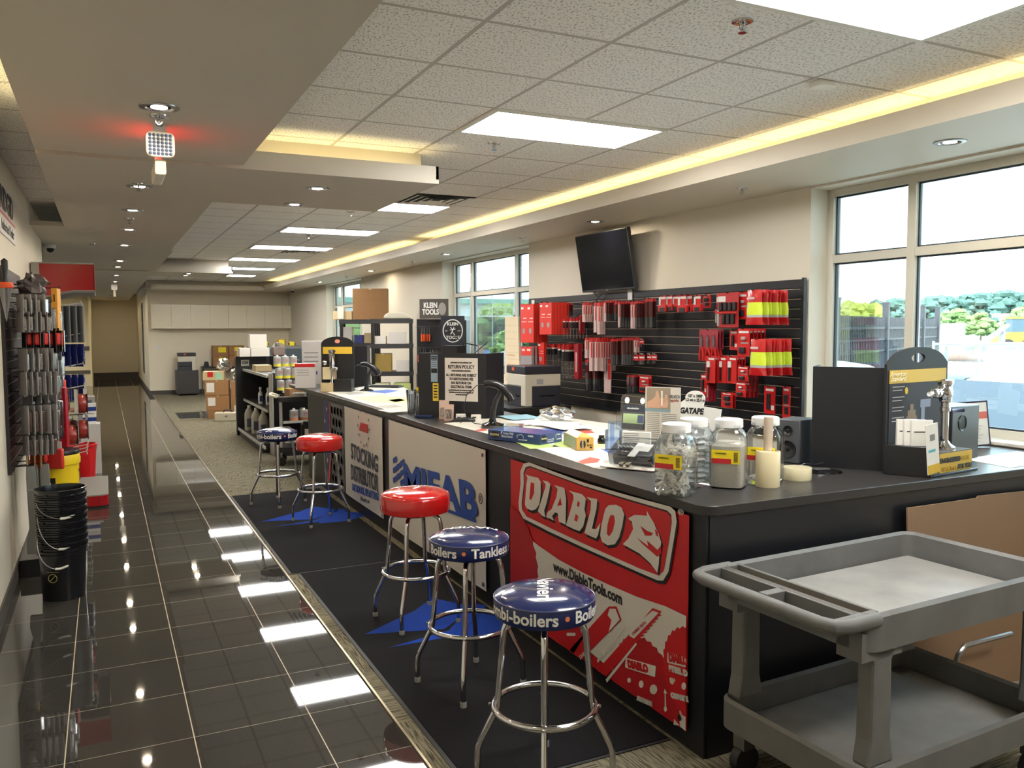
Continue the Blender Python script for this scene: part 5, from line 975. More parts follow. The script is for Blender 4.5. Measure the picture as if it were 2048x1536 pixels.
MB().tube([(.05,.30,-.30),(.04,.22,-.36),(.05,.14,-.39),(.06,.06,-.36),(.05,.12,-.32),(.06,.26,-.38),(.08,.32,-.46)], .005, 6).tube([(.05,-.42,-.29),(.06,-.43,-.38),(.07,-.38,-.50)], .005, 6).build('cable', dkplastic, t)

bm = mat('bit_steel', (150,146,138), .3, .8); clr = glass('pack_clear', (225,228,232), .3, .1); pkgrey = mat('pack_grey', (150,146,148), .35); rd2 = mat('pack_red', (196,34,34), .3); rdb = mat('box_red', (212,50,40), .45); lime = mat('lime', (206,226,40), .5); blk = mat('pack_black', (26,26,30), .4); pinkw = mat('pack_pinkwhite', (204,176,172), .4); whp = mat('pack_white', (220,216,212), .4)
def hookmesh(L): return MB().tube([(0,0,0),(-L,0,.004),(-L-.008,0,.016)], .0032, 6)
def make(kind, wd, h):
    """one hanging pack: origin at the hook hole, face towards -x"""
    T0 = .003
    def bx(nm, y0, y1, z0, z1, m, x0=-.0015, x1=.0015, par=None, bev=0): return MB().box(x0, x1, y0*wd, y1*wd, z0*h, z1*h).build(nm, m, par, smooth=False, bev=bev)
    R_ = bpy.data.objects.new('tool_package', None); col.objects.link(R_)
    if kind == 'box':
        bx('carton', -.5, .5, -1, 0, rdb, -.0, .034, R_); bx('brand_print', .05, .4, -.14, -.08, whp, -.001, 0, R_); bx('brand_print', -.42, .30, -.47, -.455, whp, -.001, 0, R_); bx('brand_print', -.42, .1, -.38, -.36, whp, -.001, 0, R_)
        MB().lathe([(.001,-.002),(.2*wd,-.002),(.2*wd,0)], (0,0,-.70*h), 14, ax='x').build('product_print', pkgrey, R_)
    elif kind == 'box2':
        bx('carton', -.5, .5, -1, 0, pkgrey, 0, .03, R_); bx('red_header', -.5, .5, -.45, 0, rdb, -.001, 0, R_); bx('red_foot', -.5, .5, -1, -.9, rdb, -.001, 0, R_); bx('brand_print', -.3, .3, -.22, -.12, whp, -.002, -.001, R_)
    elif kind == 'bit':
        bx('card', -.5, .5, -.17, 0, rd2, par=R_); bx('white_band', -.5, .5, -.22, -.17, whp, par=R_); bx('case', -.45, .45, -.50, -.22, blk, -.004, .004, R_)
        MB().tube([(0, .15*wd*math.sin(q*2.2), -(.50+.5*q/14)*h) for q in range(15)], .0035, 5).build('drill_bit', bm, R_)
    elif kind == 'blade':
        bx('card', -.5, .5, -.14, 0, rd2, par=R_); bx('sleeve', -.45, .45, -.62, -.12, mat('sleeve_red', (168,60,62), .35), -.004, .004, R_); bx('clear_tube', -.5, .5, -1, -.1, clr, -.005, .005, R_); bx('blade', -.3, .3, -.98, -.55, pkgrey, -.002, .002, R_)
    elif kind == 'wblade':
        bx('card', -.5, .5, -.16, 0, rd2, par=R_); bx('sleeve', -.5, .5, -1, -.14, pinkw, -.004, .004, R_); bx('red_stripe', -.5, -.1, -.6, -.16, rd2, -.005, -.004, R_)
    elif kind == 'tubered':
        bx('tube', -.5, .5, -1, 0, mat('tube_red', (150,34,46), .3), -.012, .012, R_, .003); bx('brand_print', -.2, .1, -.8, -.25, pinkw, -.013, -.012, R_)
    elif kind == 'card':
        bx('card', -.5, .5, -1, 0, rd2, par=R_); bx('brand_print', -.3, .35, -.14, -.07, whp, -.0025, -.0015, R_); bx('tool', -.28, .22, -.52, -.24, blk, -.018, -.002, R_, .006); bx('tool', -.30, .1, -.85, -.62, blk, -.016, -.002, R_, .005); bx('white_label', -.4, .4, -.60, -.56, pkgrey, -.0025, -.0015, R_)
    elif kind == 'flash':
        bx('card', -.5, .5, -1, 0, rd2, par=R_); bx('brand_print', -.4, .4, -.17, -.09, whp, -.0025, -.0015, R_); bx('flashlight', -.22, .12, -.42, -.30, silver, -.02, -.002, R_, .006); bx('white_label', -.4, .2, -.56, -.5, pkgrey, -.0025, -.0015, R_); bx('tool', -.2, .3, -.9, -.68, blk, -.02, -.002, R_, .006)
    elif kind == 'knife':
        bx('card', -.5, .5, -1, 0, rd2, par=R_); bx('brand_print', -.4, .2, -.14, -.07, whp, -.0025, -.0015, R_); bx('knife_head', .0, .32, -.42, -.20, whp, -.014, -.002, R_, .004); bx('knife_handle', .1, .28, -.92, -.42, blk, -.014, -.002, R_, .003)
    elif kind == 'bar':
        bx('card', -.5, .5, -1, 0, rd2, par=R_); bx('brand_print', -.35, .35, -.17, -.08, whp, -.0025, -.0015, R_); bx('tool', -.12, .14, -.82, -.25, blk, -.022, -.002, R_, .005); bx('white_label', -.4, -.15, -.85, -.68, whp, -.0025, -.0015, R_)
    elif kind == 'set':
        bx('card', -.5, .5, -1, 0, mat('set_red', (176,44,46), .35), par=R_); bx('white_label', .12, .48, -.26, -.10, whp, -.0025, -.0015, R_)
        for i in range(4): bx('screwdriver', -.44+.22*i, -.30+.22*i, -.52, -.28, blk, -.024, -.002, R_, .006)
        for i in range(3): bx('screwdriver', -.36+.22*i, -.22+.22*i, -.90, -.62, blk, -.024, -.002, R_, .006)
        bx('red_strap', -.5, .5, -.60, -.55, rd2, -.026, -.022, R_); bx('shaft', .36, .44, -.95, -.5, silver, -.02, -.002, R_)
    elif kind == 'pliers':
        bx('card', -.5, .5, -.62, 0, mat('plier_card', (160,52,64), .4), par=R_)
        for i in range(3):
            c = -.34+.33*i; m = MB(); 
            m.prism([((c-.04)*wd,-.58*h),((c+.05)*wd,-.58*h),((c+.07)*wd,-.30*h),(c*wd,-.16*h),((c-.06)*wd,-.32*h)], (-.016,0,0), (0,1,0), (0,0,1), (.012,0,0)).build('plier_head', steel, R_, smooth=False)
            for s_ in (-1, 1): MB().tube([(-.01,(c+s_*.03)*wd,-.56*h),(-.01,(c+s_*.11)*wd,-.78*h),(-.01,(c+s_*.09)*wd,-.99*h)], .011, 8, r2=.008).build('plier_handle', rd2, R_)
    elif kind == 'tape':
        bx('card', -.35, .35, -.60, 0, rd2, par=R_); bx('white_band', -.35, .35, -.22, -.08, whp, -.0025, -.0015, R_); m = MB().prism(rrect(.95*wd,.42*h,.012,-.55*wd,-.98*h), (-.022,0,0), (0,1,0), (0,0,1), (.034,0,0)); m.build('tape_case', rd2, R_, bev=.004); bx('grip', -.45, .15, -.98, -.72, blk, -.026, -.0215, R_, .003); bx('belt_hook', .2, .4, -.75, -.1, whp, -.010, -.006, R_)
    elif kind == 'mini':
        bx('card', -.5, .5, -.6, 0, rd2, par=R_); bx('white_band', -.4, .4, -.38, -.22, whp, -.0025, -.0015, R_); bx('tool', -.35, .35, -1, -.6, clr, -.012, .002, R_); bx('shackle', -.3, .3, .0, .12, pkgrey, -.01, -.006, R_)
    elif kind == 'bag':
        mb = MB(); nz_, ny = 14, 8; bands = []
        for f in range(2):
            for j in range(nz_+1):
                for i in range(ny+1):
                    v_ = j/nz_; u_ = i/ny; bul = math.sin(PI*min(1, max(0, u_)))**.5*math.sin(PI*min(1, v_*.9+.08))**.5*.026
                    mb.v.append(((-1 if f == 0 else 1)*bul*(1 if f == 0 else .4)+.003*math.sin(i*2.1+j), (u_-.5)*wd*(1+.22*v_), -v_*h))
        for f in range(2):
            for j in range(nz_):
                for i in range(ny):
                    a = f*(nz_+1)*(ny+1)+j*(ny+1)+i; q = (a, a+1, a+ny+2, a+ny+1); mb.f.append(q if f == 0 else q[::-1])
                    mb.mi.append(0 if j < 5 else (1 if j < 10 else (2 if j < 11 else 0))); 
                    if 5 <= j < 11 and i >= 7: mb.mi[-1] = 2
        mb.build('bag_film', [mat('bag_red', (186,30,34), .22, coat=.6), mat('bag_lime', (208,226,60), .3, coat=.6), mat('bag_silver', (176,178,176), .25, coat=.5)], R_)
        bx('brand_print', -.2, .35, -.27, -.21, pinkw, -.03, -.024, R_)
    return R_
def stack(kind, x0, y0, x1, y1, L, n, st, lab, cat='package', hook=True):
    """front pack covers the pixel box; n packs hang behind each other on one hook of length L"""
    xf = 4.78-L; a = onpl(x0, y0, 0, xf); b_ = onpl(x1, y0, 0, xf); c = onpl((x0+x1)/2, y1, 0, xf); wd = abs(a.y-b_.y); yc = (a.y+b_.y)/2; zt = (a.z+b_.z)/2; h = zt-c.z
    r = make(kind, wd, h); r.location = (xf, yc, zt); cap = lab
    tag(r, lab if n < 2 else lab+(', hanging in its stack' if len(lab.split()) < 13 else ''), cat, ('stack of '+' '.join(lab.split()[:7])) if n > 1 else None)
    for k in range(1, n): c2 = copy_tree(r); c2.location = (xf+st*k, yc, zt)
    if hook:
        hk = one('display_hook', hookmesh(L+.012), dkplastic, 'thin display hook holding the '+' '.join(lab.split()[:11]), 'hook', loc=(4.772, yc, zt-.008), rz=0)
S_ = [
 ('box',1041,608,1054,685,.42,5,.037,'left column of large red bit cartons, far left of slatwall'),('box',1054,608,1067,685,.42,5,.037,'right column of large red bit cartons, far left of slatwall'),
 ('box',1079,605,1091,669,.40,2,.037,'left pair of red cartons second from slatwall left end'),('box',1090,605,1103,669,.40,6,.037,'red cartons in the second stack from slatwall left end'),
 ('box2',1042,693,1052,733,.45,3,.045,'grey and red bit sets lowest at far left, left column'),('box2',1052,693,1063,733,.45,3,.045,'grey and red bit sets lowest at far left, right column'),
 ('box',1075,685,1087.5,732,.36,1,0,'single tall red carton above the grey printer'),
 ('bit',1103,636,1108,669,.25,5,.035,'short bit cards below the second red carton stack'),
 ('blade',1120,606,1127,632,.20,3,.03,'small red pack right of the carton stacks, first'),('blade',1130,607,1136,632,.20,3,.03,'small red pack right of the carton stacks, second'),
 ('bit',1126,635,1130,677,.30,7,.040,'upper row drill bits, left hook'),('bit',1139,635,1143,677,.28,6,.040,'upper row drill bits, right hook'),
 ('tubered',1158,631,1163,668,.18,2,.03,'narrow red tube right of the upper drill bits'),('wblade',1165,605,1170,644,.20,4,.03,'pale blade pack right of the upper drill bits'),
 ('bit',1091,688,1095,731,.30,8,.036,'lower row drill bits, first hook'),('bit',1104,688,1108,731,.28,6,.036,'lower row drill bits, second hook'),('bit',1116,688,1120,745,.26,4,.036,'lower row drill bits, third hook'),('bit',1124,688,1128,757,.28,7,.036,'lower row long drill bits, fourth hook'),('bit',1133,688,1137,757,.24,6,.036,'lower row long drill bits, fifth hook'),
 ('tubered',1150,687,1158,758,.22,2,.03,'long dark red tube right of the lower drill bits'),
 ('wblade',1188,604,1193,665,.22,3,.03,'long pale blade sleeve, top row left hook'),('wblade',1195,604,1200,669,.24,3,.03,'long pale blade sleeve, top row second hook'),
 ('wblade',1208,601,1212,643,.24,1,0,'short pale blade sleeve before the grey ones'),('blade',1212,601,1218,643,.22,5,.03,'short grey blade packs in the top row'),('blade',1228,605,1233,641,.22,4,.03,'red and grey blade packs beside the short grey ones'),('wblade',1237,602,1240,655,.22,1,0,'single pale sleeve before the long grey packs'),('blade',1240,602,1244,655,.21,5,.03,'long grey blade packs in the top row'),
 ('wblade',1262,602,1266,657,.20,2,.03,'pale narrow sleeve right of the television plate'),('blade',1271,601,1276,656,.20,5,.03,'red blade packs right of the television plate'),('blade',1290,597,1296,656,.20,2,.03,'pale and red blade packs before the tape measures'),('blade',1298,597,1306,656,.20,2,.03,'widest red blade pack before the tape measures'),
 ('wblade',1170,675,1175,716,.22,2,.03,'pale sleeve, second row left end'),('wblade',1179,675,1185,742,.28,3,.03,'longest pale sleeve, second row left'),('wblade',1190,675,1195,742,.28,5,.03,'longest pale sleeves, second row middle'),('wblade',1201,675,1206,742,.24,6,.03,'longest pale sleeves, second row right'),
 ('blade',1222,677,1227,730,.22,4,.03,'red topped blade packs, second row fifth hook'),('blade',1231,677,1236,730,.20,2,.03,'red topped blade packs, second row sixth hook'),('blade',1243,675,1248,730,.24,7,.03,'red topped blade packs, second row seventh hook'),('wblade',1268,677,1273,705,.16,2,.03,'short red and white pack, second row right'),
 ('mini',1279,679,1288,694,.12,1,0,'small red plug pack alone below the tape measures'),('mini',1267,709,1277,729,.16,1,0,'small red shackle pack, leftmost of four'),('mini',1278,709,1290,729,.16,1,0,'small red shackle pack, second of four'),('mini',1294,709,1303,727,.14,1,0,'small red shackle pack, third of four'),('mini',1303,709,1314,727,.14,1,0,'small red shackle pack, rightmost of four'),
 ('blade',1171,718,1177,782,.22,4,.03,'low red blade packs, left of the pair'),('blade',1186,718,1191,782,.20,4,.03,'low red blade packs, right of the pair'),('wblade',1209,718,1222,786,.18,1,0,'wide white and red blade pack, lowest row'),('blade',1254,750,1259,786,.16,2,.03,'low narrow blade packs above the document holder'),('blade',1263,750,1269,786,.16,3,.03,'low dark blade packs above the document holder'),('flash',1279,751,1298,785,.14,2,.03,'low red card pack with round print above the brochure'),
 ('tape',1318,591,1334,625,.22,1,0,'red tape measure, leftmost of six'),('tape',1332,591,1347,622,.20,1,0,'red tape measure, second of six'),('tape',1345,591,1359,622,.18,1,0,'red tape measure, third of six'),('tape',1356,590,1375,626,.22,1,0,'red tape measure, fourth and largest of six'),('tape',1372,590,1386,624,.18,1,0,'red tape measure, fifth of six'),('tape',1388,590,1404,624,.18,1,0,'red tape measure, rightmost of six'),
 ('card',1406,589,1422,616,.06,1,0,'small red card pack right of the tape measures'),
 ('set',1433,588,1464,648,.10,2,.03,'screwdriver set on red card, left and behind'),('set',1436,585,1478,655,.16,1,0,'large screwdriver set on red card, in front'),
 ('flash',1478,584,1495,638,.12,2,.05,'red flashlight card behind the lime gloves'),
 ('pliers',1399,659,1436,723,.12,3,.03,'three piece red handled plier set'),
 ('bar',1460,660,1476,700,.08,1,0,'small red card of three picks beside plier set'),('flash',1476,657,1500,712,.22,5,.04,'red headlamp card stack below the screwdriver sets'),
 ('knife',1412,712,1431,766,.18,5,.03,'red utility knife cards, left stack'),('knife',1438,712,1453,766,.14,3,.03,'red utility knife cards, middle stack'),('knife',1454,712,1474,767,.16,4,.03,'red utility knife cards, right stack'),
 ('flash',1476,732,1497,762,.22,1,0,'small red flashlight card below the headlamps'),('flash',1472,764,1492,794,.22,3,.045,'lowest red flashlight card with dark side'),('tubered',1497,740,1502,795,.16,3,.035,'dark red pouch with silver clasp below the gloves'),
 ('bar',1402,748,1414,790,.16,2,.03,'red snip card low left of the knives'),('tubered',1414,760,1420,803,.14,3,.03,'low red handles hanging below the knives'),
 ('card',1443,785,1466,815,.12,2,.03,'single low red card behind the MEGATAPE sign'),
 ('bar',1529,773,1551,828,.08,1,0,'low red inspection light card near right end'),('card',1566,773,1581,838,.08,1,0,'lowest red card at the right end of the slatwall')]
for s_ in S_: stack(*s_)
for r_, (x0, y0, y1) in enumerate([(1496,580,650),(1501,678,750)]):
    for k in range(6):
        L = .34-.05*k; xf = 4.78-L; a = onpl(x0+8+(0 if r_ == 0 else 2), y0, 0, 4.44); w_ = .19; zt = a.z; z1 = onpl(x0, y1, 0, 4.44).z
        if k == 0: proto = make('bag', w_*.80, zt-z1); g = proto
        else: g = copy_tree(proto)
        g.location = (xf, a.y-.03, zt); g.rotation_euler = (0, 0, R((0,9,-6,7,-8,5)[k])); tag(g, ['upper','lower'][r_]+' lime and red glove bag, '+['front','second','third','fourth','fifth','rearmost'][k]+' on its hook', 'package', ['upper','lower'][r_]+' row of lime glove bags')
    one('display_hook', hookmesh(.36), dkplastic, 'thin display hook through the %s lime glove bags' % ['upper','lower'][r_], 'hook', loc=(4.772, a.y-.03, zt-.008))

# ================= UTILITY CART =================
cg = mat('cart_grey', (104,104,102), .55, var=.28, scale=9, bump=.15)
t = thing('utility_cart', 'large worn grey plastic utility cart at the lower right', 'cart', (1.972, 2.535, 0), R(3.0))
t.rotation_euler[2] = R(2.6)
L_, W_ = 1.31, .70     # local x along the cart, y from 0 (counter side) to -W_ (viewer side)
def tray(z, d, x0, x1, lip, nm, mats):
    m = MB(); o = rrect(x1-x0, W_, .07, x0, -W_, 5); i_ = rrect(x1-x0-2*lip, W_-2*lip, .045, x0+lip, -W_+lip, 5); n_ = len(o)
    rings = [(o, z-d), (o, z-.012), ([(a*.5+b_*.5, c*.5+e*.5) for (a, c), (b_, e) in zip(o, i_)], z), (i_, z-.012), (i_, z-d+.012)]
    for P, zz in rings: m.v += [(a, b_, zz) for a, b_ in P]
    for k in range(len(rings)-1):
        for q in range(n_): q2 = (q+1) % n_; m.f.append((k*n_+q, k*n_+q2, (k+1)*n_+q2, (k+1)*n_+q))
    m.f.append(tuple(range(4*n_, 5*n_))); m.f.append(tuple(range(n_-1, -1, -1))); m.mi = [0]*len(m.f)
    return m.build(nm, mats, t)
dust = mat('cart_floor', (142,140,136), .38, var=.35, scale=7)
tray(.86, .125, .16, L_, .028, 'top_tray', cg); MB().box(.20, L_-.04, -W_+.04, -.04, .748, .752).build('tray_floor', dust, t, smooth=False)
# handle end: shelf with two front pockets and a long trough
hp_ = MB(); z = .86
hp_.box(.235, .250, -W_+.05, -.03, .75, z-.002).box(.145, .155, -W_+.05, -.03, z-.055, z-.002).box(.055, .155, -W_*.5-.02, -W_*.5+.02, z-.05, z-.002).box(.05, .25, -.045, -.03, z-.05, z-.002).box(.05, .25, -W_+.03, -W_+.05, z-.05, z-.002).box(.05, .25, -W_+.04, -.04, z-.058, z-.05)
hp_.build('caddy_walls', cg, t, smooth=False, bev=.003); MB().box(.155, .235, -W_+.05, -.045, z-.050, z-.048).build('caddy_floor', mat('caddy_tan', (150,130,100), .5, var=.2, scale=20), t, smooth=False)
MB().tube([(.22,-.012,z-.02),(.09,-.012,z-.02),(.045,-.03,z-.02),(.028,-.075,z-.02),(.028,-W_+.075,z-.02),(.045,-W_+.03,z-.02),(.09,-W_+.012,z-.02),(.22,-W_+.012,z-.02)], .024, 14).build('handle_bar', cg, t)
tray(.335, .12, .17, L_, .026, 'bottom_tray', cg); MB().box(.18, L_-.04, -W_+.04, -.04, .228, .232).build('tray_floor', dust, t, smooth=False)
for x, y in ((.27, -.055), (.27, -W_+.055), (L_-.10, -.055), (L_-.10, -W_+.055)):
    m = MB(); m.prism([(-.065,.33),(.065,.33),(.048,.42),(.045,.68),(.07,.75),(-.07,.75),(-.045,.68),(-.048,.42)], (x, y-.035, 0), (1,0,0), (0,0,1), (0,.07,0)); m.build('leg', cg, t, bev=.012, smooth=False)
    w_ = MB().lathe([(.02,-.02),(.06,-.02),(.062,-.01),(.062,.01),(.06,.02),(.02,.02)], (0,0,0), 24, ax='y').build('caster', mat('caster_black', (30,30,32), .5), t, loc=(x, y, .064)); MB().box(-.03, .03, -.03, .03, .05, .176).build('caster_fork', steel, w_, smooth=False)
for y_ in (-W_+.02, -.12): MB().prism([(.16,.70),(.36,.70),(.36,.742),(.16,.80)], (0,y_,0), (1,0,0), (0,0,1), (0,.10,0)).build('gusset', cg, t, smooth=False)
p = Vector((1.972, 2.535, 0)); th = R(2.6); q = Vector((.185*math.cos(th)+.37*math.sin(th), .185*math.sin(th)-.37*math.cos(th), 0))+p
one('candy_wrapper', MB().lathe([(.001,0),(.012,.002),(.017,.014),(.012,.024),(.001,.026)], n=10), mat('copper_foil', (206,90,40), .15, .7), 'small shiny copper coloured wrapper in the cart trough', 'wrapper', loc=(q.x, q.y, .812))

# ================= BEHIND THE COUNTER =================
t = thing('printer_desk', 'black desk carrying the large office copier', 'desk', (3.76, 7.76, 0)); MB().box(0, .74, 0, .95, .91, .95).build('desktop', black, t, smooth=False); MB().box(.03, .71, .10, .13, 0, .91).box(.03, .71, .9, .93, 0, .91).build('side_panel', black, t, smooth=False)
def printer(loc, rz, k, label, hh):
    t = thing('office_copier', label, 'printer', loc, rz); dk = mat('copier_dark', (42,44,54), .45); cr = mat('copier_cream', (206,200,184), .4); w_, d_, h = .50*k, .52*k, hh
    MB().box(-w_/2, w_/2, -d_/2, d_/2, 0, h*.50).build('paper_drawers', dk, t, bev=.006, smooth=False); MB().box(-w_/2, w_/2, -d_/2, d_/2, h*.50, h*.80).build('body', cr, t, bev=.008, smooth=False)
    MB().box(-w_/2-.003, -w_/2+.10*k, -d_/2-.003, -d_/2+.12*k, 0, h*.8).build('corner_cover', cr, t, bev=.012, smooth=False); MB().box(-w_/2-.008, w_/2, -d_/2-.008, d_/2, h*.81, h).build('scanner_lid', dk, t, bev=.008, smooth=False)
    MB().box(-w_/2-.004, -w_/2, -.10*k, d_/2, h*.24, h*.26).box(-w_/2+.2*k, w_/2-.08*k, -d_/2-.004, -d_/2, h*.25, h*.27).build('drawer_grip', gloss_black, t, smooth=False)
    MB().box(-w_/2-.0095, -w_/2-.008, .02, .02+.07*k, h*.88, h*.96).build('orange_sticker', orange, t, smooth=False); MB().box(-w_/2+.16*k, -w_/2+.25*k, -d_/2-.0015, -d_/2, h*.55, h*.68).build('info_sticker', mat('sticker_grey', (160,160,165), .4), t, smooth=False)
    return t
printer((4.20, 8.06, .95), 0, .86, 'office copier on the black desk left of the slatwall', .43)
one('paper_sheet', MB().box(4.06, 4.18, 7.90, 8.06, 1.371, 1.373), mat('sheet_violet', (130,130,220), .6), 'violet tinted sheet lying on the copier lid', 'paper', smooth=False)
# low cream cabinet with red price posters, diamond sign
t = thing('low_cabinet', 'low cream cabinet with red BUY posters left of the copier', 'cabinet', (3.98, 8.76, 0), 0)
MB().box(0, .5, 0, 1.0, 0, 1.13).build('body', mat('cabinet_cream', (206,196,172), .5), t, smooth=False)
for y, z in ((.12,.90),(.12,.66),(.55,.90),(.55,.66)):
    po = MB().box(-.003, 0, y, y+.32, z, z+.19).build('poster', mat('poster_red', (176,50,40), .5), t, smooth=False); MB().box(-.004, -.003, y+.02, y+.30, z+.14, z+.18).build('poster_band', mat('poster_ochre', (214,150,60), .5), po, smooth=False); text('BUY', .08, paper, po, (-.005, y+.10, z+.07), (0,-1,0), (0,0,1), off=.002); MB().prism(ell(0,0,.05,.03,14), (-.004,y+.23,z+.07), (0,1,0), (0,0,1), (.001,0,0)).build('product_print', ink, po)
t = thing('diamond_sign', 'orange and black diamond sign leaning beside the copier', 'sign', (4.05, 8.95, 1.131)); MB().prism([(0,.0),(.14,.15),(0,.30),(-.14,.15)], (0,0,0), (0,1,0), (0,0,1), (.006,0,0)).build('sign_face', orange, t, smooth=False); MB().prism([(.14,.15),(0,.30),(-.14,.15),(-.05,.10)], (-.001,0,0), (0,1,0), (0,0,1), (.001,0,0)).build('black_field', ink, t, smooth=False); text('608', .09, paper, t, (-.003, 0, .17), (0,-1,0), (0,0,1), off=.003)
# flip chart against the middle window
t = thing('flip_chart', 'cream paper flip chart with faint notes before the middle window', 'board', (4.58, 9.36, 0), R(-6)); m = MB(); m.prism([(-.34,.05),(.34,.05),(.27,1.93),(-.20,1.93)], (0,0,0), (0,1,0), (0,0,1), (.02,0,0)); m.build('paper_pad', mat('flip_paper', (222,206,176), .7), t, smooth=False)
m = MB(); rr = random.Random(5)
for i in range(10): z = 1.82-.085*i; m.box(-.002, 0, -.24, .22, z, z+.004)
m.build('faint_lines', mat('line_grey', (190,176,150), .7), t, smooth=False); m = MB()
for i in range(3): m.tube([(-.003, .2-.02*k, 1.45-.12*i+.008*math.sin(k*2.3+i)) for k in range(16)], .0025, 4)
m.build('red_notes', mat('note_red', (200,120,110), .7), t); MB().tube([(.05,-.28,0),(.03,0,1.95)], .012, 6).tube([(.05,.28,0),(.03,0,1.95)], .012, 6).build('easel_leg', steel, t)
q = cz(925, 836); t = thing('wire_stand', 'thin black wire arms showing above the return policy partition', 'stand', (q.x+.10, q.y+.20, CZ)); MB().tube([(0,0,0),(0,0,.60),(-.06,.05,.65)], .005, 6).tube([(0,0,.60),(.10,-.06,.575)], .005, 6).tube([(.02,0,.45),(.16,-.09,.60)], .005, 6).build('arms', dkplastic, t); MB().box(-.04, .06, -.04, .05, 0, .01).build('stand_foot', dkplastic, t)
# KLEIN TOOLS display
t = thing('tool_display_stand', 'tall black KLEIN TOOLS display stand with round emblem', 'display', (4.05, 11.25, 0), R(-32)); bkd = mat('klein_black', (22,24,30), .35)
MB().box(.30, .64, -.02, 0, .25, 1.96).build('emblem_panel', mat('klein_panel', (32,36,48), .3), t, smooth=False); MB().box(-.12, .30, .30, .33, .05, 1.92).build('back_board', bkd, t, smooth=False); MB().box(.28, .66, 0, .34, .0, 1.90).build('cabinet', bkd, t, smooth=False); MB().box(-.14, .30, -.05, .33, 0, .10).build('base', bkd, t, smooth=False)
MB().prism(ell(.47,1.75,.145,.165,36)[::1], (0,-.022,0), (1,0,0), (0,0,1), (0,-.002,0)).build('emblem_ring', scr, t, smooth=False); em = MB().prism(ell(.47,1.75,.130,.150,36), (0,-.025,0), (1,0,0), (0,0,1), (0,-.002,0)).build('emblem_field', bkd, t, smooth=False)
text('KLEIN', .06, scr, em, (.47,-.029,1.845), (1,0,0), (0,0,1), off=.002); text('TOOLS', .06, scr, em, (.47,-.029,1.655), (1,0,0), (0,0,1), off=.002); text('EST.', .024, scr, em, (.38,-.029,1.75), (1,0,0), (0,0,1)); text('1857', .024, scr, em, (.56,-.029,1.75), (1,0,0), (0,0,1))
MB().tube([(.44,-.028,1.80),(.47,-.028,1.76),(.44,-.028,1.70)], .006, 5).tube([(.49,-.028,1.80),(.46,-.028,1.74),(.50,-.028,1.69)], .006, 5).tube([(.43,-.028,1.76),(.51,-.028,1.775)], .005, 5).build('climber_print', scr, em)
t2 = thing('brand_sign', 'dark KLEIN TOOLS sign board standing on top of the display stand', 'sign', (4.10, 11.36, 1.925), R(-32)); MB().box(-.02, .40, .0, .01, 0, .28).build('board', mat('sign_brown', (72,66,60), .5), t2, smooth=False); text('KLEIN\nTOOLS', .105, scr, t2, (.14, -.001, .14), (1,0,0), (0,0,1), off=.004, sx=.72, line=.9); MB().prism(ell(.31,.14,.055,.09,24), (0,-.001,0), (1,0,0), (0,0,1), (0,-.001,0)).build('emblem_ring', mat('emblem_grey', (150,144,136), .5), t2, smooth=False)
def handtool(lab, x, z, c, n, grp, hd=.10, ln=.20, st_=.035, y=.22):
    r = None; M0 = Matrix.Translation((4.05, 11.25, 0)) @ Matrix.Rotation(R(-32), 4, 'Z')
    for k in range(n):
        p = M0 @ Vector((x+st_*(k % 4), y-.05*(k//4), z))
        if r is None:
            r = thing('hand_tool', lab, 'tool', p, R(-32), grp); MB().tube([(0,0,-ln*.5),(0,0,-ln)], .013, 8, r2=.010).build('grip', c, r); MB().tube([(0,0,0),(0,0,-ln*.5)], .005, 6).build('shaft', steel, r)
        else: dup(r, p)
handtool('orange handled pliers on the top row of the tool display', -.02, 1.80, orange, 6, 'orange pliers on the display top row'); handtool('red handled snips in the second row of the tool display', -.08, 1.50, mat('snip_red', (230,90,70), .4), 4, 'red snips on the display second row'); handtool('black and silver cutters in the second row of the display', .10, 1.48, dkplastic, 6, 'black cutters on the display', ln=.26)
handtool('yellow handled screwdriver hanging low on the tool display', -.10, 1.12, yellow, 7, 'yellow screwdrivers on the display', ln=.38, st_=.04); handtool('small red handled cutter beside the yellow screwdrivers', .10, 1.10, redp, 6, 'red cutters on the display low row', ln=.16)
MB().tube([(-.1,.10,1.81),(.28,.10,1.81)], .004, 5).tube([(-.1,.10,1.51),(.28,.10,1.51)], .004, 5).tube([(-.1,.10,1.13),(.28,.10,1.13)], .004, 5).build('hook_bar', steel, t)
M0 = Matrix.Translation((4.05, 11.25, 0)) @ Matrix.Rotation(R(-32), 4, 'Z')
for i in range(5):
    p = M0 @ Vector((.38+.05*i, -.12-.015*(i % 2), .98)); t3 = thing('cable_cutter', 'long black and yellow cable cutter handle before the emblem panel', 'tool', p, R(-32), 'yellow cable cutters'); a_ = .13-.03*i
    MB().tube([(0,0,0),(-.10*a_*3,0,.36)], .018, 8).build('yellow_grip', yellow, t3); MB().tube([(-.10*a_*3,0,.36),(-.15*a_*3,0,.52)], .016, 8).build('black_handle', dkplastic, t3)
for nm, lab, q, c, sz in (('coil','grey coil hanging beside the emblem panel',(.42,-.16,.86),greyp,.07),('marker','red handled tool beside the emblem panel',(.40,-.14,1.04),redp,.02),('pouch','blue pouch low on the tool display',(.36,-.13,.78),bluep,.03)):
    p = M0 @ Vector(q); one(nm if nm != 'marker' else 'hand_tool', MB().lathe([(.001,-sz*.5),(sz,-sz*.4),(sz*1.1,0),(sz,sz*.4),(.001,sz*.5)], n=16) if nm == 'coil' else MB().tube([(-.06,0,-.02),(.06,0,.02)], sz, 8), c, lab, 'tool', loc=p)
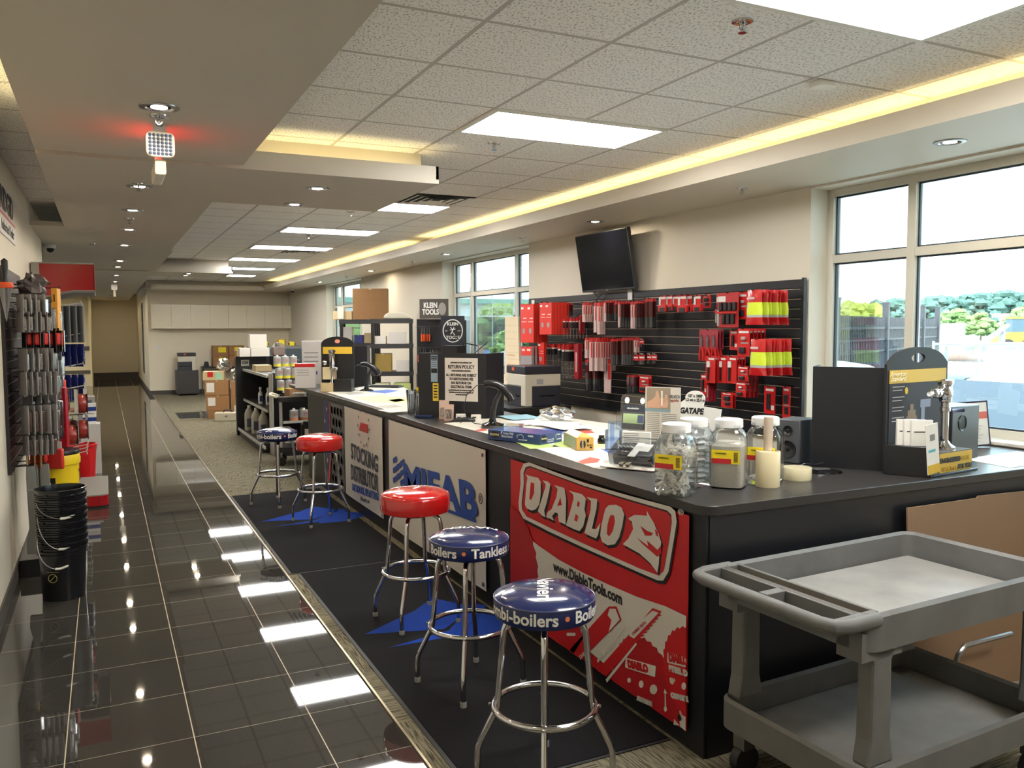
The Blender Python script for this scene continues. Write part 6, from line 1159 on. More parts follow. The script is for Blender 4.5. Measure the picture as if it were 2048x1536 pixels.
# plastic shelf racks
def rack(label, x, y, rz, w_, d_, hs, H):
    t = thing('shelf_rack', label, 'shelf', (x, y, 0), rz)
    for a in (0, w_-.05):
        for b_ in (0, d_-.05): MB().box(a, a+.05, b_, b_+.05, 0, H).build('post', dkplastic, t, smooth=False)
    for z in hs: MB().box(-.01, w_+.01, -.01, d_+.01, z-.065, z).build('shelf', mat('rack_grey', (46,45,46), .5), t, smooth=False)
    return t
rack('right black plastic shelf rack beside the tool display', 3.62, 12.25, R(-20), .62, .50, (.3,.75,1.13,1.55,1.93), 1.93); rack('left black plastic shelf rack before the far window', 3.42, 13.32, R(-20), .62, .50, (.3,.75,1.13,1.55,1.93), 1.93)
def cartonb(label, x, y, z, w_, d_, h, c=None, rz=-.35, tape=True, lab=None, name='cardboard_box', group=None):
    t = thing(name, label, 'box', (x, y, z), rz, group); MB().box(0, w_, 0, d_, 0, h).build('carton', c or card, t, bev=.003, smooth=False)
    if tape: MB().box(w_*.46, w_*.54, -.001, d_+.001, h-.02, h+.001).build('tape_strip', tan, t, smooth=False)
    if lab: MB().box(w_*lab[0], w_*lab[1], -.002, 0, h*lab[2], h*lab[3]).build('shipping_label', lab[4], t, smooth=False)
    return t
cartonb('large plain brown box on top of the shelf racks', 3.62, 13.25, 1.932, .56, .30, .50, card)
one('folded_bag', MB().prism([(0,0),(.42,0),(.40,.05),(.30,.10),(.08,.10),(.01,.05)], (3.80,12.2,1.932), (.94,-.34,0), (0,0,1), (.1,.28,0)), mat('bag_cream', (200,194,176), .6), 'folded cream bag on top of the right shelf rack', 'bag', bev=.02)
for i, (x, y, z, w_, h, c, lb2) in enumerate([(3.36,13.5,1.93,.30,.14,tan,'open tan carton on the left rack top'),(3.42,13.45,1.94,.10,.20,mat('offwhite',(214,208,196),.5),'open white carton on the left rack top'),(3.42,13.42,1.55,.22,.26,mat('box_grey',(204,198,192),.5),'grey carton on the left rack middle shelf'),(3.66,13.34,1.55,.14,.13,mat('band_navy',(50,56,130),.5),'dark blue carton on the left rack middle shelf'),(3.81,13.28,1.55,.16,.16,tan,'small tan carton on the left rack middle shelf'),
    (3.66,12.3,1.55,.20,.12,mat('offwhite',(214,208,196),.5),'low white carton on the right rack middle shelf'),(3.88,12.2,1.55,.26,.18,mat('box_grey',(204,198,192),.5),'grey carton on the right rack middle shelf'),(3.68,12.3,1.13,.26,.27,mat('carton_olive',(150,124,60),.7),'tall olive carton on the right rack lower shelf'),(3.98,12.15,1.13,.22,.16,mat('box_grey',(204,198,192),.5),'grey carton on the right rack lower shelf'),
    (3.66,12.22,.75,.22,.20,mat('carton_cream',(206,198,160),.6),'cream carton low on the right rack'),(3.92,12.12,.75,.26,.20,mat('carton_lime',(186,196,120),.6),'green and white carton low on the right rack'),(4.6,14.6,1.3,.3,.25,mat('offwhite',(214,208,196),.5),'white carton behind the racks')][:-1]):
    cartonb(lb2, x, y, z+.002, w_, .3, h, c, tape=i in (0,3,7))
t = thing('desk_phone', 'dark desk lamp shape on the window side behind the racks', 'lamp', (4.35, 14.9, 0)) if False else None

# ================= C09 GONDOLA, END CAP, CANS =================
gm = mat('gondola_black', (38,38,42), .5); edge = mat('shelf_edge', (186,186,180), .35)
t = thing('gondola_shelf', 'black aisle gondola with C09 sign panel at its far end', 'shelf', (1.97, 12.25, 0))
MB().box(0, .62, 2.30, 2.34, 0, 1.33).build('end_panel', gm, t, smooth=False); MB().box(.56, .60, 0, 2.30, 0, 1.33).build('back_panel', gm, t, smooth=False)
MB().box(.02, .56, 0, 2.30, 0, .13).build('base_deck', gm, t, smooth=False); MB().box(.0, .02, -.3, 2.30, .10, .14).build('deck_edge', edge, t, smooth=False)
for z in (.62, 1.12): s3 = MB().box(.12, .56, 0, 2.30, z-.02, z).build('shelf', gm, t, smooth=False); MB().box(.10, .12, 0, 2.30, z-.035, z+.005).build('shelf_edge', edge, s3, smooth=False)
MB().box(-.015, .0, 2.26, 2.36, 0, 1.31).build('slotted_post', mat('post_grey', (60,58,54), .5), t, smooth=False)
sg = MB().box(.08, .21, 2.294, 2.30, 1.17, 1.27).build('aisle_tag', paper, t, smooth=False); text('C09', .06, ink, sg, (.145, 2.292, 1.22), (1,0,0), (0,0,1), off=.002)
t = thing('gondola_end_cap', 'black end cap shelving of solvent cans facing the viewer', 'shelf', (2.10, 11.9, 0))
MB().box(.0, 1.3, .26, .30, 0, 1.16).build('back_panel', gm, t, smooth=False); MB().box(-.01, .0, .0, .30, .0, 1.16).build('side_edge', edge, t, smooth=False); MB().box(0, 1.3, -.1, .26, 0, .12).build('base_deck', gm, t, smooth=False)
for z in (.22, .50, .93): s3 = MB().box(.12, 1.3, -.14, .26, z-.025, z).build('shelf', gm, t, smooth=False); MB().box(.10, 1.3, -.155, -.14, z-.03, z+.003).build('shelf_edge', edge, s3, smooth=False)
def can(loc, r, h, band, label, group, src={}):
    k = (round(r, 3), round(h, 3), band)
    if k in src: return dup(src[k], loc, label=label, group=group)
    t = thing('solvent_can', label, 'can', loc, .2, group); MB().lathe([(.001,0),(r,0),(r,h*.82),(r*.82,h*.88),(r*.4,h*.89)], n=20).build('can_body', mat('can_grey', (176,176,174), .35, .3), t)
    MB().lathe([(r*.3,h*.88),(r*.3,h),(.001,h)], n=14).build('cap', mat('cap_white', (220,216,206), .4), t); MB().lathe([(r*1.005,h*.02),(r*1.005,h*.24)], n=20).build('color_band', mat('can_'+band, {'yellow':(220,206,60),'orange':(224,140,100),'brown':(160,100,60),'purple':(96,60,140),'blue':(110,140,160)}[band], .4), t)
    m = MB(); [m.box(-.02*r/.04, .02*r/.04, -r*1.03, -r*1.0, h*(.42+.1*i), h*(.46+.1*i)) for i in range(3)]; m.build('label_print', mat('can_print', (180,90,70), .5), t, smooth=False); src[k] = t; return t
for row in range(3):
    for c in range(3): can((2.19+.11*c-.02*row, 11.83, .932+.166*row), .052, .16, 'yellow', 'yellow banded can stacked on the end cap, '+['bottom','middle','top'][row]+' row, '+['left','middle','right'][c], 'yellow banded cans')
for row in range(2):
    for c in range(2): can((2.62+.13*c, 11.82, .932+.18*row), .058, .175, 'orange', 'orange banded can on the end cap, '+['bottom','top'][row]+' row, '+['left','right'][c], 'orange banded cans')
for i, (x, bnd) in enumerate([(2.36,'orange'),(2.50,'brown'),(2.64,'brown'),(2.78,'purple')]): can((x, 11.82, .502), .06, .17, bnd, 'can on the middle end cap shelf, '+['orange banded, leftmost','brown banded, second','brown banded, third','purple banded, rightmost'][i], 'cans on the middle shelf')
can((2.50, 11.97, .502), .055, .16, 'brown', 'brown banded can stacked above the middle shelf row', None)
for i in range(3): can((2.72+.12*i, 11.82, .222), .052, .12, 'blue', 'small blue banded can on the low end cap shelf, '+['left','middle','right'][i], 'blue banded cans')
for i, (x, y, z, r, lb2) in enumerate([(2.36,12.45,1.122,.10,'white paint tub on the gondola top shelf, nearest'),(2.47,12.66,1.122,.07,'white paint tub on the gondola top shelf, second'),(2.80,12.03,1.122,.075,'white tub behind the yellow banded cans'),(2.98,12.05,1.122,.075,'white tub behind the orange banded cans')]):
    if i > 1: z = .932
    t3 = thing('paint_tub', lb2, 'tub', (x, y, z)); MB().lathe([(.001,0),(r*.9,0),(r,.20 if i < 2 else .36)], n=20).build('tub_body', mat('tub_white', (206,200,190), .4), t3); MB().lathe([(r*1.04,.19 if i < 2 else .35),(r*1.04,.215 if i < 2 else .375),(.001,.22 if i < 2 else .38)], n=20).build('lid', whitep, t3)
for i in range(3):
    t3 = thing('bleach_jug', 'tall cream jug on the gondola base, '+['leftmost','middle','rightmost'][i], 'jug', (2.10+.03*i, 14.1-.5*i, .132), 0, 'jugs on the gondola base'); MB().lathe([(.001,0),(.075,0),(.08,.02),(.08,.27),(.06,.33),(.03,.37),(.03,.38)], n=20).build('jug_body', mat('jug_cream', (186,182,168), .5), t3); MB().lathe([(.032,.37),(.032,.41),(.001,.41)], n=14).build('cap', whitep, t3); MB().box(-.055, .02, -.082, -.079, .06, .2).build('label', mat('jug_label', (96,96,130), .5), t3, smooth=False)
for i in range(2):
    t3 = thing('spray_bottle', 'slim white bottle on the gondola middle shelf, '+['left','right'][i], 'bottle', (2.16+.08*i, 13.35-.2*i, .622)); MB().lathe([(.001,0),(.035,0),(.036,.16),(.015,.20),(.015,.23),(.02,.23),(.02,.26),(.001,.26)], n=16).build('bottle_body', whitep, t3); MB().box(-.02,.02,-.038,-.036,.04,.13).build('label', bluep, t3, smooth=False)
for i in range(3):
    t3 = thing('water_pack', 'shrink wrapped pack of blue labelled bottles on the middle shelf, '+['left','middle','right'][i], 'package', (2.24+.05*i, 12.95-.22*i, .622), 0, 'wrapped bottle packs'); MB().box(0, .12, 0, .16, 0, .28).build('wrap', mat('wrap_grey', (150,156,160), .25), t3, bev=.02); MB().box(.01, .05, -.002, 0, .16, .24).box(.05, .10, -.002, 0, .03, .10).build('blue_label', mat('label_sky', (60,130,180), .4), t3, smooth=False)
cartonb('open tan parts tray on the gondola top shelf', 2.10, 13.35, 1.122, .24, .36, .10, tan, 0); 
for i, (x, y, z, w_, h, c, lb2) in enumerate([(1.99,14.25,1.332,.17,.14,'offwhite','small white box left on the gondola top'),(2.17,14.25,1.332,.30,.14,'offwhite','wide white box lower on the gondola top'),(2.16,14.27,1.474,.27,.22,'offwhite','upper white box stacked on the gondola top')]): cartonb(lb2, x, y, z, w_, .25, h, mat(c, (214,208,196), .5), 0, tape=False)
t3 = thing('wire_basket', 'small wrapped basket of tins beside the white boxes', 'basket', (2.52, 14.2, 1.332)); MB().box(0, .2, 0, .2, 0, .16).build('basket_body', mat('basket_tin', (120,104,96), .5, var=.3, scale=40), t3, bev=.02); MB().lathe([(.001,.07),(.06,.06),(.11,0)], (.1,.1,.16), 14).build('plastic_hood', glass('bag_clear', (236,238,238), .5, .15), t3)
# black service cart at the end cap
t = thing('service_cart', 'small black service cart with tan parts in front of the end cap', 'cart', (1.98, 10.95, 0), R(-12)); cb_ = mat('cart_black', (34,34,38), .45)
for z in (.20, .86): MB().box(0, .80, 0, .45, z-.02, z).box(0, .80, 0, .02, z, z+.05).box(0, .80, .43, .45, z, z+.05).box(0, .02, 0, .45, z, z+.05).box(.78, .80, 0, .45, z, z+.05).build('tray', cb_, t, smooth=False); 
MB().box(-.003, .803, -.003, .0, .905, .915).box(-.005, .0, 0, .45, .905, .915).build('tray_rim', edge, t, smooth=False); MB().tube([(0,.05,.9),(-.09,.05,.93),(-.10,.22,.93),(-.09,.40,.93),(0,.40,.9)], .016, 8).build('handle', mat('handle_cream', (200,190,160), .5), t)
for a, b_ in ((.02,.02),(.75,.02),(.02,.40),(.75,.40)): MB().box(a, a+.03, b_, b_+.03, .16, .86).build('post', edge, t, smooth=False); MB().lathe([(.01,-.015),(.06,-.015),(.06,.015),(.01,.015)], (0,0,0), 18, ax='y').build('caster', dkplastic, t, loc=(a+.015, b_+.015, .06)); MB().box(-.012, .012, -.01, .01, .10, .18).build('fork', steel, t, loc=(a+.015, b_+.015, 0))
cartonb('small white carton in the service cart tray', 2.18, 11.02, .862, .16, .12, .085, mat('offwhite',(214,208,196),.5), -.5, tape=False); cartonb('open brown carton in the service cart tray', 2.18, 11.18, .862, .20, .14, .13, card, .3, tape=False)
one('caulk_tube', MB().tube([(2.40,11.0,.895),(2.58,10.92,.895)], .032, 12), mat('tube_cream', (222,206,130), .4), 'short cream and yellow tube in the service cart tray', 'tube')
for i, (x, y, h, lb2) in enumerate([(2.10,11.05,.30,'grey canister on the service cart bottom tray'),(2.34,10.98,.36,'black canister with white label on the bottom tray'),(2.62,10.95,.2,'dark carton on the service cart bottom tray')]):
    t3 = thing('canister', lb2, 'canister', (x+.02, y+.05, .205)); MB().lathe([(.001,0),(.07,0),(.07,h*.9),(.04,h),(.001,h)], n=18).build('canister_body', [greyp, dkplastic, dkplastic][i], t3); MB().box(-.035,.035,-.073,-.070,h*.3,h*.75).build('label', paper, t3, smooth=False)

# ================= FAR END =================
t = thing('wall_cabinets', 'long row of cream wall cabinets on the back wall', 'cabinet', (1.145, 24.6, 1.80))
cc = mat('cabinet_white', (242,232,208), .25, coat=.3); MB().box(0, 3.92, -.34, -.002, 0, .65).build('carcass', cc, t, smooth=False)
for i in range(8):
    d_ = MB().box(.01+i*.49, .49+i*.49-.008, -.36, -.341, .01, .64).build('door', cc, t, smooth=False, bev=.002)
    if i % 2: MB().lathe([(.008,-.012),(.008,0)], (0,0,0), 10, ax='y').build('lock', steel, d_, loc=(.03+i*.49, -.36, .17))
one('outlet_plate', MB().box(1.27, 1.35, 24.592, 24.6, 1.25, 1.36), whitep, 'white double outlet plate on the back wall below the cabinets', 'outlet', bev=.002)
t = thing('printer_cabinet', 'dark grey cabinet on casters under the far copier', 'cabinet', (1.70, 23.9, 0)); MB().box(0, .56, 0, .5, .06, .68).build('body', mat('cabinet_dark', (66,64,62), .5), t, smooth=False, bev=.004); MB().box(.02, .54, -.003, 0, .08, .66).build('door', mat('cabinet_dark2', (60,58,58), .45), t, smooth=False)
for a in (.06, .5):
    for b_ in (.06, .44): MB().lathe([(.01,-.015),(.03,-.015),(.03,.015),(.01,.015)], (0,0,0), 14, ax='y').build('caster', dkplastic, t, loc=(a, b_, .03))
printer((1.98, 24.12, .682), PI/2, .85, 'office copier standing on the dark cabinet at the back wall', .47)
t = thing('work_desk', 'small black topped desk at the back wall beside the copier', 'desk', (2.38, 23.9, 0)); MB().box(0, 1.4, 0, .65, .73, .76).build('desktop', black, t, smooth=False); MB().tube([(.06,.05,.73),(.02,.05,0)], .018, 6).build('leg', steel, t); MB().tube([(1.34,.05,.73),(1.36,.05,0)], .018, 6).build('leg', steel, t); MB().tube([(.06,.6,.73),(.02,.6,0)], .018, 6).build('leg', steel, t)
yl = mat('sticker_yellow', (234,214,30), .5)
for i in range(4): cartonb('brown box with yellow sticker on the back desk, '+['lower left','lower right','upper left','upper right'][i], 2.66+.42*(i % 2), 24.05, .762+.29*(i//2), .40, .35, .28, card, 0, lab=(.35,.85,.35,.85,yl), group='yellow stickered boxes')
one('desk_speaker', MB().prism([(0,0),(.14,0),(.12,.14),(.03,.14)], (2.42,24.1,.762), (1,0,0), (0,0,1), (0,.1,0)), dkplastic, 'small black speaker at the left end of the back desk', 'speaker', bev=.01); one('red_folder', MB().box(2.85, 3.1, 23.92, 24.03, .762, .80), redp, 'red folder lying before the yellow stickered boxes', 'folder', smooth=False)
wl_ = mat('label_white', (220,216,208), .6)
cartonb('large brown carton at the bottom left of the carton stack', 1.78, 17.5, .17, .44, .42, .30, card, -.2, lab=(.08,.4,.30,.85,wl_)); cartonb('plain low carton under the left carton stack', 1.80, 17.45, .0, .42, .40, .165, card, -.2, tape=False)
cartonb('large brown carton in the middle of the left stack', 1.76, 17.5, .475, .45, .42, .29, card, -.2, lab=(.08,.4,.2,.85,wl_)); t3 = cartonb('tan carton with red and mint labels on top of the left stack', 1.73, 17.5, .77, .40, .42, .17, tan, -.2, lab=(.22,.48,.4,.99,redp)); MB().box(.24, .36, -.002, 0, .02, .15).build('mint_label', mat('mint', (150,196,160), .5), t3, smooth=False)
cartonb('brown carton low in the right carton stack', 2.24, 17.36, .0, .28, .42, .44, card, -.2, lab=(.2,.75,.1,.6,wl_)); cartonb('brown carton middle of the right carton stack', 2.24, 17.36, .445, .28, .42, .30, card, -.2, lab=(.6,.85,.3,.6,wl_)); cartonb('tall tan carton closest to the gondola end', 2.47, 16.9, 0, .22, .35, .62, tan, 0, tape=False); cartonb('tall brown carton behind the gondola end', 2.40, 17.6, .75, .16, .3, .60, card, 0, tape=False)
rr = random.Random(4)
for i, (x, y, z, s_, lb2) in enumerate([(2.16,17.6,1.07,.15,'crumpled clear plastic bundle on the carton stack, left'),(2.40,17.55,.885,.13,'crumpled clear plastic bundle on the carton stack, right')]):
    t3 = thing('plastic_bundle', lb2, 'bundle', (x, y, z)); mb = MB()
    for j in range(9):
        for k in range(14):
            th = PI*j/8; ph = 2*PI*k/14; q_ = s_*(.7+.5*rr.random()); mb.v.append((q_*math.sin(th)*math.cos(ph), q_*math.sin(th)*math.sin(ph), q_*.85*math.cos(th)))
    mb.f = [(j*14+k, j*14+(k+1) % 14, (j+1)*14+(k+1) % 14, (j+1)*14+k) for j in range(8) for k in range(14)]; mb.mi = [0]*len(mb.f); mb.build('film', glass('bag_film', (214,214,208), .8, .2), t3, smooth=False); MB().cb((0,0,-.02), (s_*.9,s_*.7,s_*.9)).build('contents', mat('bundle_dark', (70,68,74), .5), t3, bev=.03); 
t = thing('tool_case', 'pale aluminium tool case on the carpet before the cartons', 'case', (1.86, 16.9, .008), R(-12)); MB().box(0, .48, 0, .26, 0, .16).build('shell', mat('case_cream', (196,188,166), .35, .2), t, bev=.012); MB().tube([(.16,.13,.16),(.18,.13,.20),(.30,.13,.20),(.32,.13,.16)], .012, 8).build('handle', dkplastic, t); MB().box(.2, .24, -.006, 0, .08, .11).build('latch', steel, t, smooth=False)
cartonb('small box with yellow sticker on the dark low partition far right', 3.75, 20.6, 1.37, .22, .2, .17, card, 0, lab=(.2,.8,.2,.9,yl))
t = thing('low_partition', 'low dark slate partition behind the white tubs', 'partition', (3.1, 20.5, 0)); MB().box(0, 1.35, 0, .4, 0, 1.37).build('body', mat('slate', (64,76,84), .5), t, smooth=False); MB().box(0, 1.35, -.003, .0, 1.31, 1.37).build('top_rail', greyp, t, smooth=False)
for x, lb2 in ((3.42,'left of the stickered box'),(4.05,'right of the stickered box')): t3 = thing('safety_lamp', 'small black and yellow device on the slate partition, '+lb2, 'device', (x, 20.6, 1.372)); MB().box(0, .12, 0, .08, 0, .10).build('body', yellow, t3, bev=.01); MB().box(-.02, 0, .01, .07, .02, .08).box(.12, .14, .01, .07, .02, .08).build('bumper', dkplastic, t3, smooth=False)

# ================= LEFT WALL DISPLAY =================
lwx = -.62
t = thing('wall_sign', 'RIDGID Authorized Dealer metal sign on the left wall', 'sign', (0, 0, 0)); X_ = -.612
def LP(px, py, x=X_): return onpl(px, py, 0, x)
y0_, y1_ = 6.62, 7.82; z0_, z1_ = 2.46, 2.81
MB().box(-.62, X_, y0_, y1_, z0_, z1_).build('plate', mat('sign_plate', (206,204,200), .35), t, bev=.003); MB().box(X_, X_+.001, y0_+.02, y1_-.02, z0_+.135, z0_+.155).build('red_bar', redp, t, smooth=False)
text('RIDGID', .22, ink, t, (X_+.001, (y0_+y1_)/2, z0_+.25), (0,1,0), (0,0,1), off=.008, sx=1.25); text('Authorized Dealer', .11, ink, t, (X_+.001, (y0_+y1_)/2, z0_+.065), (0,1,0), (0,0,1), sx=1.1)
t = thing('tool_wall_panel', 'dark slatwall panel of tools on the left wall', 'slatwall', (-.62, 6.55, .80)); MB().box(0, .022, 0, 1.35, 0, 1.42).build('panel', mat('wine_black', (38,33,38), .45), t, smooth=False)
m = MB(); [m.box(.0225, .0245, .02, 1.33, .08+.0762*k, .084+.0762*k) for k in range(17)]; m.build('slat_inserts', mat('insert_tan', (196,180,156), .35, .3), t, smooth=False)
def HK(y, z, L, lab): return one('display_hook', MB().tube([(0,0,0),(L,0,.004),(L+.01,0,.018)], .004, 6), dkplastic, lab, 'hook', loc=(-.597, y, z))
blc = glass('blister_clear', (190,196,202), .9, .12)
def scn_last(): return LAST[0]
LAST = [None]
def lpack(y, z, L, n, wd, h, kind, lab, st=None, cat='package'):
    """packs hang on a hook that sticks out of the left wall; faces look along the aisle side (+x)"""
    HK(y, z, L, ('display hook holding '+lab)[:90]); st = st or (L-.06)/max(1, n); r = None
    for k in range(n):
        x = -.597+L-.012-st*k
        if r is None:
            r = thing('hanging_package', lab, cat, (x, y, z), 0, ('stack of '+lab) if n > 1 else None)
            if kind == 'blister':
                MB().box(0, .004, -wd/2, wd/2, -h, 0).build('card', pkgrey, r, smooth=False); MB().box(.004, .035, -wd*.4, wd*.4, -h*.95, -h*.2).build('blister', blc, r, bev=.008); MB().cb((.018, 0, -h*.55), (.024, wd*.5, h*.45)).build('tool', dkplastic, r, bev=.006); MB().box(.004, .0055, -wd*.3, wd*.3, -h*.16, -h*.04).build('white_label', paper, r, smooth=False)
            elif kind == 'redtool':
                MB().box(0, .004, -wd/2, wd/2, -h, 0).build('card', ink, r, smooth=False); MB().cb((.025, 0, -h*.45), (.04, wd*.8, h*.5)).build('tool_body', mat('tool_red', (190,36,30), .35), r, bev=.012); MB().tube([(.03,0,-h*.7),(.03,0,-h*1.0)], .012, 8).build('cutter_arm', dkplastic, r); MB().box(.045, .05, -wd*.4, wd*.4, -h*.95, -h*.1).build('blister', blc, r, smooth=False)
            elif kind == 'yellow':
                MB().box(-.020, .020, -wd/2, wd/2, -h, 0).build('carton', mat('carton_amber', (214,150,40), .5), r, bev=.002, smooth=False); MB().box(.012, .0135, -wd*.3, wd*.3, -h*.25, -h*.1).box(-.004, .004, -wd/2-.001, -wd/2, -h*.22, -h*.1).build('carton_print', ink, r, smooth=False)
            elif kind == 'coil':
                MB().lathe([(.045,-.03),(.075,-.03),(.08,-.02),(.08,.02),(.075,.03),(.045,.03)], (0,0,-h*.6), 24, ax='x').build('line_coil', mat('coil_red', (150,44,36), .3, coat=.4), r); MB().lathe([(.03,-.032),(.045,-.034),(.045,.034),(.03,.032)], (0,0,-h*.6), 20, ax='x').build('spool_core', paper, r); MB().box(-.036, -.033, -wd/2, wd/2, -h, 0).box(.034, .037, -wd/2, wd/2, -h, 0).build('blister', blc, r, smooth=False)
            elif kind == 'redbag':
                MB().box(-.015, .015, -wd/2, wd/2, -h, -h*.25).build('bag', mat('salmon_red', (206,58,50), .35), r, bev=.012); MB().box(-.002, .002, -wd*.4, wd*.4, -h*.3, 0).build('header', paper, r, smooth=False)
            elif kind == 'redsleeve':
                MB().box(-.02, .02, -wd/2, wd/2, -h, 0).build('sleeve', mat('sleeve_crimson', (164,26,44), .35), r, bev=.005)
            elif kind == 'wrench':
                gs = mat('wrench_grey', (128,128,126), .4, .5); MB().prism([(-wd*.30,0),(wd*.30,0),(wd*.34,-h*.12),(wd*.26,-h*.7),(wd*.5,-h*.86),(wd*.45,-h),(-wd*.45,-h),(-wd*.34,-h*.82),(-wd*.26,-h*.7),(-wd*.34,-h*.12)], (-.014,0,0), (0,1,0), (0,0,1), (.028,0,0)).build('wrench_body', gs, r, bev=.004); MB().box(-.02, .02, -wd*.32, wd*.32, -h*.28, -h*.26).build('collar', steel, r, smooth=False); MB().box(.015, .018, -wd*.35, wd*.30, -h*.42, -h*.24).build('hang_tag', mat('tag_cream', (212,204,188), .6), r, smooth=False)
            elif kind == 'drill':
                for q in (-.3, 0, .3): MB().tube([(0, wd*q, 0),(0, wd*q, -h)], .007, 6).build('brass_rod', mat('brass_rod', (190,160,110), .3, .8), r)
            elif kind == 'glass':
                for q in (-.35, 0, .35): MB().lathe([(.02,0),(.022,-h*.9),(.001,-h)], (0, wd*q, 0), 12).build('clear_tube', mat('frosted', (176,180,172), .25), r)
            elif kind == 'bluepk':
                MB().box(-.003, .003, -wd/2, wd/2, -h, 0).build('card', mat('pack_blue', (34,44,120), .4), r, smooth=False); MB().box(.003, .03, -wd*.3, wd*.3, -h*.9, -h*.4).build('blister', blc, r, bev=.006); MB().box(.004, .02, -wd*.2, wd*.2, -h*.85, -h*.5).build('fitting', silver, r, smooth=False)
            elif kind == 'greypk':
                MB().box(-.004, .004, -wd/2, wd/2, -h, 0).build('sleeve', mat('pack_slate', (110,114,120), .3), r, smooth=False)
        else: LAST[0] = dup(r, (x, y, z))
        RZ = {'wrench': 80, 'redbag': 60, 'redsleeve': 60, 'blister': 28, 'redtool': 20, 'coil': 12}.get(kind, 0)
        (r if k == 0 else scn_last()).rotation_euler[2] = R(RZ+random.uniform(-9, 9))
LK = [(6.75,2.02,.20,3,.10,.16,'blister','dark bladed tools on the top row of the left wall'),(7.05,1.98,.26,4,.10,.20,'blister','clear blister packs on the left wall top row'),(7.9,1.98,.34,4,.10,.26,'blister','tall clear blister packs beside the amber cartons'),
 (8.55,2.10,.40,2,.14,.46,'yellow','amber cartons hanging at the end of the top row'),
 (6.72,1.80,.20,3,.13,.17,'redtool','red pipe cutters, left third of the red row'),(7.15,1.80,.28,4,.13,.18,'redtool','red pipe cutters, middle of the red row'),(7.75,1.80,.36,4,.14,.19,'redtool','red pipe cutters, right end of the red row'),
 (7.0,1.60,.24,4,.10,.18,'blister','clear packs below the red pipe cutters, left'),(7.7,1.60,.32,4,.10,.20,'blister','clear packs below the red pipe cutters, right'),
 (6.72,1.52,.16,2,.14,.20,'glass','frosted tube sets low beside the wall panel edge'),(7.2,1.45,.30,4,.12,.18,'blister','dark gripped tools in clear packs, middle row'),(8.0,1.47,.40,4,.10,.20,'blister','red and white labelled clear packs, middle row'),(8.3,1.45,.36,3,.12,.22,'redbag','red and white labelled bags behind the middle row'),
 (6.8,1.36,.26,4,.13,.34,'blister','large clear packs of wrenches, left lower row'),(7.3,1.34,.30,4,.13,.36,'blister','large clear packs of wrenches, middle lower row'),(8.0,1.34,.34,2,.14,.50,'redsleeve','tall crimson sleeves in the lower rows'),
 (8.35,1.30,.46,3,.16,.20,'coil','red line coils in the upper coil row'),(8.05,1.06,.34,3,.16,.20,'coil','red line coils in the lower coil row, left'),(8.5,1.08,.46,3,.16,.20,'coil','red line coils in the lower coil row, right'),
 (6.72,1.14,.16,2,.12,.12,'blister','small tool packs below the large clear packs'),(6.70,.99,.18,3,.10,.16,'drill','brass rods hanging low on the left wall'),(7.0,.98,.26,2,.13,.20,'redbag','salmon red bags low on the left wall'),
 (6.62,.84,.12,1,.09,.62,'wrench','large grey wrench hanging nearest to the wall edge'),(6.75,.84,.20,2,.09,.60,'wrench','large grey wrenches with cream tags'),(7.15,.84,.24,3,.08,.50,'wrench','smaller dark grey wrenches beyond the tagged ones')]
for a in LK:
    y, z, L, n, wd, h, kd = a[:7]
    if kd == 'coil': y = 7.55+(y-8.05)*.5; L = min(L, .42)
    elif kd == 'yellow': y, L = 7.25, .29
    else: y = 6.68+(y-6.68)*.5; L = min(L, .27)
    n = max(n, int(L/.055)) if kd in ('blister','redtool') else n
    lpack(y, z, L, n, wd, h, kd, *a[7:])
for i, (y, z, L, h, kd, lb) in enumerate([(6.60,2.03,.22,.14,'blister','small dark packs at the very near top corner'),(6.60,1.91,.24,.14,'blister','clear packs at the near edge above the red cutters'),(6.62,1.66,.26,.16,'blister','clear packs at the near edge below the red cutters'),(6.61,1.50,.27,.16,'blister','clear packs at the near edge in the middle rows'),(6.60,1.27,.26,.20,'blister','long clear wrench packs at the near edge'),(6.62,1.06,.24,.14,'blister','black plier packs at the near edge low down'),(7.45,1.98,.27,.22,'blister','clear packs at the far end of the top row'),(7.5,1.62,.27,.20,'blister','clear packs at the far end of the middle row'),(7.5,1.32,.27,.26,'blister','clear packs at the far end of the lower row'),(7.1,.86,.26,.40,'wrench','far group of grey wrenches'),(6.9,1.12,.26,.14,'blister','mixed tool packs below the large clear packs')]): lpack(y, z, L, max(2, int(L/.045)) if kd == 'blister' else 3, .13, h, kd, lb)
# soldering cone tool above the red row
t = thing('reamer', 'cone shaped steel reamer with orange collar and black handle', 'tool', (-.545, 6.10, 0), 0); a = onpl(10, 515, 1, 6.1); 
cx, cz0, czb = -.54, 2.14, 1.84
MB().lathe([(.001,czb),(.012,czb+.06),(.034,2.035),(.038,2.05)], (0,0,0), 20).build('steel_cone', steel, t); MB().lathe([(.040,2.048),(.046,2.055),(.046,2.075),(.038,2.085)], (0,0,0), 20).build('orange_collar', orange, t); MB().lathe([(.018,2.08),(.014,2.12),(.020,2.18),(.020,2.22),(.001,2.235)], (0,0,0), 16).build('handle', dkplastic, t); MB().tube([(-.075,.40,2.06),(-.02,.10,2.06),(0,.03,2.06)], .006, 6).build('holder_arm', dkplastic, t)
t = thing('hanging_pouch', 'crumpled dark grey pouch above the red pipe cutters', 'pouch', (-.46, 7.1, 2.10)); rr = random.Random(9); mb = MB()
for j in range(9):
    for k in range(12):
        th = PI*j/8; ph = 2*PI*k/12; q_ = .11*(.7+.5*rr.random()); mb.v.append((q_*.9*math.sin(th)*math.cos(ph), q_*math.sin(th)*math.sin(ph), q_*.9*math.cos(th)))
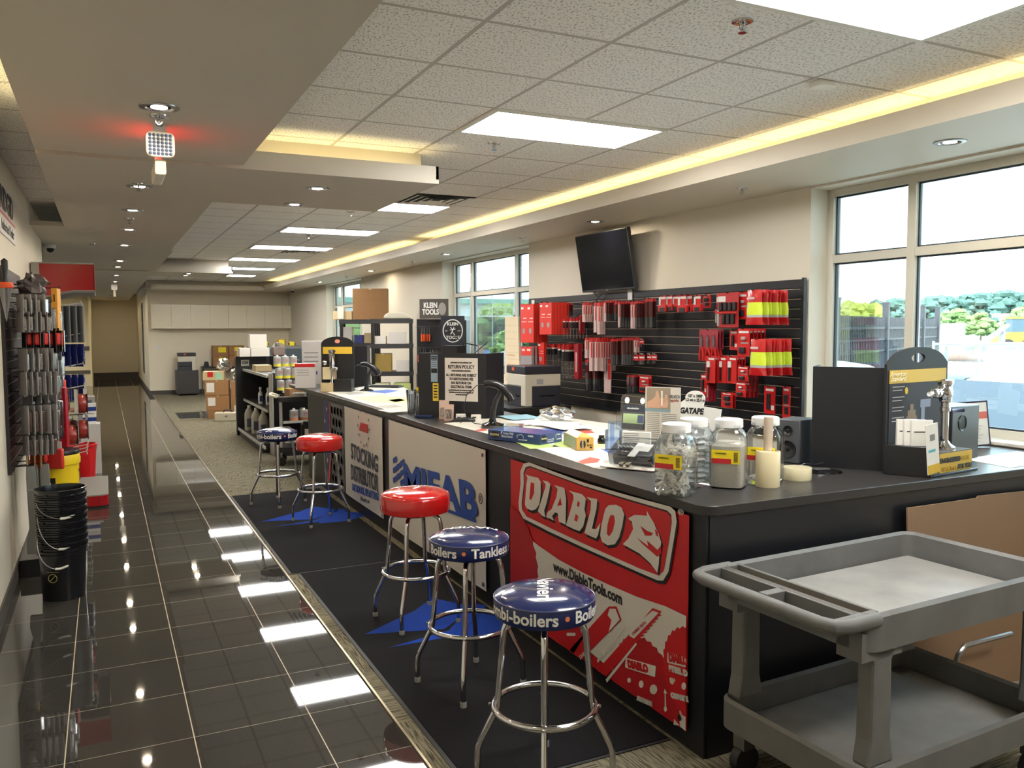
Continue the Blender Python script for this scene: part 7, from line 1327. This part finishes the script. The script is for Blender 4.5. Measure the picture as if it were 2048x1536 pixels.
mb.f = [(j*12+k, j*12+(k+1) % 12, (j+1)*12+(k+1) % 12, (j+1)*12+k) for j in range(8) for k in range(12)]; mb.mi = [0]*len(mb.f); mb.build('pouch_body', mat('pouch_grey', (84,78,80), .4), t, smooth=False); MB().tube([(-.14,0,.02),(.0,0,.02),(.12,0,.03)], .005, 6).build('hook', dkplastic, t)
# second fixture: curved header, blue packs, base deck
t = thing('fixture_header', 'glossy red fixture with curved bottom edge and grey base', 'fixture', (-.61, 9.25, 0)); fr_ = mat('fixture_red', (156,22,32), .12, coat=.5); fs = mat('fixture_silver', (160,160,156), .35, .3)
pr = [(.07,2.12),(.16,2.12),(.26,2.155),(.36,2.175),(.54,2.175),(.54,2.425),(.07,2.425)]
MB().prism(pr, (0,0,0), (1,0,0), (0,0,1), (0,.012,0)).build('header_face', fr_, t, smooth=False); MB().prism([(-.0,2.08),(.07,2.08),(.07,2.43),(.0,2.43)], (0,0,0), (1,0,0), (0,0,1), (0,.012,0)).build('side_plate', fs, t, smooth=False)
MB().tube([(.07,.006,2.115),(.16,.006,2.115),(.26,.006,2.15),(.36,.006,2.17),(.54,.006,2.17)], .007, 8).tube([(.0,.006,2.432),(.54,.006,2.432)], .007, 8).build('silver_trim', silver, t); MB().box(.535, .545, 0, 1.2, 2.17, 2.43).build('front_face', fr_, t, smooth=False); MB().box(.0, .54, .012, 1.2, 2.425, 2.435).build('top_cover', fs, t, smooth=False)
MB().prism([(.10,2.09),(.26,2.13),(.36,2.15),(.54,2.15),(.54,2.165),(.36,2.168),(.26,2.148),(.16,2.11)], (0,.0,0), (1,0,0), (0,0,1), (0,1.1,0)).build('underside', mat('under_grey', (110,108,108), .4), t, smooth=False)
MB().box(.0, .02, 0, 1.2, .15, 2.1).build('back_panel', mat('panel_navy', (26,32,72), .45), t, smooth=False); MB().box(.0, .03, -.012, 0, .15, 2.1).build('side_post', mat('post_white', (206,206,204), .4), t, smooth=False)
bo = [(0,0),(.52,0)]+arc(.52,.08,.08,-90,0,5)+[(.60,1.2),(0,1.2)]
MB().prism(bo, (0,0,.02), (1,0,0), (0,1,0), (0,0,.10)).build('base_front', fr_, t, smooth=False); MB().prism([(a*.998, b_+.002) for a, b_ in bo], (0,0,.12), (1,0,0), (0,1,0), (0,0,.012)).build('base_deck', mat('deck_grey', (120,118,114), .5), t, smooth=False); MB().box(.01, .57, .02, 1.18, 0, .02).build('plinth', dkplastic, t, smooth=False)
def FK(y, z, L, lab): return one('price_hook', MB().box(0, L, -.004, .004, -.004, .004).box(L, L+.005, -.02, .02, -.03, .02), mat('hook_white', (200,200,196), .4), lab, 'hook', loc=(-.59, y, z), smooth=False)
k_ = 0
for y in (9.32, 9.6, 9.88, 10.16):
    for z in (1.98, 1.68, 1.38, 1.16, .70, .50):
        k_ += 1; o = FK(y, z, .40, 'white price hook on the red fixture, %s row, %s column' % (['top','second','third','fourth','fifth','lowest'][(k_-1) % 6], ['nearest','second','third','farthest'][(k_-1)//6])); o.rotation_euler[1] = -.18
def fpack(y, z, kind, n, wd, h, lab):
    r = None
    for k in range(n+2):
        x = -.22-.058*k
        if r is None:
            r = thing('hanging_package', lab, 'package', (x, y, z), 0, 'stack of '+lab)
            if kind == 'b': MB().box(-.003, .003, -wd/2, wd/2, -h, 0).build('card', mat('pack_blue', (34,44,120), .4), r, smooth=False); MB().box(.003, .03, -wd*.3, wd*.3, -h*.9, -h*.4).build('blister', blc, r, bev=.006); MB().box(.004, .02, -wd*.2, wd*.2, -h*.85, -h*.5).build('fitting', silver, r, smooth=False)
            else: MB().box(-.006, .006, -wd/2, wd/2, -h, 0).build('sleeve', mat('pack_slate', (110,114,120), .3), r, smooth=False); MB().box(.006, .008, -wd*.3, wd*.3, -h*.3, -h*.1).build('label', paper, r, smooth=False)
        else: dup(r, (x, y, z))
        r.rotation_euler[2] = R(30)
fpack(9.34, 2.02, 'g', 4, .16, .36, 'long slate sleeves at the top of the red fixture'); fpack(9.62, 2.0, 'g', 3, .14, .30, 'slate sleeves behind the front ones on the fixture'); fpack(9.36, 1.62, 'b', 3, .12, .20, 'blue fitting packs, second row of the fixture'); fpack(9.64, 1.64, 'b', 3, .12, .18, 'blue fitting packs, second row farther column'); fpack(9.36, 1.34, 'b', 4, .10, .26, 'blue fitting packs, third row of the fixture'); fpack(9.64, 1.30, 'b', 3, .10, .22, 'blue fitting packs, third row farther column')
# things on the floor past the fixture
t = thing('red_bucket', 'tall red bucket on the floor beyond the fixture', 'bucket', (-.28, 11.0, 0)); MB().lathe([(.001,.01),(.13,.0),(.155,.40),(.165,.41),(.165,.44),(.155,.445),(.13,.02)], n=32).build('bucket_wall', mat('bucket_red', (196,24,28), .3), t); MB().tube([(.16*math.cos(a*PI/12), .02, .40-.12*math.sin(a*PI/12)) for a in range(13)], .004, 6).build('bail_handle', steel, t)
t = thing('display_carton', 'grey printed carton standing beyond the red bucket', 'box', (-.36, 12.0, 0)); MB().box(0, .22, 0, .3, 0, .92).build('carton', mat('carton_grey', (150,148,142), .5), t, smooth=False); MB().box(.03, .19, -.002, 0, .84, .88).box(.08, .16, -.002, 0, .40, .50).build('carton_print', mat('print_dark', (84,84,90), .5), t, smooth=False); MB().box(0, .22, -.002, 0, .26, .34).build('blue_stripe', bluep, t, smooth=False)
for i in range(2): t3 = thing('fitting_pack', 'blue and white fitting carton on the grey carton, '+['lower','upper'][i], 'box', (-.27, 11.55, .62+.13*i)); MB().box(0, .15, 0, .12, 0, .12).build('carton', whitep, t3, smooth=False); MB().box(0, .15, -.002, 0, .03, .08).box(.15, .152, 0, .12, .03, .08).build('blue_band', bluep, t3, smooth=False)
one('low_crate', MB().box(-.30, -.08, 11.5, 11.75, 0, .62), mat('crate_white', (196,196,194), .4), 'white crate carrying the blue banded cartons', 'crate', smooth=False)
one('door_mat', MB().box(-1.6, -.45, 20.6, 21.2, 0, .02), mat('mat_brown', (120,70,50), .9), 'brown striped mat in the lit lobby', 'mat', smooth=False)
# yellow bucket with black lid ring
t = thing('plastic_bucket', 'yellow bucket with black insert lid behind the black bucket stack', 'bucket', (-.345, 7.02, .13)); yb_ = mat('bucket_yellow', (226,196,30), .35)
MB().lathe([(.001,.0),(.128,0),(.146,.66),(.155,.665),(.157,.70),(.150,.735),(.148,.71)], n=40).build('bucket_wall', yb_, t); MB().lathe([(.150,.735),(.154,.75),(.148,.765),(.12,.755),(.001,.75)], n=40).build('lid', dkplastic, t)
m = MB(); m.T = Matrix.Rotation(-1.9, 4, 'Z'); m.box(.141, .147, -.045, .045, .42, .58).build('warning_label', yb_, t, smooth=False); m = MB(); m.T = Matrix.Rotation(-1.9, 4, 'Z'); m.box(.1465, .148, -.042, .042, .525, .578).build('label_header', ink, t, smooth=False)
m = MB(); m.T = Matrix.Rotation(-1.9, 4, 'Z'); m.tube([(.148, .030*math.cos(k*PI/9), .475+.030*math.sin(k*PI/9)) for k in range(18)], .003, 5, True).tube([(.148,-.02,.455),(.148,.02,.495)], .003, 5).lathe([(.001,-.001),(.018,-.001)], (.148,0,.475), 10, ax='x').build('warning_symbol', ink, t)
MB().tube([(.150*math.cos(a*PI/12-1.9+PI/2), .150*math.sin(a*PI/12-1.9+PI/2)-.0, .62-.17*math.sin(a*PI/12)) for a in range(13)], .003, 6).build('bail_handle', steel, t)
one('floor_riser', MB().box(-.60, -.18, 6.85, 7.5, 0, .13), dkplastic, 'low black riser under the yellow bucket', 'riser', smooth=False)
# stack of black buckets
bb2 = mat('bucket_black', (16,17,22), .25, coat=.2); src = None; BL = ['lowest','second','third','fourth','fifth','sixth','seventh','eighth','topmost']
for k in range(9):
    z = .046*k+.0; loc = (-.295, 6.27, z)
    if src is None:
        src = thing('plastic_bucket', 'black bucket, lowest of the nested stack at the left wall', 'bucket', loc, 0, 'nested black buckets')
        MB().lathe([(.001,.004),(.130,.0),(.142,.30),(.154,.303),(.154,.309),(.143,.312),(.144,.325),(.156,.328),(.156,.334),(.145,.337),(.146,.358),(.157,.362),(.157,.369),(.148,.371),(.141,.33),(.130,.02),(.001,.018)], n=44).build('bucket_wall', bb2, src)
        for s_ in (-1, 1): MB().lathe([(.001,0),(.012,0),(.012,.008),(.001,.010)], (s_*.146*math.cos(.6), s_*.146*math.sin(.6), .335), 10).build('handle_ear', bb2, src)
    else: dup(src, loc, rz=k*.05, label='black bucket, %s of the nested stack at the left wall' % (BL[k]+' from the floor' if k < 8 else 'topmost'))
lab_m = MB(); lab_m.T = Matrix.Rotation(-2.0, 4, 'Z'); lab_m.tube([(.142, .028*math.cos(k*PI/9), .16+.028*math.sin(k*PI/9)) for k in range(18)], .0025, 5, True).tube([(.142,-.02,.14),(.142,.02,.18)], .0025, 5).box(.138, .141, -.04, .04, .20, .202); lab_m.build('warning_print', mat('print_gold', (140,130,70), .5), src)
for k, (zb, drop, a0) in enumerate([(.335+.046*2, .20, .62), (.335+.046*5, .21, .55), (.335+.046*7, .10, .4)]):
    pts = []
    for i in range(17):
        u_ = i/16*PI; a = a0+PI+.0; fx, fy = -math.cos(u_), 0
        x = .156*math.cos(u_); d_ = .165*math.sin(u_); c_, s_ = math.cos(-2.35+k*.12+PI/2), math.sin(-2.35+k*.12+PI/2); nx, ny = math.cos(-1.75), math.sin(-1.75)
        pts.append((x*math.cos(a0-.3)+nx*d_*.95, x*math.sin(a0-.3)+ny*d_*.95, zb-drop*math.sin(u_)))
    hb_ = MB().tube(pts, .0026, 6).build('bail_handle', steel, [c for c in scn.objects if c.name.startswith('plastic_bucket')][(3, 6, 8)[k]]); hb_.location = (0, 0, -(.046*(2, 5, 7)[k]))
    MB().tube(pts[6:10], .008, 8).build('handle_grip', mat('grip_white', (206,202,190), .5), hb_)
